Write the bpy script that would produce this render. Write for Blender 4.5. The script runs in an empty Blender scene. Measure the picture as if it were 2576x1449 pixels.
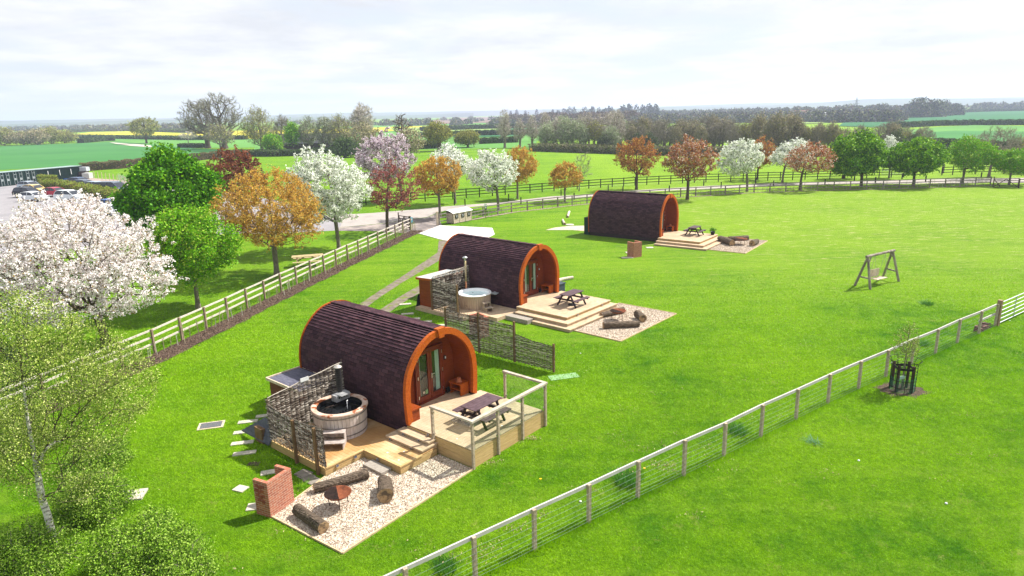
import bpy, math, random
import numpy as np
from mathutils import Vector, Matrix
random.seed(7); rng = np.random.default_rng(7)
D = bpy.data; SC = bpy.context.scene; COL = SC.collection
R = math.radians
# ------------------------------------------------------------------ camera
F_PX, CAM_H, HOR_Y, HOR_SL, PW = 1680.0, 11.5, 285.0, 0.0227, 2576.0
_roll = math.atan(HOR_SL)
_pitch = math.atan((724.5 - HOR_Y) * math.cos(_roll) / F_PX)
FWD = np.array([0, math.cos(_pitch), -math.sin(_pitch)])
_r0 = np.array([1., 0, 0]); _u0 = np.cross(_r0, FWD)
RT = math.cos(_roll) * _r0 - math.sin(_roll) * _u0
UP = math.sin(_roll) * _r0 + math.cos(_roll) * _u0
cd = D.cameras.new('camera'); cam = D.objects.new('camera', cd); COL.objects.link(cam)
cd.sensor_width = 36; cd.lens = F_PX / PW * 36; cd.clip_start = .2; cd.clip_end = 40000
cam.matrix_world = Matrix(((RT[0], UP[0], -FWD[0], 0), (RT[1], UP[1], -FWD[1], 0), (RT[2], UP[2], -FWD[2], CAM_H), (0, 0, 0, 1)))
SC.camera = cam
def ray(x, y): return (x - 1288) / F_PX * RT - (y - 724.5) / F_PX * UP + FWD
def G(x, y, z=0.0):
    d = ray(x, y); t = (z - CAM_H) / d[2]; return np.array([t * d[0], t * d[1], z])
def hz(b, tx, ty):                       # height of the point above ground point b seen at the pixel
    d = ray(tx, ty); t = math.hypot(b[0], b[1]) / math.hypot(d[0], d[1]); return CAM_H + t * d[2]
# ------------------------------------------------------------------ light
SUN_AZ, SUN_EL = 27.0, 50.0               # azimuth measured from +x towards +y
W = D.worlds.new('World'); SC.world = W; W.use_nodes = True
nt = W.node_tree; nt.nodes.clear()
def N(nt, t, **k):
    n = nt.nodes.new(t)
    for a, b in k.items():
        if a.startswith('i_'): n.inputs[a[2:].replace('_', ' ')].default_value = b
        else: setattr(n, a, b)
    return n
sky = N(nt, 'ShaderNodeTexSky', sky_type='NISHITA', sun_disc=False, sun_elevation=R(SUN_EL), sun_rotation=R(90 - SUN_AZ), altitude=100, air_density=1.0, dust_density=2.0, ozone_density=1.0)
tc = N(nt, 'ShaderNodeTexCoord')
sep = N(nt, 'ShaderNodeSeparateXYZ'); nt.links.new(tc.outputs['Generated'], sep.inputs[0])
zc = N(nt, 'ShaderNodeMath', operation='MAXIMUM'); nt.links.new(sep.outputs[2], zc.inputs[0]); zc.inputs[1].default_value = 0.0
za = N(nt, 'ShaderNodeMath', operation='ADD'); nt.links.new(zc.outputs[0], za.inputs[0]); za.inputs[1].default_value = .10
dv = N(nt, 'ShaderNodeVectorMath', operation='DIVIDE'); nt.links.new(tc.outputs['Generated'], dv.inputs[0])
cb = N(nt, 'ShaderNodeCombineXYZ'); nt.links.new(za.outputs[0], cb.inputs[0]); nt.links.new(za.outputs[0], cb.inputs[1]); cb.inputs[2].default_value = 1
nt.links.new(cb.outputs[0], dv.inputs[1])
n1 = N(nt, 'ShaderNodeTexNoise', noise_dimensions='3D'); n1.inputs['Scale'].default_value = .55; n1.inputs['Detail'].default_value = 9; n1.inputs['Roughness'].default_value = .58; n1.inputs['Distortion'].default_value = .3
nt.links.new(dv.outputs[0], n1.inputs['Vector'])
r1 = N(nt, 'ShaderNodeValToRGB'); nt.links.new(n1.outputs[0], r1.inputs[0])
r1.color_ramp.elements[0].position = .40; r1.color_ramp.elements[0].color = (0, 0, 0, 1)
r1.color_ramp.elements[1].position = .52; r1.color_ramp.elements[1].color = (1, 1, 1, 1)
n2 = N(nt, 'ShaderNodeTexNoise'); n2.inputs['Scale'].default_value = 1.1; n2.inputs['Detail'].default_value = 8; n2.inputs['Roughness'].default_value = .6
nt.links.new(dv.outputs[0], n2.inputs['Vector'])
r2 = N(nt, 'ShaderNodeValToRGB'); nt.links.new(n2.outputs[0], r2.inputs[0])
r2.color_ramp.elements[0].position = .38; r2.color_ramp.elements[0].color = (7.7, 7.9, 8.5, 1)
r2.color_ramp.elements[1].position = .60; r2.color_ramp.elements[1].color = (10.2, 10.2, 10.3, 1)
gap = N(nt, 'ShaderNodeMix', data_type='RGBA'); gap.inputs[0].default_value = .12
gap.inputs[6].default_value = (8.2, 8.9, 10.0, 1); nt.links.new(sky.outputs[0], gap.inputs[7])
mx = N(nt, 'ShaderNodeMix', data_type='RGBA'); nt.links.new(r1.outputs[0], mx.inputs[0]); nt.links.new(gap.outputs[2], mx.inputs[6]); nt.links.new(r2.outputs[0], mx.inputs[7])
bg = N(nt, 'ShaderNodeBackground'); bg.inputs[1].default_value = .053; nt.links.new(mx.outputs[2], bg.inputs[0])
wo = N(nt, 'ShaderNodeOutputWorld'); nt.links.new(bg.outputs[0], wo.inputs[0])
sl = D.lights.new('sun', 'SUN'); sl.energy = 5.0; sl.angle = R(.6); sl.color = (1, .955, .88)
sun = D.objects.new('sun', sl); COL.objects.link(sun)
sd = Vector((math.cos(R(SUN_AZ)) * math.cos(R(SUN_EL)), math.sin(R(SUN_AZ)) * math.cos(R(SUN_EL)), math.sin(R(SUN_EL))))
sun.rotation_euler = sd.to_track_quat('Z', 'Y').to_euler()
SC.view_settings.view_transform = 'Standard'; SC.view_settings.look = 'None'; SC.view_settings.exposure = 0.95; SC.view_settings.gamma = 1
SC.cycles.max_bounces = 6; SC.cycles.transparent_max_bounces = 12; SC.cycles.volume_bounces = 1

# ------------------------------------------------------------------ materials
MATS = {}
def newmat(name):
    m = D.materials.new(name); m.use_nodes = True; MATS[name] = m
    t = m.node_tree; b = t.nodes['Principled BSDF']; return m, t, b
def L(t, a, b): t.links.new(a, b)
def coords(t, kind='Object', scale=(1, 1, 1), rot=(0, 0, 0)):
    c = N(t, 'ShaderNodeTexCoord'); mp = N(t, 'ShaderNodeMapping'); mp.inputs['Scale'].default_value = scale; mp.inputs['Rotation'].default_value = rot
    L(t, c.outputs[kind], mp.inputs[0]); return mp.outputs[0]
def mixc(t, f, a, b, blend='MIX'):
    m = N(t, 'ShaderNodeMix', data_type='RGBA', blend_type=blend)
    for i, v in ((0, f), (6, a), (7, b)):
        if hasattr(v, 'is_output') or isinstance(v, bpy.types.NodeSocket): L(t, v, m.inputs[i])
        else: m.inputs[i].default_value = v if i == 0 else (*v, 1)
    return m.outputs[2]
def noise(t, v, scale, detail=4, rough=.55, lo=.35, hi=.65, dist=0):
    n = N(t, 'ShaderNodeTexNoise'); n.inputs['Scale'].default_value = scale; n.inputs['Detail'].default_value = detail; n.inputs['Roughness'].default_value = rough; n.inputs['Distortion'].default_value = dist
    L(t, v, n.inputs['Vector']); r = N(t, 'ShaderNodeMapRange'); r.inputs[1].default_value = lo; r.inputs[2].default_value = hi; L(t, n.outputs[0], r.inputs[0]); return r.outputs[0]
def bump(t, b, h, st, dist=.02):
    n = N(t, 'ShaderNodeBump'); n.inputs['Strength'].default_value = st; n.inputs['Distance'].default_value = dist; L(t, h, n.inputs['Height']); L(t, n.outputs[0], b.inputs['Normal'])
def M(name, c1, c2=None, sc=6, rough=.8, st=(1, 1, 1), bmp=0, metal=0, c3=None, sc3=1.2, lo=.35, hi=.65, lo3=.5, hi3=.62, spec=.3, bd=.02):
    spec = min(spec, .12) if spec == .3 and rough > .45 else spec
    if name in MATS: return MATS[name]
    m, t, b = newmat(name); b.inputs['Roughness'].default_value = rough; b.inputs['Metallic'].default_value = metal; b.inputs['Specular IOR Level'].default_value = spec
    if c2 is None: c2 = tuple(x * .75 for x in c1)
    v = coords(t, scale=st); f = noise(t, v, sc, 5, .6, lo, hi); c = mixc(t, f, c2, c1)
    if c3 is not None:
        f3 = noise(t, coords(t), sc3, 4, .6, lo3, hi3); c = mixc(t, f3, c, c3)
    L(t, c, b.inputs['Base Color'])
    if bmp: bump(t, b, f, bmp, bd)
    return m
def leafmat(name, cols, rough=.6, trans=.35):
    # cols: list of (share, colour)
    m, t, b = newmat(name); b.inputs['Roughness'].default_value = rough; b.inputs['Specular IOR Level'].default_value = .08
    g = N(t, 'ShaderNodeNewGeometry'); r = N(t, 'ShaderNodeValToRGB'); r.color_ramp.interpolation = 'CONSTANT'; L(t, g.outputs['Random Per Island'], r.inputs[0])
    acc = 0; el = r.color_ramp.elements
    for i, (s, c) in enumerate(cols):
        e = el[0] if i == 0 else (el[1] if i == 1 else el.new(acc)); e.position = acc; e.color = (*c, 1); acc += s
    if len(cols) == 1: el[1].position = 1; el[1].color = (*cols[0][1], 1)
    f = noise(t, coords(t), .9, 3, .6, .3, .7)
    c = mixc(t, f, r.outputs[0], (.80, .80, .80), 'MULTIPLY'); 
    h = N(t, 'ShaderNodeHueSaturation'); L(t, c, h.inputs['Color']); 
    vv = N(t, 'ShaderNodeMapRange'); vv.inputs[3].default_value = 1.0; vv.inputs[4].default_value = 1.25; L(t, f, vv.inputs[0]); L(t, vv.outputs[0], h.inputs['Value'])
    L(t, h.outputs[0], b.inputs['Base Color'])
    tr = N(t, 'ShaderNodeBsdfTranslucent'); L(t, h.outputs[0], tr.inputs[0])
    ms = N(t, 'ShaderNodeMixShader'); ms.inputs[0].default_value = trans * .6; L(t, b.outputs[0], ms.inputs[1]); L(t, tr.outputs[0], ms.inputs[2])
    L(t, ms.outputs[0], t.nodes['Material Output'].inputs[0]); return m
def wood(name, c1, c2, axis=0, rough=.65, bmp=.15, knots=True):
    st = [9, 9, 9]; st[axis] = .6
    m = M(name, c1, c2, sc=2.5, rough=rough, st=tuple(st), bmp=bmp, c3=tuple(x * .55 for x in c2) if knots else None, sc3=5, lo3=.62, hi3=.72, bd=.01); return m
ORANGE = M('orange_timber', (.44, .100, .012), (.32, .062, .008), sc=2.5, st=(1.2, 6, 6), rough=.5, bmp=.1, c3=(.30, .05, .008), sc3=3, lo3=.6, hi3=.75)
ORANGE_B = M('orange_boards', (.27, .055, .010), (.18, .034, .007), sc=3, st=(1, 1, 14), rough=.55, bmp=.35, bd=.03, c3=(.22, .035, .006), sc3=9, lo3=.62, hi3=.74)
DOORW = M('door_timber', (.20, .035, .012), (.13, .022, .009), sc=4, rough=.4)
DECK = M('deck_boards', (.56, .425, .29), (.42, .305, .195), sc=1.5, st=(3, 3, 3), rough=.6, c3=(.36, .27, .18), sc3=1.1, lo3=.48, hi3=.72)
DECK_WET = M('deck_boards_stained', (.46, .27, .11), (.36, .19, .07), sc=1.0, rough=.45, c3=(.60, .42, .24), sc3=.7, lo3=.45, hi3=.62)
DECK_SIDE = M('deck_side_boards', (.52, .36, .17), (.42, .28, .12), sc=3, st=(1, 1, 8), rough=.7, bmp=.2)
GREYWOOD = M('weathered_wood', (.46, .37, .28), (.30, .235, .17), sc=5, st=(2, 2, 2), rough=.8, bmp=.3)
PALEWOOD = M('pale_wood', (.62, .52, .40), (.45, .36, .26), sc=5, rough=.8, bmp=.3, c3=(.25, .18, .12), sc3=8, lo3=.66, hi3=.74)
BROWNPOST = M('brown_post', (.22, .135, .07), (.12, .075, .04), sc=6, st=(2, 2, 1), rough=.8, bmp=.3)
WHITEWOOD = M('whitened_wood', (.50, .43, .355), (.34, .285, .225), sc=4, st=(1, 1, 1), rough=.8, bmp=.2, c3=(.30, .26, .22), sc3=5, lo3=.66, hi3=.74)
DARKRAIL = M('black_rail', (.030, .026, .022), (.016, .014, .012), sc=5, rough=.7)
GREYRAIL = M('grey_rail', (.30, .26, .24), (.15, .13, .12), sc=3, st=(1, 1, 4), rough=.85, bmp=.2)
PLASTIC = M('purple_brown_table', (.115, .075, .085), (.075, .047, .055), sc=6, rough=.55)
PLASTIC_D = M('dark_table_legs', (.04, .026, .03), (.025, .017, .02), sc=6, rough=.55)
BLACK = M('black_plastic', (.012, .012, .013), rough=.4)
STEEL = M('stainless_steel', (.6, .6, .6), (.5, .5, .5), rough=.28, metal=1)
GALV = M('galvanised_steel', (.55, .58, .60), (.42, .45, .47), rough=.4, metal=.6)
RUST = M('rusty_steel', (.26, .085, .04), (.16, .05, .025), sc=9, rough=.85, c3=(.10, .035, .02), sc3=4)
BARK = M('bark', (.13, .10, .075), (.06, .045, .033), sc=14, st=(1, 1, .35), rough=.95, bmp=.6, bd=.03)
BARK_G = M('grey_bark', (.24, .21, .165), (.12, .105, .08), sc=14, st=(1, 1, .35), rough=.95, bmp=.5, bd=.03)
LOGBARK = M('log_bark', (.25, .19, .14), (.055, .042, .032), sc=9, st=(.5, 3, 3), rough=.95, bmp=1.0, bd=.05)
LOGEND = M('log_end', (.40, .27, .15), (.24, .15, .08), sc=10, rough=.9, c3=(.10, .07, .05), sc3=6)
PALEBARK = M('bare_pale_log', (.70, .62, .52), (.45, .38, .30), sc=7, rough=.9)
SLAB = M('paving_slab', (.52, .47, .40), (.40, .36, .31), sc=8, rough=.9, bmp=.2)
SLAB2 = M('grey_step_slab', (.33, .295, .25), (.24, .21, .18), sc=8, rough=.9, bmp=.2)
TIMBEREDGE = M('edging_timber', (.58, .44, .28), (.42, .30, .18), sc=6, rough=.8)
TERRA = M('terracotta', (.50, .17, .08), (.38, .12, .06), rough=.8)
WATER_D, t_, b_ = newmat('dark_tub_water'); b_.inputs['Base Color'].default_value = (.006, .007, .008, 1); b_.inputs['Roughness'].default_value = .04
v_ = coords(t_); bump(t_, b_, noise(t_, v_, 5, 2), .05, .02)
WATER_B, t_, b_ = newmat('pale_blue_tub_water'); b_.inputs['Roughness'].default_value = .03
L(t_, mixc(t_, noise(t_, coords(t_), 1.6, 2), (.66, .90, .92), (.82, .96, .96)), b_.inputs['Base Color']); bump(t_, b_, noise(t_, coords(t_), 6, 2), .06, .02)
TUBWHITE = M('white_tub_shell', (.95, .95, .95), (.92, .92, .92), rough=.25)
GLASSPANE, t_, b_ = newmat('balustrade_glass')
tr_ = N(t_, 'ShaderNodeBsdfTransparent'); tr_.inputs[0].default_value = (.93, .97, .95, 1); gl_ = N(t_, 'ShaderNodeBsdfGlossy'); gl_.inputs['Roughness'].default_value = .01
lw_ = N(t_, 'ShaderNodeLayerWeight'); lw_.inputs[0].default_value = .5; pw_ = N(t_, 'ShaderNodeMath', operation='POWER'); L(t_, lw_.outputs['Facing'], pw_.inputs[0]); pw_.inputs[1].default_value = 4; fr_ = N(t_, 'ShaderNodeMath', operation='MULTIPLY_ADD'); L(t_, pw_.outputs[0], fr_.inputs[0]); fr_.inputs[1].default_value = .5; fr_.inputs[2].default_value = .04; ms_ = N(t_, 'ShaderNodeMixShader'); L(t_, fr_.outputs[0], ms_.inputs[0]); L(t_, tr_.outputs[0], ms_.inputs[1]); L(t_, gl_.outputs[0], ms_.inputs[2]); L(t_, ms_.outputs[0], t_.nodes['Material Output'].inputs[0])
DOORGLASS, t_, b_ = newmat('door_glass'); b_.inputs['Base Color'].default_value = (.05, .07, .065, 1); b_.inputs['Roughness'].default_value = .03; b_.inputs['Specular IOR Level'].default_value = 1.0; b_.inputs['Coat Weight'].default_value = .5
CURTAIN = M('curtain', (.46, .56, .50), (.30, .40, .35), sc=3, st=(1, 12, .3), rough=.9)
MESHW = M('wire', (.24, .31, .29), (.17, .22, .21), rough=.4, metal=.3)
LAMPBLUE = M('deck_lamp_lens', (.12, .14, .22), (.06, .07, .12), rough=.2)
CONT_G = M('container_green', (.010, .035, .028), (.007, .022, .019), sc=2, rough=.6)
CONT_ROOF = M('container_roof', (.30, .38, .38), (.20, .27, .27), sc=1, rough=.6)
WHITEPAINT = M('white_paint', (.75, .76, .77), (.62, .63, .64), rough=.5)
SIGNTEAL = M('teal_sign', (.04, .22, .30), (.03, .18, .26), rough=.4)
TYRE = M('tyre_rubber', (.015, .015, .016), rough=.8)
CARGLASS = M('car_glass', (.02, .025, .035), (.015, .02, .03), rough=.05, spec=.8)
SOIL = M('bare_soil', (.12, .09, .06), (.06, .045, .035), sc=7, rough=1, bmp=.8, bd=.05, c3=(.06, .11, .02), sc3=2.5, lo3=.55, hi3=.65)
# shingles (UV: u along the pod, v along the arc, metres)
SHING, t_, b_ = newmat('bitumen_shingles'); b_.inputs['Roughness'].default_value = .8; b_.inputs['Specular IOR Level'].default_value = .10
br = N(t_, 'ShaderNodeTexBrick'); uv = N(t_, 'ShaderNodeTexCoord'); L(t_, uv.outputs['UV'], br.inputs[0]); br.inputs['Scale'].default_value = 1
br.inputs['Brick Width'].default_value = .333; br.inputs['Row Height'].default_value = .145; br.inputs['Mortar Size'].default_value = .006; br.offset = .5
br.inputs['Color1'].default_value = (.078, .037, .047, 1); br.inputs['Color2'].default_value = (.036, .017, .024, 1); br.inputs['Mortar'].default_value = (.006, .004, .005, 1)
f_ = noise(t_, coords(t_, 'UV', (3, 8, 1)), 1.2, 5, .7, .56, .70); c_ = mixc(t_, f_, br.outputs[0], (.115, .042, .048))
f2_ = noise(t_, coords(t_, 'UV'), 60, 2, .7, .3, .7); c_ = mixc(t_, f2_, c_, (.5, .5, .5), 'MULTIPLY') if False else c_
L(t_, c_, b_.inputs['Base Color']); bump(t_, b_, f2_, .35, .01)
SHING_G = M('grey_shingles', (.13, .13, .17), (.07, .07, .10), sc=2, st=(2, 6, 2), rough=.7)
FELT = M('grey_roof_felt', (.42, .44, .44), (.35, .37, .37), sc=3, rough=.7)
# brick walls
BRICK, t_, b_ = newmat('red_brick'); b_.inputs['Roughness'].default_value = .9
br = N(t_, 'ShaderNodeTexBrick'); uv = N(t_, 'ShaderNodeTexCoord'); L(t_, uv.outputs['UV'], br.inputs[0]); br.inputs['Scale'].default_value = 1; br.inputs['Brick Width'].default_value = .225; br.inputs['Row Height'].default_value = .075; br.inputs['Mortar Size'].default_value = .007; br.inputs['Bias'].default_value = -.1
br.inputs['Color1'].default_value = (.40, .125, .07, 1); br.inputs['Color2'].default_value = (.25, .065, .04, 1); br.inputs['Mortar'].default_value = (.42, .33, .25, 1)
c_ = mixc(t_, noise(t_, coords(t_, 'UV', (4.4, 13, 1)), 1, 1, .5, .66, .72), br.outputs[0], (.46, .24, .17)); L(t_, c_, b_.inputs['Base Color']); bump(t_, b_, br.outputs['Fac'], -.4, .01)
# gravel
GRAVEL, t_, b_ = newmat('gravel'); b_.inputs['Roughness'].default_value = .9
vo = N(t_, 'ShaderNodeTexVoronoi'); vo.inputs['Scale'].default_value = 26; L(t_, coords(t_), vo.inputs['Vector'])
rp = N(t_, 'ShaderNodeValToRGB'); L(t_, vo.outputs['Color'], rp.inputs[0]); rp.color_ramp.elements[0].color = (.22, .15, .11, 1); rp.color_ramp.elements[0].position = .18; rp.color_ramp.elements[1].color = (.62, .55, .45, 1); rp.color_ramp.elements[1].position = .75
e_ = rp.color_ramp.elements.new(.4); e_.color = (.46, .37, .27, 1)
c_ = mixc(t_, noise(t_, coords(t_), .8, 4, .6, .35, .7), rp.outputs[0], (.86, .84, .84), 'MULTIPLY'); L(t_, c_, b_.inputs['Base Color']); bump(t_, b_, vo.outputs['Distance'], -1.0, .04)
PEBBLE = leafmat('pebble', [(.42, (.62, .54, .44)), (.30, (.46, .36, .27)), (.20, (.26, .20, .15)), (.08, (.78, .73, .66))], .85, 0)
BARKCHIP = leafmat('bark_chips', [(.5, (.10, .065, .05)), (.3, (.20, .14, .11)), (.2, (.05, .03, .025))], .9, 0)
STRAW = leafmat('straw', [(.6, (.50, .40, .24)), (.4, (.36, .30, .16))], .9, .1)
ASPH = M('pale_tarmac', (.28, .265, .275), (.235, .225, .235), sc=1.2, rough=.9, c3=(.19, .185, .195), sc3=.25, lo3=.5, hi3=.75)
CONC = M('concrete_lane', (.37, .325, .30), (.31, .28, .26), sc=1.5, rough=.9, c3=(.25, .23, .215), sc3=.35, lo3=.5, hi3=.72)
DARKTAR = M('worn_dark_track', (.20, .175, .17), (.13, .115, .11), sc=1.6, rough=.95, c3=(.33, .28, .25), sc3=.5, lo3=.45, hi3=.65, bmp=.3)
WHITEPAD = M('white_concrete_pad', (.66, .635, .60), (.60, .58, .55), sc=1, rough=.9, c3=(.50, .45, .38), sc3=1.6, lo3=.68, hi3=.74)
DIRT = M('dirt_yard', (.36, .29, .25), (.27, .22, .19), sc=.8, rough=1, bmp=.3)

def grass_colour(t, far=False):
    v = coords(t)
    a = noise(t, v, .9, 6, .7, .34, .66); b = noise(t, v, .11, 4, .6, .38, .62); c = noise(t, v, 9, 4, .75, .3, .7)
    col = mixc(t, a, (.058, .195, .002), (.165, .335, .003))
    col = mixc(t, b, col, (.190, .355, .004))
    c2_ = noise(t, v, 3.1, 4, .7, .3, .62); col = mixc(t, c2_, tuple([.60, .68, .5]), tuple([1., 1., 1.])) if False else mixc(t, 1.0, col, mixc(t, c2_, (.66, .74, .6), (1.0, 1.0, 1.0)), 'MULTIPLY'); col2 = mixc(t, c, (.55, .62, .5), (1.08, 1.06, 1.0))
    col = mixc(t, 1.0, col, col2, 'MULTIPLY'); return col, a, c, v
GRASS, t_, b_ = newmat('lawn_grass'); b_.inputs['Roughness'].default_value = .9; b_.inputs['Specular IOR Level'].default_value = .1
col, a_, c_, v_ = grass_colour(t_)
# faded clippings in mown rows (they lie on the far lawn), thatch spots nearer
sp = N(t_, 'ShaderNodeSeparateXYZ'); L(t_, v_, sp.inputs[0])
row = noise(t_, coords(t_, scale=(.55, 2.6, 1), rot=(0, 0, R(-8))), 1.0, 5, .8, .55, .63)
reg = N(t_, 'ShaderNodeMapRange'); reg.inputs[1].default_value = 34; reg.inputs[2].default_value = 60; L(t_, sp.outputs[1], reg.inputs[0])
reg2 = N(t_, 'ShaderNodeMapRange'); reg2.inputs[1].default_value = 4; reg2.inputs[2].default_value = 22; L(t_, sp.outputs[0], reg2.inputs[0])
reg3 = N(t_, 'ShaderNodeMapRange'); reg3.inputs[1].default_value = 120; reg3.inputs[2].default_value = 92; L(t_, sp.outputs[1], reg3.inputs[0])
def mul(t, a, b):
    m = N(t, 'ShaderNodeMath', operation='MULTIPLY')
    for i, v in enumerate((a, b)):
        if isinstance(v, bpy.types.NodeSocket): L(t, v, m.inputs[i])
        else: m.inputs[i].default_value = v
    return m.outputs[0]
rf = mul(t_, mul(t_, row, reg.outputs[0]), mul(t_, reg2.outputs[0], reg3.outputs[0]))
lt = mul(t_, mul(t_, reg.outputs[0], reg2.outputs[0]), .40)
col = mixc(t_, lt, col, (.22, .34, .015)); col = mixc(t_, mul(t_, rf, .9), col, (.46, .42, .20))
th = noise(t_, v_, 1.1, 6, .8, .57, .66); col = mixc(t_, mul(t_, th, .5), col, (.30, .30, .08)); mow = noise(t_, coords(t_, scale=(.06, 1.1, 1), rot=(0, 0, R(-36))), 1.0, 2, .5, .42, .58); col = mixc(t_, mul(t_, mow, .22), col, (.24, .36, .03))
L(t_, col, b_.inputs['Base Color']); bump(t_, b_, noise(t_, v_, 7, 5, .8, .2, .8), .9, .12)
BLADE, t_, b_ = newmat('grass_blades'); b_.inputs['Roughness'].default_value = .55; b_.inputs['Specular IOR Level'].default_value = .25
col, a_, c_, v_ = grass_colour(t_); col = mixc(t_, 1.0, col, (2.05, 1.85, 1.2), 'MULTIPLY'); L(t_, col, b_.inputs['Base Color'])
tr_ = N(t_, 'ShaderNodeBsdfTranslucent'); L(t_, col, tr_.inputs[0]); ms_ = N(t_, 'ShaderNodeMixShader'); ms_.inputs[0].default_value = .4; L(t_, b_.outputs[0], ms_.inputs[1]); L(t_, tr_.outputs[0], ms_.inputs[2]); L(t_, ms_.outputs[0], t_.nodes['Material Output'].inputs[0])
def field(name, c1, c2, sc=.02, rot=0, fine=None):
    m, t, b = newmat(name); b.inputs['Roughness'].default_value = 1; b.inputs['Specular IOR Level'].default_value = .1
    v = coords(t, scale=(1, 1, 1), rot=(0, 0, rot)); c = mixc(t, noise(t, v, sc, 5, .6), c2, c1)
    f = noise(t, coords(t, scale=(.05, 1, 1), rot=(0, 0, rot)), .35, 3, .6, .3, .7); c = mixc(t, mul(t, f, .25), c, tuple(x * .6 for x in c2)); L(t, c, b.inputs['Base Color']); return m
F_GREEN = field('young_wheat', (.060, .205, .050), (.042, .160, .042), .02)
F_BLUEG = field('blue_green_crop', (.035, .15, .055), (.025, .12, .045), .01)
F_BRIGHT = field('bright_pasture', (.12, .29, .06), (.085, .22, .045), .01)
F_YELLOW = field('rapeseed_flowers', (.62, .52, .02), (.45, .42, .03), .01)
F_PALE = field('pale_pasture', (.26, .36, .10), (.20, .30, .09), .01)
F_BROWN = field('ploughed_soil', (.22, .15, .12), (.17, .12, .10), .01)

# ------------------------------------------------------------------ mesh helpers
class MB:
    def __init__(s): s.v = []; s.f = []; s.uv = []
    def add(s, vs, fs, uvs=None):
        o = len(s.v); s.v += [tuple(map(float, p)) for p in vs]
        for i, f in enumerate(fs):
            s.f.append(tuple(o + j for j in f)); s.uv.append(uvs[i] if uvs else None)
        return s
    def box(s, c, d, rz=0, tilt=None, uv=False):
        x, y, z = [q / 2 for q in d]; m = Matrix.Rotation(rz, 3, 'Z')
        if tilt is not None: m = m @ tilt
        vs = [Vector(c) + m @ Vector((sx * x, sy * y, sz * z)) for sx in (-1, 1) for sy in (-1, 1) for sz in (-1, 1)]
        fs = [(0, 1, 3, 2), (4, 6, 7, 5), (0, 4, 5, 1), (2, 3, 7, 6), (0, 2, 6, 4), (1, 5, 7, 3)]
        uvs = None
        if uv:
            ax = [(1, 2), (1, 2), (0, 2), (0, 2), (0, 1), (0, 1)]; loc = [(sx * x, sy * y, sz * z) for sx in (-1, 1) for sy in (-1, 1) for sz in (-1, 1)]
            uvs = [[(loc[i][a] + c[a] + 50, loc[i][b] + c[b] + 50) for i in f] for f, (a, b) in zip(fs, ax)]
        return s.add(vs, fs, uvs)
    def bar(s, a, b, w, h):       # box from a to b
        a = Vector(a); b = Vector(b); d = (b - a); l = d.length; d.normalize()
        u = Vector((0, 0, 1)); 
        if abs(d.z) > .95: u = Vector((0, 1, 0))
        r = d.cross(u).normalized(); u = r.cross(d)
        vs = [p + r * sx * w / 2 + u * sz * h / 2 for p in (a, b) for sx in (-1, 1) for sz in (-1, 1)]
        return s.add(vs, [(0, 1, 3, 2), (4, 6, 7, 5), (0, 4, 5, 1), (2, 3, 7, 6), (0, 2, 6, 4), (1, 5, 7, 3)])
    def tube(s, pts, rad, n=8, cap=True):
        pts = [Vector(p) for p in pts]; rs = rad if hasattr(rad, '__len__') else [rad] * len(pts); vs = []; fs = []
        for i, p in enumerate(pts):
            d = (pts[min(i + 1, len(pts) - 1)] - pts[max(i - 1, 0)]).normalized(); u = Vector((0, 0, 1)) if abs(d.z) < .95 else Vector((1, 0, 0))
            r = d.cross(u).normalized(); u = r.cross(d)
            for k in range(n):
                a = 2 * math.pi * k / n; vs.append(p + (r * math.cos(a) + u * math.sin(a)) * rs[i])
        for i in range(len(pts) - 1):
            for k in range(n): fs.append((i * n + k, i * n + (k + 1) % n, (i + 1) * n + (k + 1) % n, (i + 1) * n + k))
        if cap: fs += [tuple(range(n))[::-1], tuple((len(pts) - 1) * n + k for k in range(n))]
        return s.add(vs, fs)
    def lathe(s, prof, c=(0, 0, 0), n=24, close=False):
        vs = [(c[0] + r * math.cos(2 * math.pi * k / n), c[1] + r * math.sin(2 * math.pi * k / n), c[2] + z) for r, z in prof for k in range(n)]
        fs = [(i * n + k, i * n + (k + 1) % n, (i + 1) * n + (k + 1) % n, (i + 1) * n + k) for i in range(len(prof) - 1) for k in range(n)]
        if close: fs += [tuple(range(n))[::-1], tuple((len(prof) - 1) * n + k for k in range(n))]
        return s.add(vs, fs)
    def prism(s, poly, z0, z1):
        n = len(poly); vs = [(x, y, z0) for x, y in poly] + [(x, y, z1) for x, y in poly]
        return s.add(vs, [tuple(range(n))[::-1], tuple(range(n, 2 * n))] + [(k, (k + 1) % n, n + (k + 1) % n, n + k) for k in range(n)])
    def sheet(s, poly, z): 
        return s.add([(x, y, z) for x, y in poly], [tuple(range(len(poly)))])
    def build(s, name, mat, parent=None, smooth=False, loc=None, rz=0):
        me = D.meshes.new(name); me.from_pydata(s.v, [], s.f)
        if any(u is not None for u in s.uv):
            l = me.uv_layers.new(name='UVMap'); i = 0
            for f, u in zip(s.f, s.uv):
                for k in range(len(f)):
                    l.data[i].uv = u[k] if u else (0, 0); i += 1
        me.materials.append(mat); me.update()
        if smooth:
            me.polygons.foreach_set('use_smooth', [True] * len(me.polygons))
        o = D.objects.new(name, me); COL.objects.link(o)
        if parent: o.parent = parent
        if loc is not None: o.location = loc
        o.rotation_euler.z = rz; return o
def tag(o, label=None, cat=None, group=None, kind=None):
    for k, v in (('label', label), ('category', cat), ('group', group), ('kind', kind)):
        if v: o[k] = v
    return o
def thing(name, label, cat, loc=(0, 0, 0), rz=0, group=None):
    o = D.objects.new(name, None); COL.objects.link(o); o.empty_display_size = .2; o.location = loc; o.rotation_euler.z = rz
    return tag(o, label, cat, group)
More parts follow.
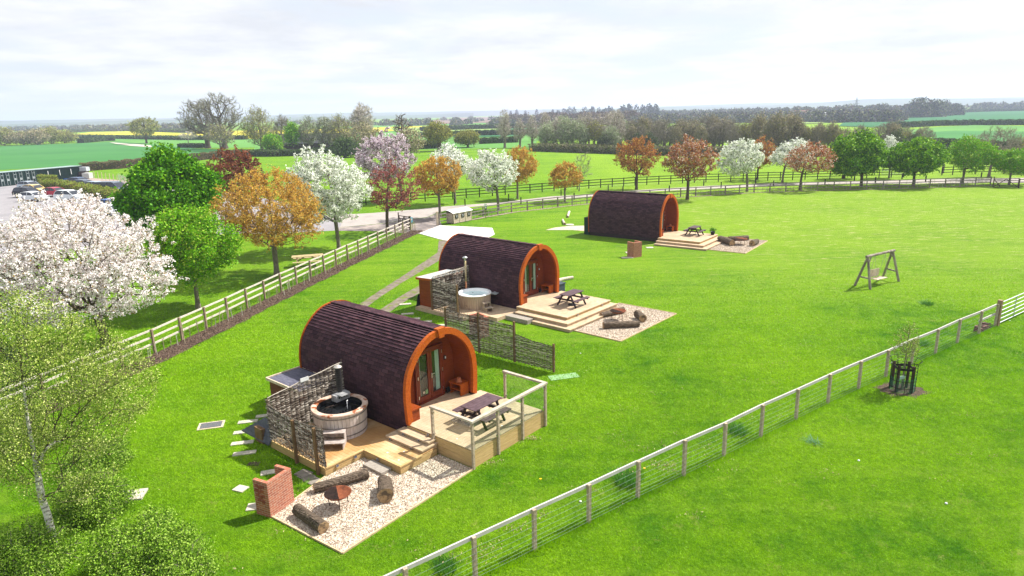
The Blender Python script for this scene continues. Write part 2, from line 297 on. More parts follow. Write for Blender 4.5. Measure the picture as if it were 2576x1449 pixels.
def copytree(o, loc, rz=0, label=None, scale=None, group=None, parent=None):
    c = o.copy(); COL.objects.link(c)
    if parent is None:
        c.location = loc; c.rotation_euler.z = rz
        if scale: c.scale = scale
        if label: c['label'] = label
        if group: c['group'] = group
    else: c.parent = parent
    for ch in o.children: copytree(ch, None, parent=c)
    return c
def rawmesh(name, V, Fq, mat, parent=None, kv=4, smooth=False):
    me = D.meshes.new(name); nv = len(V); nf = len(Fq)
    me.vertices.add(nv); me.vertices.foreach_set('co', np.ascontiguousarray(V, dtype=np.float32).ravel())
    me.loops.add(nf * kv); me.loops.foreach_set('vertex_index', np.ascontiguousarray(Fq, dtype=np.int32).ravel())
    me.polygons.add(nf); me.polygons.foreach_set('loop_start', np.arange(0, nf * kv, kv, dtype=np.int32)); me.polygons.foreach_set('loop_total', np.full(nf, kv, dtype=np.int32))
    if smooth: me.polygons.foreach_set('use_smooth', np.ones(nf, dtype=bool))
    me.materials.append(mat); me.update(calc_edges=True)
    o = D.objects.new(name, me); COL.objects.link(o)
    if parent: o.parent = parent
    return o
def struct(name, mb, mat): return tag(mb.build(name, mat), kind='structure')
def px(poly): return [tuple(G(x, y)[:2]) for x, y in poly]
class Fr:                                   # local frame of a pod: x out of the front, y to its right
    def __init__(s, ox, oy, ang): s.o = (ox, oy); s.a = R(ang); s.c = math.cos(s.a); s.s = math.sin(s.a)
    def w(s, x, y, z=0): return (s.o[0] + x * s.c - y * s.s, s.o[1] + x * s.s + y * s.c, z)
    def poly(s, P): return [s.w(*p)[:2] for p in P]
P1 = Fr(-2.75, 23.6, -39.8); P2 = Fr(1.67, 39.4, -41.0); P3 = Fr(14.45, 60.35, -37.0)
def inpoly(P, X, Y):
    ins = np.zeros(len(X), bool); n = len(P)
    for i in range(n):
        x1, y1 = P[i]; x2, y2 = P[(i + 1) % n]; c = ((y1 > Y) != (y2 > Y)); xx = (x2 - x1) * (Y - y1) / ((y2 - y1) if y2 != y1 else 1e-9) + x1; ins ^= c & (X < xx)
    return ins

# ------------------------------------------------------------------ ground, roads, fields, hills
e = [-14000, -6000, -2500, -1000, -400, -160, -60, 0, 60, 160, 400, 1000, 2500, 6000, 14000]
g = MB()
for x in e:
    for y in e: g.v.append((x, y + 200, 0))
n_ = len(e)
for i in range(n_ - 1):
    for j in range(n_ - 1): g.f.append((i * n_ + j, (i + 1) * n_ + j, (i + 1) * n_ + j + 1, i * n_ + j + 1)); g.uv.append(None)
struct('ground', g, GRASS)
def sheet(name, poly, z, mat, world=False): return struct(name, MB().sheet(poly if world else px(poly), z), mat)
road_top = [(936, 536), (1039, 527.5), (1112, 520), (1258, 509), (1387, 494), (1489, 488.7), (1607, 478), (1795, 467), (1950, 461.6), (2154, 456.6), (2422, 449.5), (2576, 447.5), (2800, 444)]
road_bot = [(2800, 459), (2576, 460), (2490, 459), (2300, 462), (2154, 463.5), (1887, 470), (1607, 483), (1491, 494), (1384, 503), (1314, 508.5), (1150, 524), (1103, 534), (1075, 546), (1031, 552), (960, 562), (855, 572)]
struct('road', MB().sheet(px(road_top + road_bot + [(560, 590), (540, 560), (760, 545)]), .008), CONC)
CARPARK = [(-700, 500), (-200, 480), (0, 469), (60, 462), (100, 470), (180, 462), (340, 470), (560, 480), (700, 505), (800, 535), (860, 562), (850, 580), (700, 587), (545, 590), (350, 602), (0, 650), (-400, 720), (-900, 760)]
sheet('car_park', CARPARK, .012, ASPH)
sheet('yard', [(60, 463), (157, 452), (215, 447), (300, 453), (355, 462), (420, 470), (340, 474), (180, 464), (100, 471)], .016, DIRT)
TRACKE = [(852, 573), (960, 563), (1031, 553), (1075, 547), (1098, 538), (1108, 545), (1106, 555), (1112, 566), (1107, 569), (1056, 589), (1036, 588), (953, 582), (852, 581)]
sheet('track', TRACKE, .020, DARKTAR)
RUT1 = [(1128, 604), (1122, 625), (1106, 655), (1020, 706), (960, 745), (918, 776), (905, 790), (880, 785), (900, 768), (960, 728), (1020, 690), (1100, 636), (1106, 612)]
RUT2 = [(1095, 700), (1100, 712), (1058, 736), (1010, 764), (974, 790), (955, 800), (940, 795), (958, 778), (1010, 744), (1056, 717), (1085, 700)]
RUTM = M('rutted_track', (.22, .185, .15), (.12, .10, .075), sc=2.5, rough=1, bmp=.5, c3=(.13, .16, .04), sc3=1.6, lo3=.52, hi3=.62)
sheet('track', [(1104, 603), (1150, 609), (1132, 625), (1112, 655), (1098, 650), (1102, 625)], .014, RUTM); sheet('track', RUT1, .010, RUTM); sheet('track', RUT2, .010, RUTM)
PADW = [(1054.6, 588), (1106.6, 568), (1238.4, 574.3), (1244.3, 590), (1226.7, 599), (1180, 612), (1128.6, 607), (1106.6, 602.6)]
struct('concrete_pad', MB().prism(px(PADW), 0, .05), WHITEPAD)
GCOR = [(1372, 579), (1395, 573), (1430, 569), (1470, 568), (1500, 575), (1490, 583), (1440, 579), (1400, 579)]
sheet('path', GCOR, .02, GRAVEL)
# distant fields
def fsheet(poly, z, mat): sheet('field', poly, z, mat)
fsheet([(-900, 395), (-300, 374), (0, 368), (180, 361), (300, 356), (470, 372), (600, 380), (560, 388), (470, 400), (360, 408), (215, 415), (0, 428), (-400, 455), (-900, 500)], .03, F_GREEN)
fsheet([(640, 390), (860, 381), (1240, 372.5), (1350, 371), (1350, 300), (1040, 300), (640, 345)], .02, F_BRIGHT)
fsheet([(170, 346), (330, 347), (480, 350), (720, 348), (950, 345), (1000, 352), (900, 364), (600, 372), (470, 372), (300, 356), (190, 358)], .05, F_BRIGHT)
fsheet([(274, 358), (330, 362), (379, 366), (383, 371), (330, 367.5), (290, 362)], .12, M('farm_track', (.5, .45, .38), rough=1))
fsheet([(172, 340), (232, 332.5), (330, 331), (480, 336), (620, 335), (640, 339), (700, 342), (700, 349), (480, 350.5), (300, 346.5), (205, 345)], .14, F_YELLOW)
fsheet([(455, 331), (620, 329), (760, 326), (880, 323), (1040, 318), (1250, 313), (1250, 317), (1070, 325), (930, 333), (760, 338), (640, 336), (455, 334)], .16, F_YELLOW)
fsheet([(980, 323), (1250, 314), (1330, 312), (1330, 320), (1170, 332), (1000, 334)], .18, F_PALE)
fsheet([(1060, 305), (1160, 296), (1290, 293), (1420, 294), (1420, 303), (1290, 307), (1080, 313)], .3, F_BROWN)
fsheet([(1050, 332), (1300, 321), (1420, 321), (1420, 335), (1250, 345), (1040, 345)], .1, F_BLUEG)
fsheet([(1050, 347), (1290, 343), (1400, 340), (1400, 352), (1300, 358), (1040, 362)], .1, F_BRIGHT)
fsheet([(2120, 310), (2200, 297.5), (2283, 297.7), (2382, 284.5), (2576, 278.5), (2900, 272), (2900, 307), (2576, 312.4), (2449, 314), (2283, 319), (2200, 321), (2110, 318)], .3, F_BLUEG)
fsheet([(2112, 301), (2150, 297), (2195, 293.5), (2200, 297), (2149, 303), (2060, 311), (1960, 314)], .4, F_PALE)
fsheet([(2293, 327), (2365, 320), (2449, 315.5), (2576, 318), (2900, 320), (2900, 395), (2576, 381), (2360, 372), (2230, 362), (2220, 345)], .2, F_BRIGHT)
fsheet([(2293, 336), (2400, 330), (2576, 332), (2900, 334), (2900, 393), (2576, 379), (2360, 371), (2240, 361)], .24, F_GREEN)
fsheet([(1640, 288), (1800, 287), (1960, 285), (1990, 291), (1850, 296), (1650, 296)], .3, F_BLUEG)
# hills on the horizon: long ridges with real height
def ridge(dist, a0, a1, hf, mat, depth=1500, n=220):
    g = MB(); m = 6
    for i in range(n + 1):
        a = a0 + (a1 - a0) * i / n; h = hf(a)
        for j in range(m + 1):
            s = j / m; rr = dist + depth * s; z = h * math.sin(math.pi * min(1, s * 1.25) / 2) ** 1.2 * (1 if s < .8 else 1 - (s - .8) * 2) - 1
            g.v.append((rr * math.sin(a), rr * math.cos(a), z))
    for i in range(n):
        for j in range(m): g.f.append((i * (m + 1) + j, i * (m + 1) + j + 1, (i + 1) * (m + 1) + j + 1, (i + 1) * (m + 1) + j)); g.uv.append(None)
    struct('hills', g, mat)
HILLM = field('far_hill_country', (.07, .12, .05), (.035, .06, .035), .0025)
def fb(a, s, o): return sum(math.sin(a * s * 2 ** k + o * (k + 1) * 1.7) / 2 ** k for k in range(6))
ridge(2900, -.95, -.05, lambda a: 17 + 2 * fb(a, 14, 1), HILLM, 900)
ridge(3900, -.95, .95, lambda a: 37 + 4 * fb(a, 11, 2.2) + 5 * min(1, max(0, (a - .40) / .08)), HILLM, 1600)
ridge(3300, .05, .95, lambda a: 27 + 4 * fb(a, 13, 4.1) + 12 * math.exp(-((a - .50) / .09) ** 2), HILLM, 900)

# ------------------------------------------------------------------ trees
def skeleton(seed, trunk, rc, targets, alpha=.4, step=.5, sag=.10, jit=.05):
    """grow limbs from the trunk polyline to every target; returns nodes, parents, tip counts"""
    r = np.random.default_rng(seed); cap = 14000
    P = np.zeros((cap, 3)); par = np.full(cap, -1); cost = np.zeros(cap); n = 0
    for i, p in enumerate(trunk):
        P[n] = p; par[n] = n - 1; cost[n] = 0 if i == 0 else cost[n - 1] + np.linalg.norm(P[n] - P[n - 1]) * .9; n += 1
    nt0 = n; allow0 = max(1, int(nt0 * rc)); top = P[nt0 - 1]; mid = P[allow0]
    o = np.argsort(np.linalg.norm(targets - mid, axis=1))
    for t in targets[o]:
        d = np.linalg.norm(P[allow0:n] - t, axis=1); s = d + alpha * cost[allow0:n]
        s += np.where(P[allow0:n, 2] > t[2] + .3, (P[allow0:n, 2] - t[2]) * .8, 0)
        k = allow0 + int(np.argmin(s)); a = P[k].copy(); ln = np.linalg.norm(t - a); m = max(1, int(ln / step))
        if n + m >= cap: break
        for j in range(1, m + 1):
            f = j / m; q = a + (t - a) * f; q[2] -= sag * ln * math.sin(math.pi * f); 
            if j < m: q += r.normal(0, jit * min(ln, 1.2), 3)
            P[n] = q; par[n] = k; cost[n] = cost[k] + np.linalg.norm(q - P[k]); k = n; n += 1
    P = P[:n]; par = par[:n]; cnt = np.zeros(n); has = np.zeros(n, bool); has[par[par >= 0]] = True; cnt[~has] = 1
    for i in range(n - 1, 0, -1): cnt[par[i]] += cnt[i]
    return P, par, cnt, nt0
def limbmesh(name, P, par, rad, mat, parent, flare=1.5):
    Vs = []; Fs = []; off = 0
    idx = np.arange(1, len(P)); a = P[par[idx]]; b = P[idx]; ra = rad[par[idx]].copy(); rb = rad[idx]
    ra = np.minimum(ra, rb * 1.35 + .004)
    for lo, hi, k in ((0, .035, 3), (.035, .09, 5), (.09, 9, 9)):
        s = (rb >= lo) & (rb < hi)
        if not s.any(): continue
        A = a[s]; B = b[s]; RA = ra[s]; RB = rb[s]; d = B - A; l = np.linalg.norm(d, axis=1, keepdims=True); d = d / np.maximum(l, 1e-6)
        B = B + d * (RB[:, None] * .35)
        u = np.where(np.abs(d[:, 2:3]) < .9, np.array([[0, 0, 1.]]), np.array([[1., 0, 0]])); rr = np.cross(d, u); rr /= np.linalg.norm(rr, axis=1, keepdims=True); uu = np.cross(rr, d)
        an = np.arange(k) * 2 * np.pi / k; c = np.cos(an)[None, :, None]; sn = np.sin(an)[None, :, None]
        ring = rr[:, None] * c + uu[:, None] * sn
        V = np.concatenate([A[:, None] + ring * RA[:, None, None], B[:, None] + ring * RB[:, None, None]], 1)   # m,2k,3
        m = len(A); base = (np.arange(m) * 2 * k)[:, None, None] + off; q = np.array([[i, (i + 1) % k, k + (i + 1) % k, k + i] for i in range(k)])[None]
        Vs.append(V.reshape(-1, 3)); Fs.append((base + q).reshape(-1, 4)); off += m * 2 * k
    return rawmesh(name, np.concatenate(Vs), np.concatenate(Fs), mat, parent, smooth=True)
def leafmesh(name, C, size, mat, parent, r, aspect=.7, orient=None, up=0.0, fold=0):
    n = len(C); 
    if orient is None: d1 = r.normal(size=(n, 3))
    else: d1 = orient + r.normal(0, .35, (n, 3))
    d1 /= np.linalg.norm(d1, axis=1, keepdims=True); d2 = r.normal(size=(n, 3)); d2[:, 2] *= (1 - up); d2 = np.cross(d1, d2); d2 /= np.linalg.norm(d2, axis=1, keepdims=True) + 1e-9
    s = size * r.uniform(.6, 1.25, (n, 1)); a = d1 * s; b = d2 * s * aspect
    V = np.stack([C - a, C + b * .9 - a * .1, C + a, C - b * .9 + a * .1], 1).reshape(-1, 3); Fq = np.arange(4 * n).reshape(n, 4)
    return rawmesh(name, V, Fq, mat, parent)
def tree_meshes(root, seed, h, rx, ry, zb, trunk_r, ntar, nleaf, lsize, lmat, bmat, cl=.22, shape=1.0, shell=.35, alpha=.4, off=(0, 0), lean=(0, 0), leader=.6, twig=None, tipr=.007, sag=.10, clump=0, aspect=.7, droop=0, step=.5, topheavy=0, along=2, peak=.22):
    """h height, rx/ry crown radii, zb crown base height"""
    r = np.random.default_rng(seed); ch = h - zb
    zt = zb + ch * leader; nn = 14
    tp = []
    for i in range(nn):
        f = i / (nn - 1); z = zt * f; w = .06 * h * .12 * math.sin(f * 5 + seed) * f
        tp.append((off[0] * .7 * f * f + w + lean[0] * f, off[1] * .7 * f * f + w * .6 + lean[1] * f, z - .05 if i == 0 else z))
    tp = np.array(tp); T = []
    bumps = r.normal(size=(7, 3)); bumps /= np.linalg.norm(bumps, axis=1, keepdims=True)
    while len(T) < ntar:
        v = r.normal(size=3); v /= np.linalg.norm(v); q = r.uniform(shell, 1) ** .6
        lump = 1 + .26 * max(0, float(np.max(bumps @ v)) - .6) * 2.5 - .22 * r.random()
        z = v[2] * q * lump; zz = zb + ch * (.44 + .56 * z) if z > 0 else zb + ch * (.44 + .44 * z)
        wr = (1 - peak * max(0, z) ** 1.5 if z > 0 else shape)
        if topheavy: wr *= 1
        T.append((off[0] + lean[0] + v[0] * q * lump * rx * wr, off[1] + lean[1] + v[1] * q * lump * ry * wr, zz))
    T = np.array(T); cx_, cy_ = off[0] + lean[0], off[1] + lean[1]
    T[:, 0] = cx_ + (T[:, 0] - cx_) * rx * .92 / np.percentile(np.abs(T[:, 0] - cx_), 99.8); T[:, 1] = cy_ + (T[:, 1] - cy_) * ry * .92 / np.percentile(np.abs(T[:, 1] - cy_), 99.8)
    zc_ = T[:, 2].min(); T[:, 2] = np.where(True, zb + (T[:, 2] - zc_) * (h - zb) * .97 / (np.percentile(T[:, 2], 99.9) - zc_), 0)
    P, par, cnt, nt0 = skeleton(seed, tp, min(.92, zb * .85 / zt), T, alpha, step, sag)
    rad = tipr + (trunk_r - tipr) * (cnt / cnt[0]) ** .60
    fl = np.clip(1 - P[:, 2] / .5, 0, 1) * (np.arange(len(P)) < nt0); rad = rad * (1 + .45 * fl)
    limbmesh('trunk', P, par, rad, bmat, root)
    if nleaf:
        sel = np.where(cnt <= along)[0]; sel = sel[P[sel, 2] > zb * .8]; pk = r.choice(sel, nleaf); f = r.random((nleaf, 1)); A = P[par[pk]]; B = P[pk]
        C = A + (B - A) * f * 1.1
        if clump:       # leaves gathered in tufts
            nc = max(1, nleaf // clump); ck = r.choice(sel, nc); cc = P[par[ck]] + (P[ck] - P[par[ck]]) * r.random((nc, 1)) + r.normal(0, cl, (nc, 3)) ; j = r.integers(0, nc, nleaf); C = cc[j] + r.normal(0, cl * .38, (nleaf, 3))
        else: C = C + r.normal(0, cl, (nleaf, 3))
        C[:, 2] -= droop * np.abs(r.normal(0, .3, nleaf))
        leafmesh('crown', C, lsize, lmat, root, r, aspect=aspect)
    if twig:
        nt_, ln, wd, tm = twig; sel = np.where(cnt <= 4)[0]; sel = sel[P[sel, 2] > zb * .7]; pk = r.choice(sel, nt_); A = P[par[pk]]; B = P[pk]; C = A + (B - A) * r.random((nt_, 1)); d = (B - A); d /= np.linalg.norm(d, axis=1, keepdims=True) + 1e-9
        d = d + r.normal(0, .55, d.shape); d[:, 2] += .25; d /= np.linalg.norm(d, axis=1, keepdims=True); leafmesh('twigs', C + d * ln * .7, ln, tm, root, r, aspect=wd / ln, orient=d)
    return root
LM = dict(
    cherry=leafmat('cherry_blossom', [(.58, (.94, .90, .89)), (.25, (.84, .75, .76)), (.11, (.28, .17, .05)), (.06, (.15, .15, .04))], .7, .30),
    pear=leafmat('pear_blossom', [(.68, (.93, .94, .88)), (.14, (.70, .73, .58)), (.18, (.14, .22, .06))], .7, .3),
    lilac=leafmat('lilac_blossom', [(.54, (.86, .76, .82)), (.20, (.58, .44, .53)), (.26, (.14, .11, .06))], .7, .3),
    purple=leafmat('purple_leaves', [(.5, (.36, .11, .10)), (.3, (.19, .05, .06)), (.2, (.48, .22, .14))], .6, .35),
    orange=leafmat('orange_young_leaves', [(.48, (.68, .40, .075)), (.27, (.36, .18, .04)), (.25, (.58, .46, .11))], .6, .35),
    copper=leafmat('copper_young_leaves', [(.38, (.48, .18, .07)), (.30, (.26, .10, .04)), (.32, (.56, .36, .09))], .6, .35),
    dcopper=leafmat('dark_copper_leaves', [(.6, (.28, .10, .05)), (.4, (.15, .06, .035))], .6, .35),
    copperw=leafmat('copper_leaves_with_flowers', [(.34, (.46, .16, .07)), (.26, (.25, .09, .04)), (.22, (.52, .32, .10)), (.18, (.86, .76, .68))], .6, .35),
    green=leafmat('maple_leaves', [(.45, (.095, .290, .006)), (.35, (.045, .155, .004)), (.2, (.20, .42, .01))], .5, .40),
    rgreen=leafmat('bright_maple_leaves', [(.45, (.15, .34, .010)), (.33, (.055, .165, .005)), (.22, (.28, .46, .02))], .5, .40),  # brighter, yellower leaf mix for the right hand maples
    lgreen=leafmat('fresh_leaves', [(.5, (.17, .40, .010)), (.3, (.12, .31, .010)), (.2, (.34, .46, .05))], .5, .40),
    sparse=leafmat('budding_leaves', [(.5, (.40, .41, .12)), (.3, (.28, .29, .10)), (.2, (.20, .17, .11))], .7, .3),
    sage=leafmat('grey_green_buds', [(.5, (.36, .43, .24)), (.5, (.26, .31, .18))], .7, .3),
    birch=leafmat('birch_young_leaves', [(.38, (.32, .42, .06)), (.44, (.13, .21, .025)), (.18, (.62, .66, .24))], .55, .45),
    bush=leafmat('shrub_leaves', [(.42, (.18, .33, .022)), (.33, (.33, .48, .08)), (.25, (.06, .14, .010))], .55, .40),
    olive=leafmat('olive_leaves', [(.5, (.33, .32, .07)), (.5, (.22, .23, .055))], .7, .3),
    dscrub=leafmat('brown_scrub', [(.5, (.16, .17, .08)), (.3, (.20, .17, .10)), (.2, (.12, .15, .05))], .8, .2),
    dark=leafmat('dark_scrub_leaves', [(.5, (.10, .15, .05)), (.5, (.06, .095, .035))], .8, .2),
    hedge=leafmat('clipped_hedge_leaves', [(.4, (.26, .33, .04)), (.35, (.16, .24, .03)), (.25, (.22, .16, .06))], .6, .3),
    brownh=leafmat('bare_hedge_twigs', [(.5, (.16, .105, .06)), (.3, (.22, .15, .09)), (.2, (.15, .18, .05))], .8, .2),
    twig=leafmat('bare_twigs', [(.5, (.34, .31, .25)), (.5, (.23, .215, .165))], .9, 0),
    twigp=leafmat('pale_bare_twigs', [(.5, (.60, .55, .48)), (.5, (.42, .37, .32))], .9, 0),
    brown=leafmat('brown_buds', [(.5, (.38, .32, .20)), (.5, (.30, .29, .15))], .8, .2))
def pxtree(label, bx, by, xl, xr, yt, yb, leaf, bark, nleaf, lsize, seed, tr=.17, ntar=420, name='tree', base=None, **k):
    b = G(bx, by) if base is None else np.array([*base, 0.]); d = math.hypot(b[0], b[1]); pm = F_PX / math.hypot(d, CAM_H) * math.hypot(1, 0)
    h = hz(b, (xl + xr) / 2, yt); zb = max(.4, hz(b, (xl + xr) / 2, yb)); zb = zb + (.10 * (h - zb) if tr < .3 and leaf != 'cherry' else 0); rx = (xr - xl) / 2 / pm; dx = ((xl + xr) / 2 - bx) / pm
    az = math.atan2(b[0], b[1])
    t = thing(name, label, 'tree', b, -az, k.pop('group', None))
    tree_meshes(t, seed, h * .985, rx * .97, min(rx * 1.0, 4.5 + .4 * rx), zb, tr, ntar, nleaf, lsize, LM[leaf] if leaf else None, bark, off=(dx, 0), **k); return t

# ------------------------------------------------------------------ glamping pods
def cr(P, n):
    """Catmull-Rom through the points, n samples, returned with equal arc spacing"""
    P = np.array(P, float); Q = np.vstack([2 * P[0] - P[1], P, 2 * P[-1] - P[-2]]); out = []
    for i in range(1, len(Q) - 2):
        for t in np.linspace(0, 1, 30, endpoint=False):
            a, b, c, d = Q[i - 1], Q[i], Q[i + 1], Q[i + 2]; out.append(.5 * (2 * b + (c - a) * t + (2 * a - 5 * b + 4 * c - d) * t * t + (3 * b - a - 3 * c + d) * t ** 3))
    out.append(P[-1]); out = np.array(out); s = np.r_[0, np.cumsum(np.linalg.norm(np.diff(out, axis=0), axis=1))]
    u = np.linspace(0, s[-1], n); return np.stack([np.interp(u, s, out[:, k]) for k in range(out.shape[1])], 1), s[-1]
def profile(W, zf, H, z0, n):
    """arch from left foot over the apex to the right foot; zf deck level, z0 bottom of the shell"""
    k = W / 3.76; h = (H - zf) / 3.15
    half = [(1.79 * k, z0), (1.81 * k, zf), (1.86 * k, zf + .7 * h), (1.86 * k, zf + 1.25 * h), (1.75 * k, zf + 1.85 * h), (1.46 * k, zf + 2.38 * h), (1.03 * k, zf + 2.80 * h), (.57 * k, zf + 3.06 * h), (.10 * k, zf + 3.145 * h)]
    pts = [(-a, b) for a, b in half] + [(a, b) for a, b in half[::-1]]
    return cr(pts, n)
def offs(P, d):
    T = np.gradient(P, axis=0); T /= np.linalg.norm(T, axis=1, keepdims=True); return P + np.stack([-T[:, 1], T[:, 0]], 1) * d
def archring(P_out, P_in, x0, x1):
    m = MB(); n = len(P_out)
    for X in (x0, x1):
        for P in (P_out, P_in):
            for y, z in P: m.v.append((X, y, z))
    for i in range(n - 1):
        for q in ((0, 0, 0, 1), (2, 2, 2, 3), (0, 0, 2, 2), (1, 1, 3, 3)): pass
        m.f += [(i, i + 1, n + i + 1, n + i), (2 * n + i, 3 * n + i, 3 * n + i + 1, 2 * n + i + 1), (i, 2 * n + i, 2 * n + i + 1, i + 1), (n + i, n + i + 1, 3 * n + i + 1, 3 * n + i)]; m.uv += [None] * 4
    for i in (0, n - 1): m.f.append((i, n + i, 3 * n + i, 2 * n + i)); m.uv.append(None)
    return m
def pod(fr, label, zf, H, LB, W=3.76, z0=.12, seed=1):
    t = thing('glamping_pod', label, 'cabin', fr.w(0, 0), fr.a, 'arched timber glamping pods'); r = random.Random(seed)
    # shell: stepped courses of shingles
    nc = 66; P, tot = profile(W, zf, H, z0, nc + 1); Nn = offs(P, 1) - P; m = MB(); xs = [-LB + .05, -.03]; half = nc // 2
    for i in range(nc):
        up = i < half; a, b = (i, i + 1) if up else (i + 1, i)          # a lower edge, b upper edge of the course
        sl = abs(Nn[a][1]); lip = .012 + .03 * sl
        pa = P[a] + Nn[a] * lip; pb = P[b] + Nn[b] * .002; v0 = (i if up else nc - i) * .145
        vs = []; nseg = 24
        for k in range(nseg + 1):
            x = xs[0] + (xs[1] - xs[0]) * k / nseg; w = r.uniform(-.25, .25) * lip; q = pa + Nn[a] * w
            vs += [(x, *q), (x, *pb), (x, *(P[a] + Nn[a] * .001))]
        fs = []; uvs = []
        for k in range(nseg):
            u0 = (xs[1] - xs[0]) * k / nseg; u1 = (xs[1] - xs[0]) * (k + 1) / nseg
            o = 3 * k; f = (o, o + 3, o + 4, o + 1); f2 = (o, o + 2, o + 5, o + 3)
            fs += [f, f2]; uvs += [[(u0, v0), (u1, v0), (u1, v0 + .145), (u0, v0 + .145)], [(u0, v0), (u0, v0), (u1, v0), (u1, v0)]]
        m.add(vs, fs, uvs)
    m.build('roof_shell', SHING, t)
    rc = MB(); q = int((LB) / .28)
    for k in range(q):
        x = -LB + .1 + k * .28; rc.box((x, 0, H + .045), (.30, .26, .03), tilt=Matrix.Rotation(R(4), 3, 'Y'), uv=True)
    rc.build('ridge_cap', SHING, t)
    n = 60; Pf, _ = profile(W, zf, H, zf, n); archring(offs(Pf, .05), offs(Pf, -.19), -.04, .10).build('front_arch', ORANGE, t)
    Pb, _ = profile(W, zf, H, z0, n); archring(offs(Pb, .07), offs(Pb, -.06), -LB, -LB + .06).build('rear_arch', ORANGE, t)
    k_ = MB(); k_.add([(.15, -.20, H + .10), (.15, .20, H + .10), (.15, .12, H - .27), (.15, -.12, H - .27), (-.06, -.20, H + .10), (-.06, .20, H + .10), (-.06, .12, H - .27), (-.06, -.12, H - .27)], [(0, 1, 2, 3), (4, 7, 6, 5), (0, 4, 5, 1), (1, 5, 6, 2), (2, 6, 7, 3), (3, 7, 4, 0)]); k_.build('keystone', ORANGE, t)
    Pi = offs(Pf, -.15); PO = offs(Pf, -.05); archring(PO, Pi, -1.0, -.045).build('porch_lining', ORANGE_B, t)
    w = MB(); w.add([(-1.0, *p) for p in offs(Pf, -.05)], [tuple(range(n))]); 
    w.build('front_wall', ORANGE_B, t)
    w = MB(); w.add([(-LB + .03, *p) for p in offs(Pb, -.03)], [tuple(range(n))[::-1]]); w.build('rear_wall', ORANGE_B, t)
    # floor skirt below the shell
    # doors
    dy0, dy1, dz1 = -.50, 1.0, zf + 2.10; X = -.97
    fm = MB()
    for y in (dy0 + .04, dy1 - .04): fm.box((X + .045, y, (zf + dz1) / 2), (.11, .08, dz1 - zf))
    fm.box((X + .045, (dy0 + dy1) / 2, dz1 + .04), (.11, dy1 - dy0, .08)); fm.box((X + .06, (dy0 + dy1) / 2, zf + .03), (.16, dy1 - dy0 - .16, .05)); fm.build('door_frame', DOORW, t)
    mid = (dy0 + dy1) / 2
    for s, (a, b) in enumerate(((dy0 + .09, mid - .006), (mid + .006, dy1 - .09))):
        d = MB(); X2 = X + .07; z_ = zf + .07; zt = dz1 - .01
        d.box((X2, a + .055, (z_ + zt) / 2), (.06, .11, zt - z_)); d.box((X2, b - .055, (z_ + zt) / 2), (.06, .11, zt - z_)); d.box((X2, (a + b) / 2, z_ + .11), (.059, b - a - .22, .22)); d.box((X2, (a + b) / 2, zt - .055), (.059, b - a - .22, .11))
        do = d.build('door', DOORW, t)
        MB().box((X2 + .003, (a + b) / 2, (z_ + zt) / 2 + .05), (.012, b - a - .22, zt - z_ - .33)).build('glass', GLASSPANE, do)
        MB().box((X + .014, (a + b) / 2, (z_ + zt) / 2), (.02, b - a - .1, zt - z_ - .1)).build('dark_backing', BLACK, do)  # black panel on the wall stands in for the unlit room
        cu = MB(); cw = (a + .12, a + .26) if s == 0 else (b - .33, b - .12)
        if s == 0: cw = (a + .12, a + .18) if zf > .6 else (a + .12, a + .30)
        kk = 9
        vs = [(X + .036 + .006 * (j % 2), cw[0] + (cw[1] - cw[0]) * j / kk, zz) for zz in (z_ + .24, zt - .12) for j in range(kk + 1)]
        cu.add(vs, [(j, j + 1, kk + 2 + j, kk + 1 + j) for j in range(kk)]); cu.build('curtain', CURTAIN, do)
        h = MB()
        if s == 1: h.box((X2 + .05, a + .05, zf + 1.02), (.02, .035, .20)); h.bar((X2 + .075, a + .05, zf + 1.08), (X2 + .075, a + .19, zf + 1.08), .022, .022); h.bar((X2 + .04, a + .05, zf + 1.08), (X2 + .085, a + .05, zf + 1.08), .02, .02); h.build('handle', STEEL, do)
        hg = MB(); yy = a + .01 if s == 0 else b - .01
        for zz in (zf + .3, zf + 1.1, zf + 1.85): hg.box((X2 + .035, yy, zz), (.03, .03, .13))
        hg.build('hinge', STEEL, do)
        if s == 0 and zf > .6:
            st = MB(); st.lathe([(0, 0), (.055, 0)], n=14); so = st.build('sticker', PALEWOOD, do); so.rotation_euler = (0, R(90), 0); so.location = (X2 + .012, a + .30, z_ + .36)
            MB().box((X2 + .012, a + .44, z_ + .36), (.004, .13, .17)).build('sticker', M('green_sticker', (.16, .30, .12), (.25, .34, .2), sc=20), do)
    ks = MB(); ks.box((X - .0, dy1 + .16, zf + 1.48), (.06, .09, .16)); ko = ks.build('key_safe', BLACK, t); MB().box((X + .035, dy1 + .17, zf + 1.49), (.012, .055, .09)).build('keypad', WHITEPAINT, ko)
    # low boxes in the porch
    b = MB(); y0, y1 = 1.20, 1.64
    b.box((-.50, (y0 + y1) / 2, zf + .475), (.66, y1 - y0 + .06, .05)); b.box((-.20, (y0 + y1) / 2, zf + .225), (.05, y1 - y0, .45)); b.box((-.77, (y0 + y1) / 2, zf + .225), (.05, y1 - y0, .45)); b.box((-.485, y1 - .02, zf + .225), (.52, .04, .45)); b.box((-.485, (y0 + y1) / 2 - .02, zf + .22), (.52, y1 - y0 - .04, .03))
    bo = b.build('porch_shelf', ORANGE, t)
    for j in range(9):
        pass
    MB().box((-.485, y1 - .05, zf + .225), (.50, .02, .43)).build('shelf_back', BLACK, bo)
    b = MB(); b.box((-.20, -1.36, zf + .46), (.52, .44, .045)); b.box((-.20, -1.38, zf + .217), (.44, .36, .435)); 
    b.build('porch_seat', ORANGE_B, t)
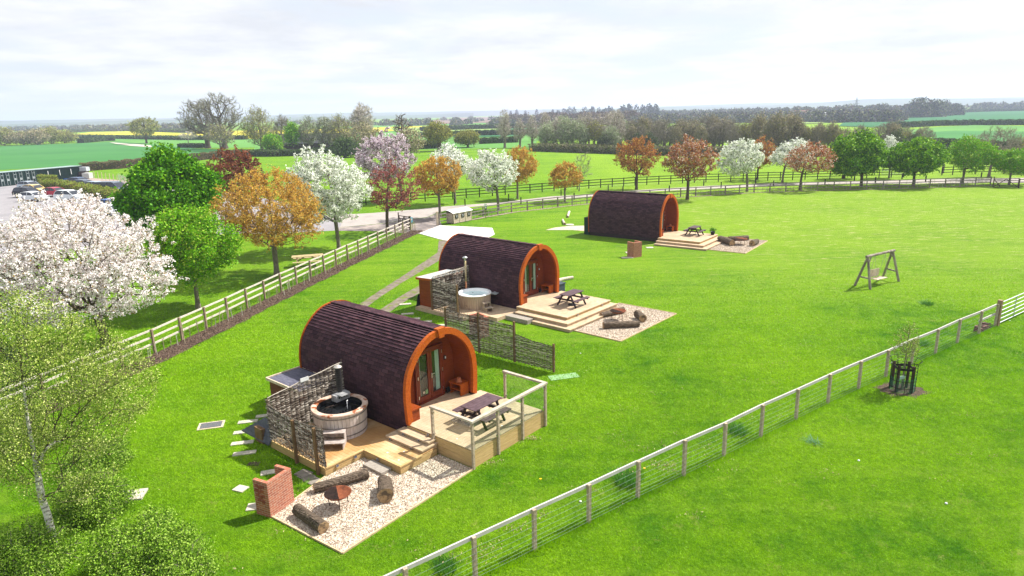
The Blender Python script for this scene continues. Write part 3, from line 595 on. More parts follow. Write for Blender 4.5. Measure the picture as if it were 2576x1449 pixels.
    s = MB(); s.box((-.80, 1.10, zf + .17), (.07, .16, .2), tilt=Matrix.Rotation(R(-20), 3, 'Y')); s.box((-.86, 1.10, zf + .06), (.05, .05, .12)); s.build('floodlight', BLACK, t)
    # timber floor edge under the front
    return t
pod(P1, 'nearest pod, dark shingled arch with glass balustrade deck and open barrel tub', .65, 3.78, 6.5, W=3.70, seed=1)
pod(P2, 'middle pod, dark shingled arch beside the blue water hot tub', .50, 3.78, 6.85, W=3.74, seed=2)
pod(P3, 'farthest pod, dark shingled arch standing by itself near the rear fence', .50, 4.06, 7.35, W=3.84, z0=.35, seed=3)
tag(MB().box((-3.7, 0, .2), (7.1, 3.5, .36)).build('skirt', M('dark_skirt', (.05, .035, .035)), None, loc=P3.w(0, 0), rz=P3.a), 'dark low plinth under the shell of the farthest pod', 'plinth')

# ------------------------------------------------------------------ decks
def boards(m, poly, z, along='y', wd=.146, gap=.007, th=.028):
    """planks clipped to an axis-parallel polygon (list of rectangles x0,x1,y0,y1)"""
    for x0, x1, y0, y1 in poly:
        if along == 'y':
            x = x0
            while x < x1 - .01:
                w = min(wd, x1 - x); m.box((x + w / 2, (y0 + y1) / 2, z - th / 2), (w - gap, y1 - y0, th)); x += wd
        else:
            y = y0
            while y < y1 - .01:
                w = min(wd, y1 - y); m.box(((x0 + x1) / 2, y + w / 2, z - th / 2), (x1 - x0, w - gap, th)); y += wd
def skirt(m, x0, x1, y0, y1, z0, z1, th=.04, out=.003):
    n = max(1, round((z1 - z0 - .03) / .145)); hh = (z1 - .03 - z0) / n
    for k in range(n):
        zc = z0 + hh * (k + .5)
        m.box(((x0 + x1) / 2, y0 + th / 2, zc), (x1 - x0, th, hh - .008)); m.box(((x0 + x1) / 2, y1 - th / 2, zc), (x1 - x0, th, hh - .008)); m.box((x1 - th / 2, (y0 + y1) / 2, zc), (th - .004, y1 - y0 - .01, hh - .008)); m.box((x0 + th / 2, (y0 + y1) / 2, zc), (th - .004, y1 - y0 - .01, hh - .008))
def nose(m, x0, x1, y0, y1, z, sides='FLR'):
    w = .09
    if 'F' in sides: m.box((x1 - w / 2 + .02, (y0 + y1) / 2, z + .004 - .02), (w, y1 - y0 + .04, .045))
    if 'L' in sides: m.box(((x0 + x1) / 2, y0 + w / 2 - .02, z + .002 - .02), (x1 - x0 - .06, w, .045))
    if 'R' in sides: m.box(((x0 + x1) / 2, y1 - w / 2 + .02, z + .002 - .02), (x1 - x0 - .06, w, .045))
DARKIN = M('under_deck', (.05, .04, .03), rough=1)
def lamp(par, x, y, z, rz=0):
    o = MB().box((0, 0, 0), (.03, .11, .085)).build('step_lamp', STEEL, par, loc=(x, y, z), rz=rz); MB().box((.017, 0, 0), (.006, .08, .055)).build('lens', LAMPBLUE, o); return o
def stud(m, x, y, z): m.lathe([(0, .008), (.03, .006), (.032, 0)], (x, y, z), 8)
# nearest pod
t = thing('timber_deck', 'two level timber deck with steps and glass sides at the nearest pod', 'deck', P1.w(0, 0), P1.a)
m = MB(); boards(m, [(-1.0, 0, -1.6, 1.6), (.0, 3.22, -1.78, 2.12)], .65, 'y'); m.build('upper_deck', DECK, t)
m = MB(); boards(m, [(-3.64, -.36, -5.12, -1.86), (-.36, 1.56, -3.53, -1.86)], .30, 'x'); m.build('lower_deck', DECK_WET, t)
m = MB(); skirt(m, -.03, 3.23, -1.80, 2.14, 0, .64); m.box((1.6, .17, .3), (3.1, 3.8, .58)); m.build('upper_side', DECK_SIDE, t)
m = MB(); skirt(m, -3.66, -.33, -5.15, -1.88, 0, .29); skirt(m, -.33, 1.58, -3.56, -1.9, 0, .289); nose(m, -3.66, -.33, -5.15, -3.56, .30, 'FL'); nose(m, -.33, 1.58, -3.56, -2.6, .30, 'FL'); m.build('lower_side', DECK_SIDE, t)
for (x0, x1, y0, z) in ((-.38, 1.53, -2.54, .42), (-.17, 1.45, -2.14, .535)):
    m = MB(); boards(m, [(x0, x1, y0, -1.80)], z, 'x'); skirt(m, x0 + .02, x1 - .02, y0 + .02, -1.80, .29, z - .005); nose(m, x0, x1, y0, -1.82, z, 'FL'); so = m.build('step', DECK, t)
for x, y, z, rz in ((-.1, -2.56, .36, -90), (1.0, -2.56, .36, -90), (.15, -2.15, .48, -90), (.95, -2.15, .48, -90), (1.1, -1.83, .60, -90), (.45, -3.6, .2, -90), (-.30, -4.7, .2, 0), (-.30, -3.95, .2, 0)): lamp(t, x, y, z, R(rz))
m = MB()
for x, y, z in ((.5, -3.2, .30), (1.2, -3.3, .30), (.9, -2.8, .30), (2.2, -1.5, .65), (2.8, .2, .65), (2.9, 1.4, .65)): stud(m, x, y, z)
m.build('stud_light', WHITEPAINT, t)
# glass balustrade
t = thing('glass_balustrade', 'timber framed glass balustrade round the nearest deck', 'balustrade', P1.w(0, 0), P1.a)
PO = [(1.38, -1.84), (3.27, -1.84), (3.27, -.55), (3.27, .80), (3.27, 2.17), (1.3, 2.17)]
for i, (x, y) in enumerate(PO): MB().box((x, y, (1.71 + (0 if i < 5 else .0)) / 2), (.085, .085, 1.70)).build('post', GREYWOOD, t)
for a, b in ((0, 1), (1, 4), (4, 5)):
    A, B = PO[a], PO[b]; ex = .045; m = MB()
    if a == 1: m.box((3.27, .165, 1.745), (.15, 4.15, .07))
    else: m.box(((A[0] + B[0]) / 2 - .0765, A[1], 1.745), (abs(A[0] - B[0]) - .02, .13, .069))
    m.build('handrail', WHITEWOOD, t)
for a, b in zip(range(5), range(1, 6)):
    A, B = Vector((*PO[a], 0)), Vector((*PO[b], 0)); d = (B - A).normalized(); A2 = A + d * .07; B2 = B - d * .07; c = (A2 + B2) / 2; l = (B2 - A2).length
    MB().box((c.x, c.y, 1.17), (l, .012, .98), rz=math.atan2(d.y, d.x)).build('glass_pane', GLASSPANE, t)
    m = MB()
    for q in (A2, B2):
        for z in (.75, 1.55): m.box((q.x, q.y, z), (.05, .05, .05), rz=math.atan2(d.y, d.x))
    m.build('clamp', STEEL, t)
# middle pod deck
t = thing('timber_deck', 'stepped timber deck with dark picnic table at the middle pod', 'deck', P2.w(0, 0), P2.a)
m = MB(); boards(m, [(-1.0, 0, -1.6, 1.6), (.0, 3.68, -2.2, 2.2)], .50, 'y'); nose(m, 0, 3.68, -2.2, 2.2, .50); m.build('upper_deck', DECK, t)
for (x0, x1, y0, y1, z) in ((.3, 4.10, -2.72, 2.3, .335), (1.85, 4.5, -3.05, 1.0, .17)):
    m = MB(); boards(m, [(x0, x1, y0, y1)], z, 'y'); nose(m, x0, x1, y0, y1, z, 'FL'); skirt(m, x0 + .02, x1 - .02, y0 + .02, y1, 0, z); m.build('step', DECK, t)
m = MB(); skirt(m, 0, 3.66, -2.18, 2.18, .0, .49); m.box((1.8, 0, .23), (3.5, 4.2, .45)); m.build('deck_side', DECK_SIDE, t)
m = MB(); boards(m, [(-5.6, -1.6, -5.1, -1.86), (-1.6, 0, -3.9, -1.86)], .20, 'x'); skirt(m, -5.62, -1.58, -5.12, -1.88, 0, .19); skirt(m, -1.58, .02, -3.92, -1.88, 0, .189); m.build('lower_deck', DECK, t)
for x, y, z, rz in ((.5, -2.24, .42, -90), (3.72, -1.2, .42, 0), (3.72, 1.3, .42, 0), (4.14, -.9, .25, 0), (1.2, -2.74, .25, -90)): lamp(t, x, y, z, R(rz))
# farthest pod deck
t = thing('timber_deck', 'three step timber deck with potted plant at the farthest pod', 'deck', P3.w(0, 0), P3.a)
m = MB(); boards(m, [(-1.0, 0, -1.6, 1.6), (.0, 3.9, -2.35, 1.9)], .50, 'y'); nose(m, 0, 3.9, -2.35, 1.9, .50); m.build('upper_deck', DECK, t)
for (x0, x1, y0, y1, z) in ((.05, 4.4, -2.85, 1.9, .32), (.1, 4.85, -3.35, 1.0, .14)):
    m = MB(); boards(m, [(x0, x1, y0, y1)], z, 'y'); nose(m, x0, x1, y0, y1, z, 'FL'); skirt(m, x0 + .02, x1 - .02, y0 + .02, y1, 0, z); m.build('step', DECK, t)
m = MB(); skirt(m, 0, 3.88, -2.33, 1.88, .0, .49); m.box((1.9, -.2, .23), (3.6, 4., .45)); m.build('deck_side', DECK_SIDE, t)
for x, y, z, rz in ((.9, -2.39, .42, -90), (.9, -2.9, .24, -90), (3.94, .8, .42, 0), (4.44, -1.2, .24, 0)): lamp(t, x, y, z, R(rz))

# gravel terraces with timber edging
def terrace(fr, poly, label, cuts=()):
    t = thing('gravel_terrace', label, 'gravel bed', fr.w(0, 0), fr.a)
    MB().sheet(poly, .03).build('gravel', GRAVEL, t)
    n = len(poly); 
    for i in range(n):
        if i in cuts: continue
        a, b = poly[i], poly[(i + 1) % n]; MB().bar((*a, .025), (*b, .025), .045, .06).build('edging', TIMBEREDGE, t)
    # loose stones
    a = np.array(poly); r = np.random.default_rng(3); k = 16000; X = r.uniform(a[:, 0].min(), a[:, 0].max(), k); Y = r.uniform(a[:, 1].min(), a[:, 1].max(), k); s = inpoly(poly, X, Y); C = np.stack([X[s], Y[s], np.full(s.sum(), .035)], 1)
    tag(leafmesh('loose_stones', C, .026, PEBBLE, t, r, aspect=.8), kind='stuff'); return t
terrace(P1, [(.30, -7.55), (3.45, -7.30), (3.27, -1.86), (1.62, -1.86), (1.62, -3.60), (-.30, -3.60), (-.30, -5.2), (.10, -6.65)], 'pale gravel bed with brick wall and three logs at nearest pod', cuts=(2, 3, 4, 5))
terrace(P2, [(4.14, -2.66), (7.42, -2.66), (7.42, 3.42), (3.55, 3.35), (3.6, 2.36), (4.14, 2.36)], 'gravel bed with fire bowl in front of middle pod', cuts=(3, 4, 5))
terrace(P3, [(4.45, -2.85), (7.95, -2.85), (7.85, 3.5), (3.95, 3.5), (3.95, 1.95), (4.45, 1.95)], 'gravel bed with fire bowl in front of farthest pod', cuts=(3, 4, 5))

# ------------------------------------------------------------------ picnic tables
def picnic(label, loc, rz, L_=1.46, topmat=PLASTIC, legmat=PLASTIC_D, group='dark picnic tables on the pod decks', sc=1):
    t = thing('picnic_table', label, 'picnic table', loc, rz, group)
    m = MB()
    for i in range(5): m.box((-.29 + i * .145, 0, .735), (.138, L_, .035))
    m.build('table_top', topmat, t)
    for s in (-1, 1):
        m = MB(); m.box((s * .62, 0, .44), (.13, L_ * .95, .035)); m.box((s * .77, 0, .44), (.13, L_ * .95, .035)); m.build('bench', topmat, t)
    for y in (-L_ * .34, L_ * .34):
        for s in (-1, 1): MB().bar((s * .26, y, .715), (s * .66, y, .0), .045, .10).build('leg', legmat, t)
        m = MB(); m.box((0, y + .035, .385), (1.62, .045, .10)); m.box((0, y + .035, .68), (.66, .045, .09)); m.build('cross_bar', legmat, t)
        MB().bar((0, y * .9, .39), (0, y * .25, .70), .045, .07).build('brace', legmat, t)
    return t
picnic('dark purplish picnic table on the nearest deck behind the glass balustrade', P1.w(1.95, .08, .65), P1.a)
picnic('dark picnic table on the deck of the middle pod', P2.w(2.38, .05, .50), P2.a)
picnic('dark picnic table on the deck of the farthest pod', P3.w(2.2, .65, .50), P3.a)
LT = M('green_tan_timber', (.44, .36, .20), (.33, .27, .14), sc=5, rough=.8)
picnic('light timber picnic table in tree shade behind the three rail fence', tuple(G(776, 668)), R(-74), 1.9, LT, LT, None).scale = (1.22, 1.28, 1.1)
def parasol_base(label, loc):
    m = MB(); m.lathe([(0, .075), (.05, .075), (.22, .06), (.25, .02), (.25, 0)], n=20); o = m.build('parasol_base', BLACK, None, smooth=True, loc=loc); tag(o, label, 'parasol base', 'parasol bases under the tables')
    MB().tube([(0, 0, .06), (0, 0, .36)], .025, 8).build('socket', STEEL, o)
parasol_base('round dark parasol base under the middle pod table', P2.w(2.45, .0, .50)); parasol_base('round dark parasol base under the farthest pod table', P3.w(2.3, .62, .50))
STONE = M('mottled_stone', (.30, .26, .22), (.15, .13, .11), sc=14, rough=.9, bmp=.6)
o = MB().lathe([(0, .16), (.16, .15), (.27, .08), (.28, 0)], n=20).build('parasol_base', STONE, None, smooth=True, loc=P1.w(1.75, -.25, .65)); tag(o, 'mottled stone parasol base under the nearest deck table', 'parasol base', 'parasol bases under the tables')

# ------------------------------------------------------------------ logs, fire bowls, brick walls
def log(label, a, b, r0, r1, bark=LOGBARK, group='sitting logs on the gravel', z=.03, kinks=.03, seed=0):
    rr = random.Random(seed); a = Vector((*a[:2], z + r0)); b = Vector((*b[:2], z + r1)); n = 14; c = (a + b) / 2; pts = []; m = MB(); k = 18; d = (b - a).normalized(); s = d.cross(Vector((0, 0, 1)))
    ph = [rr.uniform(0, 6) for _ in range(4)]; vs = []
    u = s.cross(d)
    for i in range(n + 1):
        f = i / n; p = a.lerp(b, f) + s * math.sin(f * 3.1 + ph[0]) * kinks; R_ = r0 + (r1 - r0) * f
        for j in range(k):
            an = 2 * math.pi * j / k; w = 1 + .05 * math.sin(an * 3 + ph[1] + f * 2) + .035 * math.sin(an * 7 + ph[2] + f * 5) + rr.uniform(-.035, .035); vs.append(p + (s * math.cos(an) + u * math.sin(an)) * R_ * w)
    fs = [(i * k + j, i * k + (j + 1) % k, (i + 1) * k + (j + 1) % k, (i + 1) * k + j) for i in range(n) for j in range(k)]
    o = MB().add([v - c for v in vs], fs).build('log', bark, None, loc=c); tag(o, label, 'log', group)
    for e, f in ((0, -1), (n, 1)):
        ring = [vs[e * k + j] - c for j in range(k)]; cc = sum(ring, Vector()) / k + d * f * .004; MB().add(ring + [cc], [(j, (j + 1) % k, k) for j in range(k)]).build('cut_end', LOGEND, o)
    return o
k3 = lambda x, y: ((960 + x * .345) / 1.59006, (1750 + y * .345) / 1.59006)
GG = lambda k, x, y, z=0: G(*k(x, y), z)
log('long barky log on gravel between nearest deck and fire bowl', GG(k3, 860, 640), GG(k3, 1490, 480), .15, .17, seed=1, kinks=.05)
log('short thick log with cracked end right of the nearest fire bowl', GG(k3, 1700, 770), GG(k3, 1668, 580), .25, .21, seed=2)
log('grey log lying at the near corner of the gravel', GG(k3, 680, 890), GG(k3, 965, 1125), .17, .18, seed=3)
kA = lambda x, y: ((1500 + x * .50466) / 1.59006, (850 + y * .50466) / 1.59006)
log('dark log behind the middle fire bowl', GG(kA, 1785, 835), GG(kA, 1975, 800), .15, .18, seed=4, kinks=.06)
log('short log at right of the middle gravel bed', GG(kA, 2075, 835), GG(kA, 2125, 875), .22, .22, seed=5)
log('dark log lying in front of the middle fire bowl', GG(kA, 1810, 925), GG(kA, 2090, 908), .19, .17, seed=6)
kC = lambda x, y: ((2100 + x * .3882) / 1.59006, (700 + y * .3882) / 1.59006)
log('dark log nearest the steps of the farthest deck', GG(kC, 2010, 690), GG(kC, 2130, 735), .28, .27, seed=7)
log('dark log behind the farthest fire bowl', GG(kC, 2095, 680), GG(kC, 2300, 675), .2, .22, seed=8)
log('short log with pale end at right of the farthest gravel bed', GG(kC, 2335, 738), GG(kC, 2390, 712), .26, .22, seed=9)
log('bleached branch log on grass near farthest pod and manhole', GG(kC, 410, 515), GG(kC, 388, 470), .13, .10, PALEBARK, 'bleached logs lying on the grass', 0, seed=10)
log('small bleached log nearer the fence behind farthest pod', GG(kC, 440, 440), GG(kC, 458, 390), .12, .13, PALEBARK, 'bleached logs lying on the grass', 0, seed=11)
log('long bleached branch on grass behind the middle pod', GG(kA, 1420, 560), GG(kA, 1570, 527), .13, .11, PALEBARK, 'bleached logs lying on the grass', 0, seed=12, kinks=.1)
def firebowl(label, loc, rz, h=.46, r=.40):
    t = thing('fire_bowl', label, 'fire bowl', loc, rz, 'rusty fire bowls on the gravel')
    prof = [(.001, h - .15), (r * .42, h - .135), (r * .78, h - .09), (r * .97, h - .02), (r, h), (r * .97, h), (r * .9, h - .02), (r * .72, h - .065), (r * .38, h - .11), (.001, h - .12)]
    MB().lathe(prof, n=32).build('bowl', RUST, t, smooth=True)
    m = MB(); s = r * .97
    for i in range(1, 20):
        y = -s + i * s / 10; w = math.sqrt(max(0, s * s - y * y))
        if w > .05: m.bar((0, y, h + .004), (-w, y, h + .004), .022, .012)
    for i in range(0, 11):
        x = -i * s / 10.5; w = math.sqrt(max(0, s * s - x * x)); m.bar((x, -w, h - .004), (x, w, h - .004), .020, .010)
    MB().add([(0, 0, h - .02)] + [(-r * .93 * math.sin(math.pi * k / 16), r * .93 * math.cos(math.pi * k / 16), h - .02) for k in range(17)], [(0, k + 1, k + 2) for k in range(16)]).build('dark_half_disc', M('dark_plate', (.035, .022, .018), (.015, .011, .010)), t)  # dark half disc added under the grill so that half reads dark
    m.build('grill', M('charred_grill', (.05, .03, .025), (.02, .014, .012)), t)
    MB().bar((.0, -r * .98, h + .008), (0, r * .98, h + .008), .018, .010).build('grill_bar', RUST, t)
    for k in range(3):
        a = 2 * math.pi * k / 3 + .5; MB().tube([(math.cos(a) * r * .62, math.sin(a) * r * .62, h - .11), (math.cos(a) * r * .80, math.sin(a) * r * .80, h - .22), (math.cos(a) * r * .78, math.sin(a) * r * .78, .0)], [.018, .015, .012], 6).build('leg', M('dark_iron', (.05, .03, .025)), t)
firebowl('round fire bowl with half grill nearest the camera', GG(k3, 1150, 800, .03), R(20), .48, .41); firebowl('round rusty fire bowl on the middle gravel bed', GG(kA, 1925, 850, .03), R(35), .55, .45); firebowl('round rusty fire bowl on the farthest gravel bed', GG(kC, 2215, 715, .03), R(35), .50, .62)
def brickwall(label, loc, rz, w=.95, d=.5, h=1.16, side=None, group='brick barbecue walls'):
    """three sided brick wall, open to -x; long wall along y"""
    t = MB(); th = .11; CAPM = BRICK
    def wall(x0, y0, x1, y1):
        m = t; L_ = math.hypot(x1 - x0, y1 - y0); dx, dy = (x1 - x0) / L_, (y1 - y0) / L_; nx, ny = dy * th / 2, -dx * th / 2
        vs = [(x0 - nx, y0 - ny, 0), (x1 - nx, y1 - ny, 0), (x1 + nx, y1 + ny, 0), (x0 + nx, y0 + ny, 0)]; vs += [(a, b, h) for a, b, _ in vs]
        fs = [(0, 1, 5, 4), (1, 2, 6, 5), (2, 3, 7, 6), (3, 0, 4, 7), (4, 5, 6, 7)]
        uvs = [[(0, 0), (L_, 0), (L_, h), (0, h)], [(0, 0), (th, 0), (th, h), (0, h)], [(0, 0), (L_, 0), (L_, h), (0, h)], [(0, 0), (th, 0), (th, h), (0, h)], [(0, .01), (L_, .01), (L_, .07), (0, .07)]]
        m.add(vs, fs, uvs)
    wall(0, -w / 2, 0, w / 2); wall(-d, -w / 2 + th / 2, -th / 2, -w / 2 + th / 2); wall(-d, w / 2 - th / 2, -th / 2, w / 2 - th / 2)
    o = t.build('brick_barbecue', BRICK, None, loc=loc, rz=rz); tag(o, label, 'barbecue', group)
    if side:
        m = MB(); rr = random.Random(5)
        for i in range(3):
            for j in range(3): m.box((-.12 - j * .12 - (i % 2) * .05, -w / 2 - .012, h - .16 - i * .16 - (j % 2) * .04), (.10, .035, .085))
        for j in range(2): m.box((-.16 - j * .15, -w / 2 - .012, h - .66 + j * .02), (.11, .035, .075))
        m.build('projecting_brick', M('plain_brick', (.33, .10, .06), (.20, .06, .04), sc=5), o)
    return o
a_ = np.array(P1.w(.32, -7.60)); b_2 = np.array(P1.w(.10, -6.66)); c_ = (a_ + b_2) / 2; brickwall('red brick barbecue wall at the corner of the nearest gravel', c_, math.atan2(b_2[1] - a_[1], b_2[0] - a_[0]) - math.pi / 2, .97, .52, 1.16, True)
c_ = G((1500 + 850 * .50466) / 1.59, (850 + 905 * .50466) / 1.59); brickwall('brick barbecue behind the woven screen near middle deck', (*G(1215, 792, 1.1)[:2], 0), R(35), .95, .6, 1.12)
brickwall('small brown brick barbecue on grass before the farthest pod', (10.2, 52.95, 0), R(-60), .85, .75, 1.22)

# ------------------------------------------------------------------ hot tubs
def hottub(fr, label, x, y, z, Rr, h, staves, rimmat, wat, open_):
    t = thing('hot_tub', label, 'hot tub', fr.w(x, y, z), fr.a)
    m = MB(); n = 44
    for k in range(n):
        a0 = 2 * math.pi * (k + .04) / n; a1 = 2 * math.pi * (k + .96) / n; vs = []
        for zz, rr in ((0, Rr * .95), (h, Rr)):
            for r_ in (rr, rr - .05):
                for a in (a0, a1): vs.append((r_ * math.cos(a), r_ * math.sin(a), zz))
        m.add(vs, [(0, 1, 5, 4), (2, 6, 7, 3), (0, 4, 6, 2), (1, 3, 7, 5), (4, 5, 7, 6), (0, 2, 3, 1)])
    m.build('stave_wall', staves, t)
    m = MB(); zs = (.12, .45, h - .14) if open_ else ()
    for zz in zs:
        rr = Rr * (.95 + .05 * zz / h); m.lathe([(rr + .006, zz), (rr + .012, zz), (rr + .012, zz + .05), (rr + .006, zz + .05)], n=44)
    if zs: m.build('hoop', M('dull_hoop', (.30, .27, .26), (.20, .18, .17), rough=.5, metal=.5), t)
    m = MB(); o_ = Rr + (.05 if open_ else .03); i_ = Rr - (.16 if open_ else .11)
    m.lathe([(i_, h - .3 if open_ else h - .25), (i_, h + .03), (i_ + .02, h + .055), (o_ - .02, h + .055), (o_, h + .03), (o_, h - .01), (Rr - .02, h - .01)], n=44); m.build('rim', rimmat, t, smooth=not open_)
    m = MB(); m.lathe([(0, h - .13 if open_ else h - .12), (i_ + .01, h - .13 if open_ else h - .12)], n=44); m.build('water', wat, t)
    if open_:
        m = MB(); m.lathe([(i_ - .01, h - .3), (i_ - .012, h + .02)], n=44); m.build('liner', M('dark_liner', (.02, .018, .017)), t)
    return t
STAVE_A = M('greyed_staves', (.62, .54, .50), (.46, .39, .36), sc=4, st=(4, 4, .5), rough=.8, c3=(.30, .22, .18), sc3=3, lo3=.62, hi3=.72)
STAVE_B = M('larch_staves', (.50, .38, .29), (.38, .28, .21), sc=4, st=(5, 5, .5), rough=.8, c3=(.28, .19, .13), sc3=3, lo3=.64, hi3=.72)
RIMW = M('weathered_rim', (.62, .48, .40), (.45, .30, .22), sc=3, rough=.7, c3=(.28, .09, .035), sc3=2.5, lo3=.55, hi3=.60)
t1 = hottub(P1, 'open wooden barrel tub with stove and dark water at nearest pod', -2.22, -3.08, .30, .98, .96, STAVE_A, RIMW, WATER_D, True)
# stove box with perforated flue
s = MB(); s.box((-.42, .38, 1.10), (.62, .30, .24), rz=R(90)); s.box((-.30, .38, 1.235), (.42, .46, .025), rz=R(90)); so = s.build('stove', M('stove_tin', (.55, .55, .55), (.32, .32, .33), rough=.35, metal=.4), t1)
for j in range(4): MB().tube([(-.27, .20 + j * .11, 1.12), (-.25, .20 + j * .11, 1.12)], .03, 10).build('air_hole', BLACK, so)
m = MB()
FLC = (-.50, .42)
m.tube([(*FLC, 1.2), (*FLC, 2.25)], .095, 14); m.build('flue_pipe', M('dark_pipe', (.04, .04, .045), (.02, .02, .02), rough=.4), t1)  # dark solid cylinder inside the guard makes it read darker
PERF, t_, b_ = newmat('perforated_guard'); b_.inputs['Base Color'].default_value = (.05, .045, .045, 1); b_.inputs['Roughness'].default_value = .4
m = MB()
for i in range(16):
    a = 2 * math.pi * i / 16
    for q in (0, 1):
        pts = [(FLC[0] + .11 * math.cos(a + (k * .12 if q else -k * .12)), FLC[1] + .11 * math.sin(a + (k * .12 if q else -k * .12)), 1.30 + k * .055) for k in range(17)]; m.tube(pts, .007, 3, False)
m.build('flue_guard', PERF, t1)
MB().lathe([(0, 2.31), (.06, 2.30), (.15, 2.24), (.155, 2.22), (.05, 2.22)], (*FLC, 0), 16).build('flue_cap', M('cap_tin', (.55, .5, .46), rough=.4, metal=.5), t1)
m = MB(); m.tube([(.1, .28, .95), (.13, .28, 1.12), (.18, .2, 1.12), (.2, .2, .80)], .014, 6); m.build('water_spout', WHITEPAINT, t1)
t2 = hottub(P2, 'larch hot tub with white rim and pale blue water at middle pod', -2.75, -2.85, .20, 1.0, .84, STAVE_B, TUBWHITE, WATER_B, False)
m = MB(); FL2 = (-1.02, .33); m.tube([(*FL2, .1), (*FL2, 2.72)], .062, 12); fo = m.build('flue_pipe', M('brassy_flue', (.45, .36, .18), (.30, .26, .16), sc=3, rough=.25, metal=.8), t2, smooth=True)
MB().lathe([(0, 2.93), (.05, 2.92), (.17, 2.84), (.17, 2.82), (.07, 2.80), (.07, 2.70), (.075, 2.66)], (*FL2, 0), 18).build('flue_cap', STEEL, fo)
MB().tube([(*FL2, .9), (*FL2, 1.35)], .066, 12).build('copper_sleeve', M('copper_band', (.50, .20, .10), rough=.3, metal=.6), fo)
m = MB(); m.add([(.85, .62, .84), (1.22, .50, .80), (1.25, .80, .83), (.80, .95, .86)], [(0, 1, 2, 3)]); 
m.box((1.0, .70, .82), (.42, .40, .03), rz=R(20)); m.build('lid_shelf', GALV, t2)
m = MB()
for a in (.3, 2.4): m.lathe([(0, 0), (.035, 0), (.04, -.01)], (.55 * math.cos(a) , .55 * math.sin(a) - .1, .735), 10)
m.build('jet', BLACK, t2)
MB().lathe([(0, 0), (.05, 0), (.05, -.02)], (0, 0, 0), 12).build('vent_plate', STEEL, t1, loc=None).location = (.30, -.93, .83)
def tubsteps(label, fr, x, y, z, rz, mat, n=2, w=.62, curved=True):
    t = thing('tub_steps', label, 'steps', fr.w(x, y, z), fr.a + rz, 'wooden steps beside hot tubs'); hs = (.24, .48)
    for i, h in enumerate(hs):
        m = MB(); x0 = .30 - i * .30
        for j in range(3): m.box((x0 + .06 + j * .1, 0, h), (.092, w + (0 if i == 0 else -.06), .03))
        m.build('tread', mat, t)
    for s in (-1, 1):
        m = MB(); m.box((.15, s * (w / 2 - .06), .23), (.30, .03, .45)) ; m.box((.45, s * (w / 2 - .06), .11), (.30, .028, .22)); m.build('side_panel', mat, t)
    return t
tubsteps('whitened curved steps in front of the open barrel tub', P1, -1.60, -3.83, .30, R(-48), M('bleached_steps', (.46, .40, .37), (.30, .25, .22), sc=5, rough=.8), w=.92)
tubsteps('small grey steps beside the blue water hot tub', P2, -1.72, -3.05, .20, R(-20), GREYWOOD, w=.50)

# ------------------------------------------------------------------ woven willow screens
WICK_L = leafmat('willow_light', [(.38, (.19, .16, .13)), (.37, (.055, .044, .036)), (.25, (.46, .41, .35))], .8, 0)
WICK_D = M('willow_upright', (.22, .16, .10), (.13, .09, .06), rough=.9)
def willow(label, a, b, z0, h0, h1, posts=(), par=None, seed=1, sag=.06, group='woven willow screens', postm=BROWNPOST, ph=None, dense=.024, wires=None):
    """one flat hurdle from a to b (world xy) standing at z0; h0/h1 heights at its ends"""
    r = random.Random(seed); a = Vector((*a[:2], 0)); b = Vector((*b[:2], 0)); Ln = (b - a).length; ang = math.atan2(b.y - a.y, b.x - a.x)
    t = thing('woven_screen', label, 'screen', (a.x, a.y, z0), ang, group); ns = max(3, round(Ln / .19)); sp = Ln / ns
    top = lambda x: h0 + (h1 - h0) * x / Ln - sag * math.sin(math.pi * x / Ln) + .01 * math.sin(x * 5)
    m = MB()
    for i in range(ns + 1):
        x = i * sp; m.tube([(x, r.uniform(-.01, .01), 0), (x + r.uniform(-.015, .015), 0, top(x) + r.uniform(.05, .13))], [.013, .008], 5)
    m.build('upright_rods', WICK_D, t); m = MB(); z = .06; row = 0
    while z < h1 + .3 or z < h0 + .3:
        x = r.uniform(-.12, 0)
        while x < Ln:
            ln = r.uniform(.7, 1.6); x1 = min(Ln + r.uniform(0, .03), x + ln); pts = []; k = max(2, int((x1 - x) / (sp / 2)) + 1); wob = r.uniform(-.012, .012)
            for j in range(k + 1):
                xx = x + (x1 - x) * j / k; ph_ = (xx / sp + row) * math.pi; zz = z * (1 if True else 1) + wob * math.sin(j * 1.1) + r.uniform(-.006, .006)
                if zz > top(min(Ln, max(0, xx))): continue
                pts.append((xx, .026 * math.sin(ph_ + .5 * math.pi), zz))
            if len(pts) > 1: m.tube(pts, r.uniform(.009, .015), 4, False)
            x = x1 - r.uniform(0, .1)
        z += dense * r.uniform(.8, 1.2); row += 1
    pts = [(i * Ln / 14, 0, top(i * Ln / 14)) for i in range(15)]; m.tube(pts, .017, 5); m.build('weave', WICK_L, t)
    for x, hh, zz in posts: MB().box((x, -.05 if par is None else par, (hh + zz) / 2), (.09, .09, hh - zz)).build('post', postm, t)
    return t
w1 = lambda x, y: P1.w(x, y)
willow('tall woven screen behind the open barrel tub', w1(-3.58, -5.10), w1(-3.50, -1.95), .30, 1.62, 2.02, posts=((.05, 1.5, -.3),), par=.07, seed=1, sag=-.02, dense=.023)
willow('lower woven screen along the deck beside barrel tub steps', w1(-3.5, -5.16), w1(-.28, -5.16), .30, 1.40, 1.45, posts=((1.62, 1.32, -.3), (2.86, 1.40, -.3)), par=-.075, seed=2, sag=.12, dense=.022)
MB().box((1.5, -.045, 1.86), (.34, .012, .15)).build('white_plate', WHITEPAINT, [o for o in D.objects if o.name.startswith('woven_screen')][0])
w2 = lambda x, y: P2.w(x, y)
willow('tall woven screen between the blue tub and orange shed', w2(-4.25, -4.75), w2(-4.15, -1.9), .20, 2.0, 2.15, seed=3, sag=-.02)
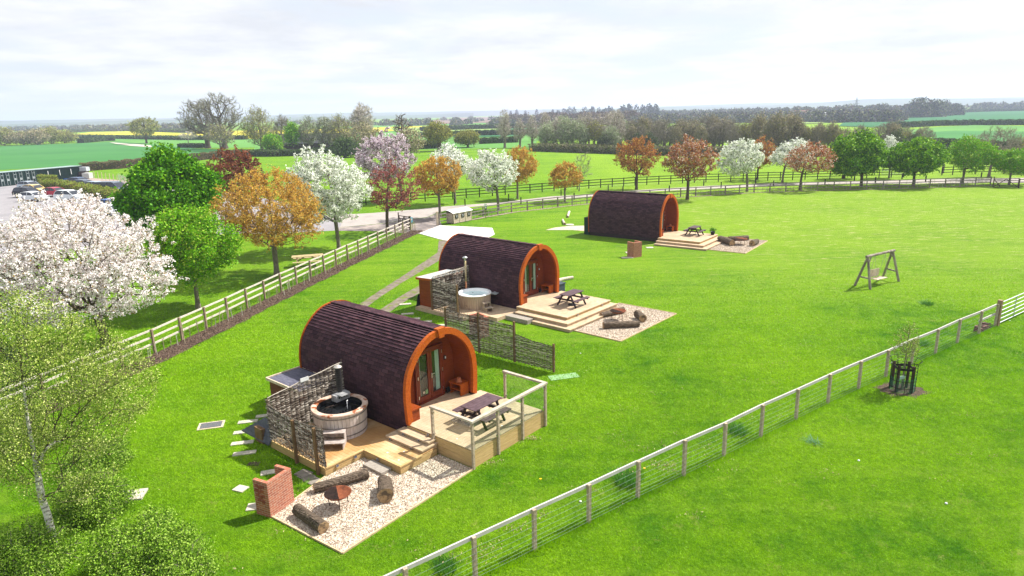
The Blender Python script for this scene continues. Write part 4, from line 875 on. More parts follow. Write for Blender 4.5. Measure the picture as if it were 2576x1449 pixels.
willow('woven screen with two posts left of blue water tub', w2(-4.25, -4.85), w2(-2.1, -4.85), .20, 1.95, 1.80, posts=((-.06, 1.8, -.2), (2.12, 1.85, -.2)), par=-.07, seed=4, sag=.05)
for i, (a, b, h0, h1, lb, ps) in enumerate((((-3.43, 32.56), (-1.66, 31.2), 1.95, 1.85, 'high woven panel left, in three panel screen between pods', ((0.02, 2.02, 0), (2.2, 2.1, 0))), ((-1.62, 31.17), (.07, 29.85), 1.93, 1.80, 'high woven panel in the centre of three between pods', ((2.12, 2.02, 0),)), ((.11, 29.82), (1.84, 28.45), 1.40, 1.22, 'low woven panel at the right end of the three panel screen', ((2.18, 1.36, 0),)))):
    willow(lb, a, b, .05, h0, h1, posts=ps, par=0, seed=10 + i, sag=.05, dense=.023)

# ------------------------------------------------------------------ sheds and cabinets
t = thing('storage_shed', 'low dark roofed shed behind the barrel tub screen', 'shed', P1.w(-6.05, -2.6), P1.a)
MB().box((.55, 0, .62), (2.1, 1.42, 1.24)).build('wall', M('dark_timber', (.16, .06, .03), (.10, .04, .02), sc=3, st=(1, 1, 8), rough=.8), t)
m = MB()
for k in range(5): m.box((-.42 + k * .42 + .13, 0, 1.35 - k * .006), (.44, 1.44, .03), tilt=Matrix.Rotation(R(2), 3, 'Y'))
m.build('roof', SHING_G, t); m = MB(); m.box((-.56, 0, 1.36), (.05, 1.62, .10)); m.box((.55, -.79, 1.35), (2.2, .05, .11)); m.box((.55, .79, 1.35), (2.2, .05, .11)); m.build('fascia', PALEWOOD, t)
t = thing('storage_shed', 'orange timber shed with pale grey flat roof beside middle pod', 'shed', P2.w(-5.05, -3.5), P2.a)
MB().box((0, 0, .2 + .86), (1.25, 2.35, 1.72)).build('wall', ORANGE_B, t)
m = MB(); m.box((0, 0, 1.99), (1.42, 2.6, .05), tilt=Matrix.Rotation(R(-3), 3, 'Y')); m.build('roof', FELT, t); m = MB(); m.box((0, -1.32, 1.95), (1.46, .03, .14), tilt=Matrix.Rotation(R(-3), 3, 'Y')); m.box((.725, 0, 1.99), (.03, 2.6, .14)); m.box((-.725, 0, 1.91), (.03, 2.6, .14)); m.build('fascia', ORANGE, t)
t = thing('roof_panel', 'dark board leaning against the orange shed', 'board', P2.w(-5.95, -4.4), P2.a)
MB().add([(0, -.4, 0), (.25, -.4, .9), (.25, .5, .9), (-.1, .5, 0), (.02, -.4, 0), (.27, -.4, .9), (.27, .5, .9), (-.08, .5, 0)], [(0, 1, 2, 3), (7, 6, 5, 4), (0, 4, 5, 1), (1, 5, 6, 2), (2, 6, 7, 3), (3, 7, 4, 0)]).build('panel', M('dark_board', (.04, .035, .035)), t)
t = thing('log_store', 'small grey shingled lean roof beside the screen corner', 'log store', P1.w(-4.2, -5.35), P1.a)
q1, q2, q3 = P1.w(0, 0), 0, 0
A_ = G(607.7, 1083, .12); B_ = G(668, 1050, .95); C_ = G(676, 1120, .12)
iv = Matrix.Translation(Vector(P1.w(-4.2, -5.35))) @ Matrix.Rotation(P1.a, 4, 'Z'); iv = iv.inverted(); a, b, c = [iv @ Vector(p) for p in (A_, B_, C_)]
m = MB()
for k in range(6):
    f0 = k / 6; f1 = (k + 1) / 6; base0, base1 = a.lerp(b, f0), a.lerp(b, f1); e0, e1 = c.lerp(Vector((c.x + .35, c.y + .25, .85)), f0), c.lerp(Vector((c.x + .35, c.y + .25, .85)), f1); lift = Vector((0, 0, .03))
    m.add([base0 + lift, e0 + lift, e1, base1, base0 + lift * 0 - Vector((0, 0, .02)), e0 - Vector((0, 0, .02)), e1 - Vector((0, 0, .05)), base1 - Vector((0, 0, .05))], [(0, 1, 2, 3), (7, 6, 5, 4), (0, 4, 5, 1), (1, 5, 6, 2), (2, 6, 7, 3), (3, 7, 4, 0)])
m.build('shingle_roof', SHING_G, t)
MB().box(((a.x + c.x) / 2 + .30, (a.y + c.y) / 2 + .3, .30), (.5, .6, .58)).build('frame', BROWNPOST, t)
o = MB().box((0, 0, .42), (.75, .85, .80)).box((0, 0, .86), (.82, .92, .07)).build('storage_box', M('slate_grey_box', (.06, .08, .10), (.045, .06, .075), rough=.5), None, loc=P2.w(-.55, 2.45), rz=P2.a); tag(o, 'dark grey storage box behind the middle pod', 'storage box')
o = MB().box((0, 0, .8), (.55, 1.3, 1.6)).box((0, 0, 1.62), (.6, 1.36, .04)).build('utility_cabinet', M('dark_green_cabinet', (.02, .045, .04)), None, loc=P3.w(-7.75, -.9), rz=P3.a); tag(o, 'dark green cabinet against the back of the farthest pod', 'cabinet')
o = MB().box((0, 0, .8), (.55, .9, 1.5)).build('utility_cabinet', M('dark_green_cabinet', (.02, .045, .04)), None, loc=P2.w(-7.2, -.4), rz=P2.a); tag(o, 'dark green cabinet behind the rear wall of middle pod', 'cabinet')

# small things on the decks
def pot(label, loc):
    o = MB().lathe([(.0, .17), (.075, .17), (.08, .165), (.10, .05), (.13, .045), (.13, .0), (.11, 0)], n=18).build('flower_pot', TERRA, None, smooth=True, loc=loc); tag(o, label, 'flower pot', 'upturned flower pots on porch shelves')
pot('upturned terracotta pot on the porch shelf of nearest pod', P1.w(-.45, 1.38, 1.152)); pot('upturned terracotta pot on the porch shelf of farthest pod', P3.w(-.45, 1.38, 1.002))
t = thing('potted_plant', 'dark pot with green plant on the farthest deck edge', 'potted plant', P3.w(3.55, 1.55, .505)); MB().lathe([(0, 0), (.15, 0), (.22, .30), (.20, .30), (.18, .26), (0, .26)], n=16).build('pot', BLACK, t, smooth=True)
r_ = np.random.default_rng(2); C_ = r_.normal(0, .11, (420, 3)); C_[:, 2] = .36 + np.abs(C_[:, 2]); leafmesh('leaves', C_, .045, LM['green'], t, r_)
def slab(label, poly, z, mat=SLAB, name='paving_slab', group='stepping stones'):
    c = np.mean(np.array(poly), 0); o = MB().prism([(x - c[0], y - c[1]) for x, y in poly], 0, z).build(name, mat, None, loc=(c[0], c[1], .0)); return tag(o, label, 'paving slab', group)
slab('grey step slab on gravel below the lower deck lamp', P1.poly([(.20, -4.03), (1.17, -4.03), (1.17, -3.62), (.20, -3.62)]), .13, SLAB2, group=None)
slab('thick step slab on grass beside the middle deck', P2.poly([(.1, -3.3), (1.75, -3.3), (1.75, -2.78), (.1, -2.78)]), .24, SLAB2, group=None)
def stone(label, x, y, w=.62, d=.32, rz=0, z=.035, mat=SLAB, group='stepping stones'):
    c = G(x, y); poly = [(c[0] + (px_ * w * math.cos(rz) - py_ * d * math.sin(rz)), c[1] + (px_ * w * math.sin(rz) + py_ * d * math.cos(rz))) for px_, py_ in ((-.5, -.47), (.48, -.5), (.5, .46), (-.47, .5))]
    return slab(label, poly, z, mat, group=group)
kB = lambda x, y: (x * .6927 / 1.59006, (1300 + y * .6927) / 1.59006)
ST1 = [((1515, 528), .5), ((1432, 560), .75), ((1392, 622), .55), ((1400, 683), .8), ((1412, 742), .8)]
for i, ((x, y), w) in enumerate(ST1): stone(['half hidden slab at the far end near the barrel tub screen', 'long pale stepping slab above the lean roof', 'pale slab mostly under the lean roof edge', 'pale stepping slab left of the willow screen corner', 'last pale slab before the shaded brick wall path'][i], *kB(x, y), w, .26, R(14), group='stepping stones left of nearest deck')
stone('shaded worn slab before the brick wall', *kB(1465, 803), .4, .25, 0, .02, SOIL, group='stepping stones left of nearest deck'); stone('shaded slab right behind the brick wall', *kB(1550, 853), .5, .3, R(20), .03, group='stepping stones left of nearest deck')
stone('small pale slab on grass left of the brick wall', *kB(1390, 948), .34, .42, R(70), group='stepping stones left of nearest deck'); stone('slab at the left foot of the brick wall', *kB(1470, 1052), .45, .4, R(10), group='stepping stones left of nearest deck')
for j, (x, y) in enumerate(((770, 455), (830, 500), (740, 425))): stone('grey paving slab of the trio at the deck corner post', *k3(x, y), .5, .42, R(-38 + j * 4), .03 + j * .005, M('dark_slab', (.24, .21, .18), (.17, .15, .13), sc=6), group='slab trio at the deck corner')  # slab trio in a darker tone than the other slabs
for i, (x, y) in enumerate(((240, 728), (258, 805), (308, 845), (400, 868), (500, 897))): stone(['farthest stepping stone near the rutted track', 'second stepping stone by the orange shed', 'third stepping stone, in shade by middle lower deck', 'fourth stepping stone near the nearest pod roof', 'last stepping stone beside left post of the three panel screen'][i], *kA(x, y), .75, .3, R(12), group='stepping stones left of middle deck')
for i, (x, y) in enumerate(((1055, 853), (1075, 800), (1285, 750))): stone(['flat slab at the front foot of the brown barbecue', 'small slab behind the brown barbecue', 'small slab by the bottom step of farthest deck'][i], *kC(x, y), .95 if i == 0 else .6, .5, R(5), group='slabs near the brown barbecue')
t = thing('manhole_cover', 'square dark inspection cover in pale frame on the lawn', 'manhole cover', G(*kB(1220, 582))); MB().box((0, 0, .02), (.95, .62, .03)).build('frame', PALEWOOD, t, rz=R(15)); MB().box((0, 0, .038), (.78, .47, .012)).build('cover', M('dark_grit', (.14, .14, .155), (.08, .08, .09), sc=30), t, rz=R(15))
t = thing('manhole_cover', 'round pale lid on grass near the farthest pod', 'manhole cover', GG(kC, 460, 515)); MB().lathe([(0, .08), (.42, .07), (.45, 0)], n=20).build('lid', SLAB, t)
t = thing('concrete_slab', 'pale slab half under the birch with yellow hose', 'paving slab', GG(kB, 745, 990)); MB().box((0, 0, .03), (.95, .62, .06)).build('slab', SLAB, t, rz=R(10))
c_ = GG(kB, 700, 1000); o = MB().tube([(-1.1, .55, .02), (-.5, .25, .03), (-.15, .08, .09), (.12, .02, .09), (.22, -.12, .09), (.20, -.25, .05)], .02, 6).build('garden_hose', M('yellow_hose', (.62, .48, .03)), None, smooth=True, loc=c_); tag(o, 'yellow hose end lying over the pale slab', 'hose')
o = MB().box((0, 0, .012), (1.35, .55, .02)).build('drain_cover', M('teal_grid', (.30, .40, .28), (.12, .30, .06), sc=12, st=(1, 6, 1)), None, loc=G(1418, 948), rz=R(15))
tag(o, 'greenish mesh mat on grass by the end of the three panel screen', 'ground mat')

# ------------------------------------------------------------------ fences and gates
def resample(P, sp):
    P = np.array(P, float)[:, :2]; s = np.r_[0, np.cumsum(np.linalg.norm(np.diff(P, axis=0), axis=1))]; n = max(1, round(s[-1] / sp)); u = np.linspace(0, s[-1], n + 1); return np.stack([np.interp(u, s, P[:, 0]), np.interp(u, s, P[:, 1])], 1)
def fence(label, P, sp, h, rails, postm, railm, pw=.11, rw=.045, rh=.10, side=0.0, wires=0, name='rail_fence', cat='fence', wire_h=None, top=.05, seed=1, pts=None):
    r = random.Random(seed); Q = resample(P, sp) if pts is None else np.array(pts, float)[:, :2]; o = Q[0]; t = thing(name, label, cat, (o[0], o[1], 0))
    zj = [r.uniform(-.015, .015) for _ in Q]
    for i, (x, y) in enumerate(Q):
        d = Q[min(i + 1, len(Q) - 1)] - Q[max(i - 1, 0)]; a = math.atan2(d[1], d[0])
        MB().box((x - o[0], y - o[1], (h + zj[i]) / 2), (pw, pw, h + zj[i]), rz=a + r.uniform(-.05, .05)).build('post', postm, t)
    for i in range(0, len(Q) - 1):
        a, b = Q[i] - o, Q[i + 1] - o; d = (b - a) / np.linalg.norm(b - a); nrm = np.array([-d[1], d[0]]) * (pw / 2 + rw / 2 + .002) * side
        if side == 0 and False: pass
        if i % 2 == 0 or True:
            m = MB()
            for k, z in enumerate(rails): m.bar((*(a + nrm), z + zj[i] + r.uniform(-.01, .01)), (*(b + nrm), z + zj[i + 1] + r.uniform(-.01, .01)), rw, rh)
            m.build('rails', railm, t)
    if wires:
        m = MB()
        for z in wires:
            for i in range(len(Q) - 1):
                a, b = Q[i] - o, Q[i + 1] - o; d = (b - a) / np.linalg.norm(b - a); nrm = np.array([-d[1], d[0]]) * -side * (pw / 2 + .004); m.tube([(*(a + nrm), z), (*((a + b) / 2 + nrm), z - .012), (*(b + nrm), z)], .0030, 4, False)
        m.build('wire', MESHW, t)
    return t, Q
LFP = [G(1032, 550, 1.25), G(855.6, 624, 1.25), G(692, 694, 1.25), G(526, 768, 1.25), G(387, 828, 1.25), G(307, 860, 1.25)]; LFP.append(LFP[-1] + (LFP[-1] - LFP[-2]) * 4.2)
RAILP = M('pale_rail', (.60, .55, .485), (.47, .42, .36), sc=3, st=(2, 2, 2), rough=.85, c3=(.34, .28, .22), sc3=4, lo3=.62, hi3=.7)
_, LQ = fence('pale three rail fence running beside the bark mulch bed on the left', LFP, 2.05, 1.28, (1.22, .86, .50), M('faded_post', (.30, .23, .16), (.18, .135, .095), sc=6, rough=.85, bmp=.3), RAILP, side=-1, pw=.10, rh=.095, seed=3)
BFP = [(-7.4, 71.6), G(1138, 540, 1.2)[:2], G(1288.7, 507.5, 1.25)[:2], G(1375, 499.5, 1.2)[:2], G(1462, 490, 1.2)[:2], G(1660, 476.7, 1.2)[:2], G(1777, 470, 1.2)[:2], G(1891, 463, 1.2)[:2], G(2043, 458, 1.2)[:2], G(2259, 453, 1.2)[:2], G(2494, 445, 1.2)[:2]]
kS = lambda x, y: ((1550 + x * .2329) / 1.59006, (780 + y * .2329) / 1.59006)
B0 = G(*kS(893, 520)); BFP = [B0[:2], G(*kS(1500, 430), 0)[:2] + np.array([.3, 1.2]), G(*kS(1605, 385), 0)[:2]] + BFP[2:]
_, BQ = fence('weathered grey three rail fence behind the bin store and pods', BFP, 2.35, 1.25, (1.20, .82, .44), GREYRAIL, GREYRAIL, side=-1, seed=4)
CFP = [G(880, 495, 1.3)[:2], G(998, 488, 1.3)[:2], G(1204, 473, 1.3)[:2], G(1467, 453.8, 1.3)[:2], G(1607, 445.3, 1.3)[:2], G(1778, 438, 1.3)[:2], G(1946, 433.6, 1.3)[:2], G(2075, 430.5, 1.3)[:2], G(2275, 425.4, 1.3)[:2]]
fence('black three rail paddock fence across the lane', CFP, 2.05, 1.36, (1.28, .88, .46), DARKRAIL, DARKRAIL, side=-1, wires=None or (.2, .3), seed=5)
fence('black paddock fence continuing right of the metal field gate', [G(2372, 421, 1.3)[:2], G(2440, 418, 1.3)[:2], G(2640, 418, 1.3)[:2]], 2.05, 1.36, (1.28, .88, .46), DARKRAIL, DARKRAIL, side=-1, seed=6)
DT = [(1018.6, 1429.6), (1191.7, 1349), (1343.3, 1281), (1482, 1216.4), (1607, 1159), (1724, 1107.8), (1826, 1063), (1920, 1018), (2009, 978), (2090, 941), (2167.5, 908), (2236.5, 880), (2301, 852.3), (2362, 827), (2417, 802.5), (2471.5, 781.3), (2512, 764)]
DQ = [G(x, y, 1.28)[:2] for x, y in DT]; DQ = [DQ[0] - (DQ[1] - DQ[0])] + DQ
PALERAIL = M('bleached_rail', (.52, .50, .475), (.42, .40, .375), sc=3, rough=.85, c3=(.36, .33, .30), sc3=7, lo3=.68, hi3=.73)
tD, _ = fence('pale single rail fence with wires crossing the foreground', None, 2, 1.27, (1.20,), GREYWOOD, PALERAIL, side=1, pw=.10, rh=.11, rw=.05, wires=(.12, .22, .34, .48, .64, .82, 1.0), seed=8, pts=DQ)
_a, _b = np.array(DQ[-2]), np.array(DQ[-1]); _o = np.array(DQ[0]); _n = (_b - _a) / np.linalg.norm(_b - _a); _p = np.array([-_n[1], _n[0]]) * .078
MB().bar((*(_a - _o + _p), .70), (*(_b - _o + _p), .70), .05, .11).build('lower_rail', PALERAIL, tD)
gp = np.array([*DQ[-1], 0]) + np.array([_n[0], _n[1], 0]) * .22
o = MB().box((0, 0, .72), (.2, .2, 1.44)).build('gate_post', M('big_post', (.32, .22, .14), (.22, .15, .10), sc=4, rough=.85, bmp=.3), None, loc=gp, rz=.6); tag(o, 'thick brown gate post at the end of the single rail fence', 'gate post')
def metalgate(label, a, b, h=1.12, bars=6, mat=GALV, mesh=False, rr=.025):
    a = Vector((*a[:2], 0)); b = Vector((*b[:2], 0)); Ln = (b - a).length; t = thing('field_gate', label, 'gate', a, math.atan2(b.y - a.y, b.x - a.x)); m = MB()
    
    for xx in (0, Ln / 2, Ln): MB().tube([(xx, 0, .1), (xx, 0, .12 + h)], rr * 1.1, 8).build('upright', mat, t)
    for k in range(bars): MB().tube([(0, 0, .12 + h * k / (bars - 1)), (Ln, 0, .12 + h * k / (bars - 1))], rr, 8, False).build('bar', mat, t)
    if mesh:
        m = MB()
        for k in range(int(Ln / .12)): m.tube([(k * .12, 0, .12), (k * .12, 0, h)], .006, 3, False)
        m.build('mesh', mat, t)
    return t
metalgate('galvanised five bar gate at the right edge of the lawn', gp + np.array([_n[0], _n[1], 0]) * .22, gp + np.array([_n[0], _n[1], 0]) * 4.2, 1.15, 6)
metalgate('metal field gate in the black paddock fence', G(2296, 452) + np.array([0, 9, 0]), G(2366, 451) + np.array([.0, 9, 0]), 1.3, 6, M('green_grey_gate', (.28, .36, .34), rough=.5), rr=.035)
for lb, q in (('stout grey gate post left of the paddock metal gate', (2288, 437)), ('grey gate post right of the paddock metal gate', (2371, 436))):
    o = MB().box((0, 0, .78), (.3, .3, 1.56)).build('gate_post', GREYRAIL, None, loc=G(*q)); tag(o, lb, 'gate post', 'posts of the paddock gate')
def fivebar(label, a, b, h=1.15, mat=DARKRAIL, n=5):
    a = Vector((*a[:2], 0)); b = Vector((*b[:2], 0)); Ln = (b - a).length; t = thing('wooden_gate', label, 'gate', a, math.atan2(b.y - a.y, b.x - a.x))
    m = MB(); m.box((0, 0, .1 + h * .62), (.09, .08, h * 1.2)); m.box((Ln, 0, .1 + h / 2), (.08, .08, h)); m.build('stile', mat, t)
    for k in range(n): MB().box((Ln / 2, 0, .16 + (h - .12) * k / (n - 1)), (Ln - .08, .03, .085)).build('bar', mat, t)
    m = MB(); m.bar((.05, .03, .2), (Ln / 2, .03, h), .03, .08); m.bar((Ln / 2, .03, h), (Ln - .1, .03, .2), .03, .08); m.bar((.05, .03, h), (Ln * .3, .03, .2), .03, .08); m.build('brace', mat, t); return t
GBR = M('dark_brown_gate', (.09, .06, .045), (.05, .035, .03), rough=.8)
fivebar('dark open wooden gate at the lane entrance', G(*kS(200, 560)), G(*kS(385, 590)), 1.25, GBR)
o = MB().box((0, 0, .72), (.2, .2, 1.44)).build('gate_post', GBR, None, loc=G(*kS(393, 600)), rz=.3); tag(o, 'dark post with blue sign at the lane entrance', 'gate post'); MB().box((.16, -.12, 1.05), (.26, .03, .55), rz=.3).build('sign', M('pale_blue_sign', (.10, .42, .55), (.10, .40, .52), rough=.4), o); MB().box((.16, -.137, 1.12), (.14, .005, .16), rz=.3).build('emblem', WHITEPAINT, o)
o = MB().box((0, 0, .75), (.19, .19, 1.5)).build('gate_post', PALEWOOD, None, loc=B0 + np.array([-.2, -.05, 0]), rz=.3); tag(o, 'pale gate post left of the bin store', 'gate post')
fivebar('dark wooden gate at right end of the rear fence', G(2497, 474), G(2560, 473), 1.25, GBR)
_, _Q = fence('short dark rail fence right of the rear wooden gate', [G(2562, 473), G(2680, 470)], 2, 1.3, (1.2, .82, .44), GBR, GBR, side=-1)
# stakes and mesh panel by the yard
STK = []
for i in range(11): STK.append(G(238 + i * 9.7, 448.5 + i * 1.75 + (i > 6) * .6))
tS = thing('stake_fence', 'row of thin pale stakes edging the car park yard', 'fence', STK[0])
for p in STK: MB().tube([(p - STK[0]), (p - STK[0]) + np.array([.05, 0, 1.5])], [.07, .055], 6).build('stake', PALEWOOD, tS)
metalgate('small mesh gate among the stakes of the yard', G(300, 457.5), G(322, 463), 1.5, 4, GALV, True)
for j, x in enumerate((338, 349, 362)):
    p = G(x, 467 + j * 2.2); o = MB().tube([(0, 0, 0), (.03, 0, 1.5)], [.09, .07], 6).build('stake', PALEWOOD, None, loc=p); tag(o, 'thin pale stake in grass right of the mesh gate', 'stake', 'loose stakes right of mesh gate')
# bollards along the lane
BOL = [(1103 - 0, 566 - 38.5), (1160, 524)] ; BOL = []
k1c = lambda x, y: ((1000 + x * .4658) / 1.59006, (380 + y * .4658) / 1.59006); k2c = lambda x, y: ((2000 + x * .427) / 1.59006, (380 + y * .427) / 1.59006); k3c = lambda x, y: ((3000 + x * .4255) / 1.59006, (350 + y * .4255) / 1.59006)
for k, L_ in ((k1c, [(1757, 945), (1847, 950), (2222, 905), (2327, 935)]), (k2c, [(572, 945), (694, 980), (1013, 900), (1151, 912), (1585, 905), (1908, 850), (2070, 870), (2395, 830)]), (k3c, [(52, 900), (220, 930), (703, 915), (980, 875), (1177, 895), (1428, 860), (1650, 885), (2172, 850)])):
    BOL += [k(x, y) for x, y in L_]
b0 = None
for q in BOL:
    if b0 is None:
        b0 = MB().box((0, 0, .43), (.13, .13, .86)).add([(-.065, -.065, .86), (.065, -.065, .86), (.065, .065, .86), (-.065, .065, .86), (0, 0, .92)], [(0, 1, 4), (1, 2, 4), (2, 3, 4), (3, 0, 4)]).build('bollard', DARKRAIL); tag(b0, 'short black wooden bollard standing on the verge of the lane', 'bollard', 'black bollards along both sides of the lane'); c = b0
    else: c = b0.copy(); COL.objects.link(c)
    c.location = G(*q); c.rotation_euler.z = rng.uniform(-.2, .2)

# mulch beds and hedge whips
def offpoly(Q, d0, d1):
    Q = np.array(Q); T = np.gradient(Q, axis=0); T /= np.linalg.norm(T, axis=1, keepdims=True); Nn = np.stack([-T[:, 1], T[:, 0]], 1); return [tuple(p) for p in Q + Nn * d0] + [tuple(p) for p in (Q + Nn * d1)[::-1]]
MULCH = M('bark_mulch', (.17, .115, .085), (.06, .04, .032), sc=9, rough=1, bmp=1, bd=.06, c3=(.33, .27, .2), sc3=7, lo3=.62, hi3=.7)
def jag(Q, n): 
    Q = resample(Q, .4); return Q
LQd = resample(LQ, .35); wig = np.array([[.06 * math.sin(i * 1.3) + .05 * math.sin(i * .37), .06 * math.cos(i * 1.1)] for i in range(len(LQd))])
sgn = 1 if True else -1
T_ = np.gradient(LQd, axis=0); T_ /= np.linalg.norm(T_, axis=1, keepdims=True); NL = np.stack([-T_[:, 1], T_[:, 0]], 1)
def ribbon(name, Q, Nn, d0, d1, z, mat, wig):
    m = MB(); A = Q + Nn * d0; B = Q + Nn * d1 + wig
    for i in range(len(Q) - 1): m.add([(*A[i], z), (*B[i], z), (*B[i + 1], z), (*A[i + 1], z)], [(0, 1, 2, 3)])
    return tag(m.build(name, mat), kind='structure')
ribbon('mulch_bed', LQd, NL, .05, 1.35, .03, MULCH, wig)
BQd = resample(BQ[2:], .5); T_ = np.gradient(BQd, axis=0); T_ /= np.linalg.norm(T_, axis=1, keepdims=True); NB = np.stack([T_[:, 1], -T_[:, 0]], 1); wigb = np.array([[0, .08 * math.sin(i * 1.7) + .06 * math.sin(i * .5)] for i in range(len(BQd))])
ribbon('mulch_bed', BQd, NB, .05, .55, .03, M('pale_mulch', (.36, .29, .24), (.20, .15, .12), sc=6, rough=1, bmp=.6), wigb)
A = LQd + NL * .05; k = 9000; i_ = rng.integers(0, len(LQd) - 1, k); C_ = np.c_[LQd[i_] + NL[i_] * rng.uniform(.1, 1.35, (k, 1)) + rng.normal(0, .12, (k, 2)), rng.uniform(.03, .07, k)]
tag(leafmesh('bark_chips', C_, .045, BARKCHIP, None, rng, aspect=.45), 'loose bark chips strewn over the mulch bed', 'bark chips', kind='stuff')
# whips: thin saplings of a young hedge; four shapes copied
def whip(seed, h, leafy, mat):
    r = np.random.default_rng(seed); t = thing('hedge_sapling', 'x', 'sapling'); m = MB(); lx, ly = r.normal(0, .07, 2); m.tube([(0, 0, 0), (lx * .5, ly * .5, h * .5), (lx, ly, h)], [.024, .019, .010], 5)
    for j in range(5):
        z = h * r.uniform(.35, .9); a = r.uniform(0, 6.3); f = z / h; m.tube([(lx * f, ly * f, z), (lx * f + .12 * math.cos(a), ly * f + .12 * math.sin(a), z + .14)], [.006, .003], 3)
    m.build('stem', mat, t)
    if leafy:
        C = np.c_[r.normal(lx * .6, .07, leafy), r.normal(ly * .6, .07, leafy), r.uniform(h * .45, h * 1.08, leafy)]; leafmesh('leaves', C, .022, LM['lgreen'], t, r)
    return t
WHM = M('whip_bark', (.42, .35, .25), (.25, .20, .14), sc=5, rough=.9); WHP = M('whip_tube', (.50, .48, .42), (.38, .36, .30), sc=5)
WH = [whip(1, .85, 16, WHM), whip(2, .70, 10, WHM), whip(3, 1.0, 34, WHM), whip(4, .62, 4, WHP), whip(5, .95, 60, WHM)]
used = set()
def placewhip(i, x, y, label, group, sc=1):
    w = WH[i]
    if i not in used: used.add(i); w.location = (x, y, .02); w.rotation_euler.z = 0; w['label'] = label; w['group'] = group; w.scale = (sc, sc, sc); return
    copytree(w, (x, y, .02), rng.uniform(0, 6), label, (sc, sc, sc * rng.uniform(.85, 1.2)), group)
tot = 0; s = np.r_[0, np.cumsum(np.linalg.norm(np.diff(LQd, axis=0), axis=1))]; u = 0
while u < s[-1] - 1:
    x = np.interp(u, s, LQd[:, 0]); y = np.interp(u, s, LQd[:, 1]); j = int(np.searchsorted(s, u)); nn = NL[min(j, len(NL) - 1)]
    d = rng.uniform(.3, .75); near = u < 9; kind = rng.choice([0, 1, 2, 4] if near else [0, 0, 1, 1, 2, 3, 3])
    placewhip(int(kind), x + nn[0] * d, y + nn[1] * d, 'bare young hedge sapling in the bark mulch by the left fence', 'hedge saplings along the left fence', rng.uniform(.85, 1.15)); u += rng.uniform(.22, .42) if near else rng.uniform(.32, .62)
s = np.r_[0, np.cumsum(np.linalg.norm(np.diff(BQd, axis=0), axis=1))]; u = .5
while u < s[-1] - 1:
    x = np.interp(u, s, BQd[:, 0]); y = np.interp(u, s, BQd[:, 1]); j = min(int(np.searchsorted(s, u)), len(NB) - 1); d = rng.uniform(.15, .4); kind = rng.choice([0, 1, 1, 3, 3] if u < 48 else [0, 1, 2, 4, 3])
    placewhip(int(kind), x + NB[j][0] * d, y + NB[j][1] * d, 'thin young hedge sapling at the foot of the grey rear fence', 'hedge saplings along the rear fence', 1.05); u += rng.uniform(.35, .85)

# ------------------------------------------------------------------ bin store, sign, swing, tree guard
p = [G(*kS(1130, 503)), G(*kS(1480, 432)), G(*kS(1020, 478))]; ex = p[1] - p[0]; BW = 3.1; ba = math.atan2(ex[1], ex[0]); BWm = M('bin_slats', (.64, .54, .42), (.48, .39, .29), sc=2, st=(1, 1, 16), rough=.8, bmp=.5, c3=(.36, .26, .18), sc3=5, lo3=.62, hi3=.7)
t = thing('bin_store', 'slatted timber bin store with white curved lid and three black signs', 'bin store', p[0], ba); Dp = 1.0; Hf, Hb = 1.16, 1.36
m = MB(); m.add([(.04, .04, .05), (BW - .04, .04, .05), (BW - .04, Dp, .05), (.04, Dp, .05), (.04, .04, Hf), (BW - .04, .04, Hf), (BW - .04, Dp, Hb), (.04, Dp, Hb)], [(3, 2, 1, 0), (4, 5, 6, 7), (0, 1, 5, 4), (1, 2, 6, 5), (2, 3, 7, 6), (3, 0, 4, 7)]); m.build('carcass', M('bin_dark', (.06, .04, .03)), t)
m = MB(); nsl = 11
for j in range(nsl):
    z = .10 + j * .098; m.box((.018, Dp / 2 + .03, z + .03), (.02, Dp - .05, .062), tilt=Matrix.Rotation(R(10), 3, 'Y')); m.box((BW - .018, Dp / 2 + .03, z + .03), (.02, Dp - .05, .075))
m.build('side_slats', BWm, t)
for i in range(3):
    x0 = .07 + i * (BW - .14) / 3; w = (BW - .14) / 3; d_ = MB()
    for j in range(nsl): d_.box((x0 + w / 2, .012, .10 + j * .098), (w - .14, .022, .072), tilt=Matrix.Rotation(R(-9), 3, 'X'))
    for xx in (x0 + .035, x0 + w - .035): d_.box((xx, .0, .61), (.06, .05, 1.1))
    do = d_.build('door', BWm, t); sg = MB().box((x0 + w / 2, -.032, .78), (.46, .012, .40)).build('sign', BLACK, do); q = MB(); rr = random.Random(i)
    for ln in range(3): q.box((x0 + w / 2 + rr.uniform(-.03, .03), -.040, .88 - ln * .085), (rr.uniform(.18, .30), .003, .028))
    q.build('lettering', WHITEPAINT, sg)
m = MB(); ny = 9; vs = []
for j in range(ny + 1):
    f = j / ny; y = -.07 + (Dp + .14) * f; z = Hf + .03 + .26 * math.sin(math.pi * (f * .62)) ** 1.0
    for x in (-.06, BW + .06): vs += [(x, y, z), (x, y, z - .04)]
fs = []
for j in range(ny): o_ = 4 * j; fs += [(o_, o_ + 2, o_ + 6, o_ + 4), (o_ + 1, o_ + 5, o_ + 7, o_ + 3), (o_, o_ + 4, o_ + 5, o_ + 1), (o_ + 2, o_ + 3, o_ + 7, o_ + 6)]
fs += [(0, 1, 3, 2), (4 * ny, 4 * ny + 2, 4 * ny + 3, 4 * ny + 1)]; m.add(vs, fs); m.build('lid', M('white_lid', (.85, .84, .82), (.8, .79, .77), rough=.5), t)
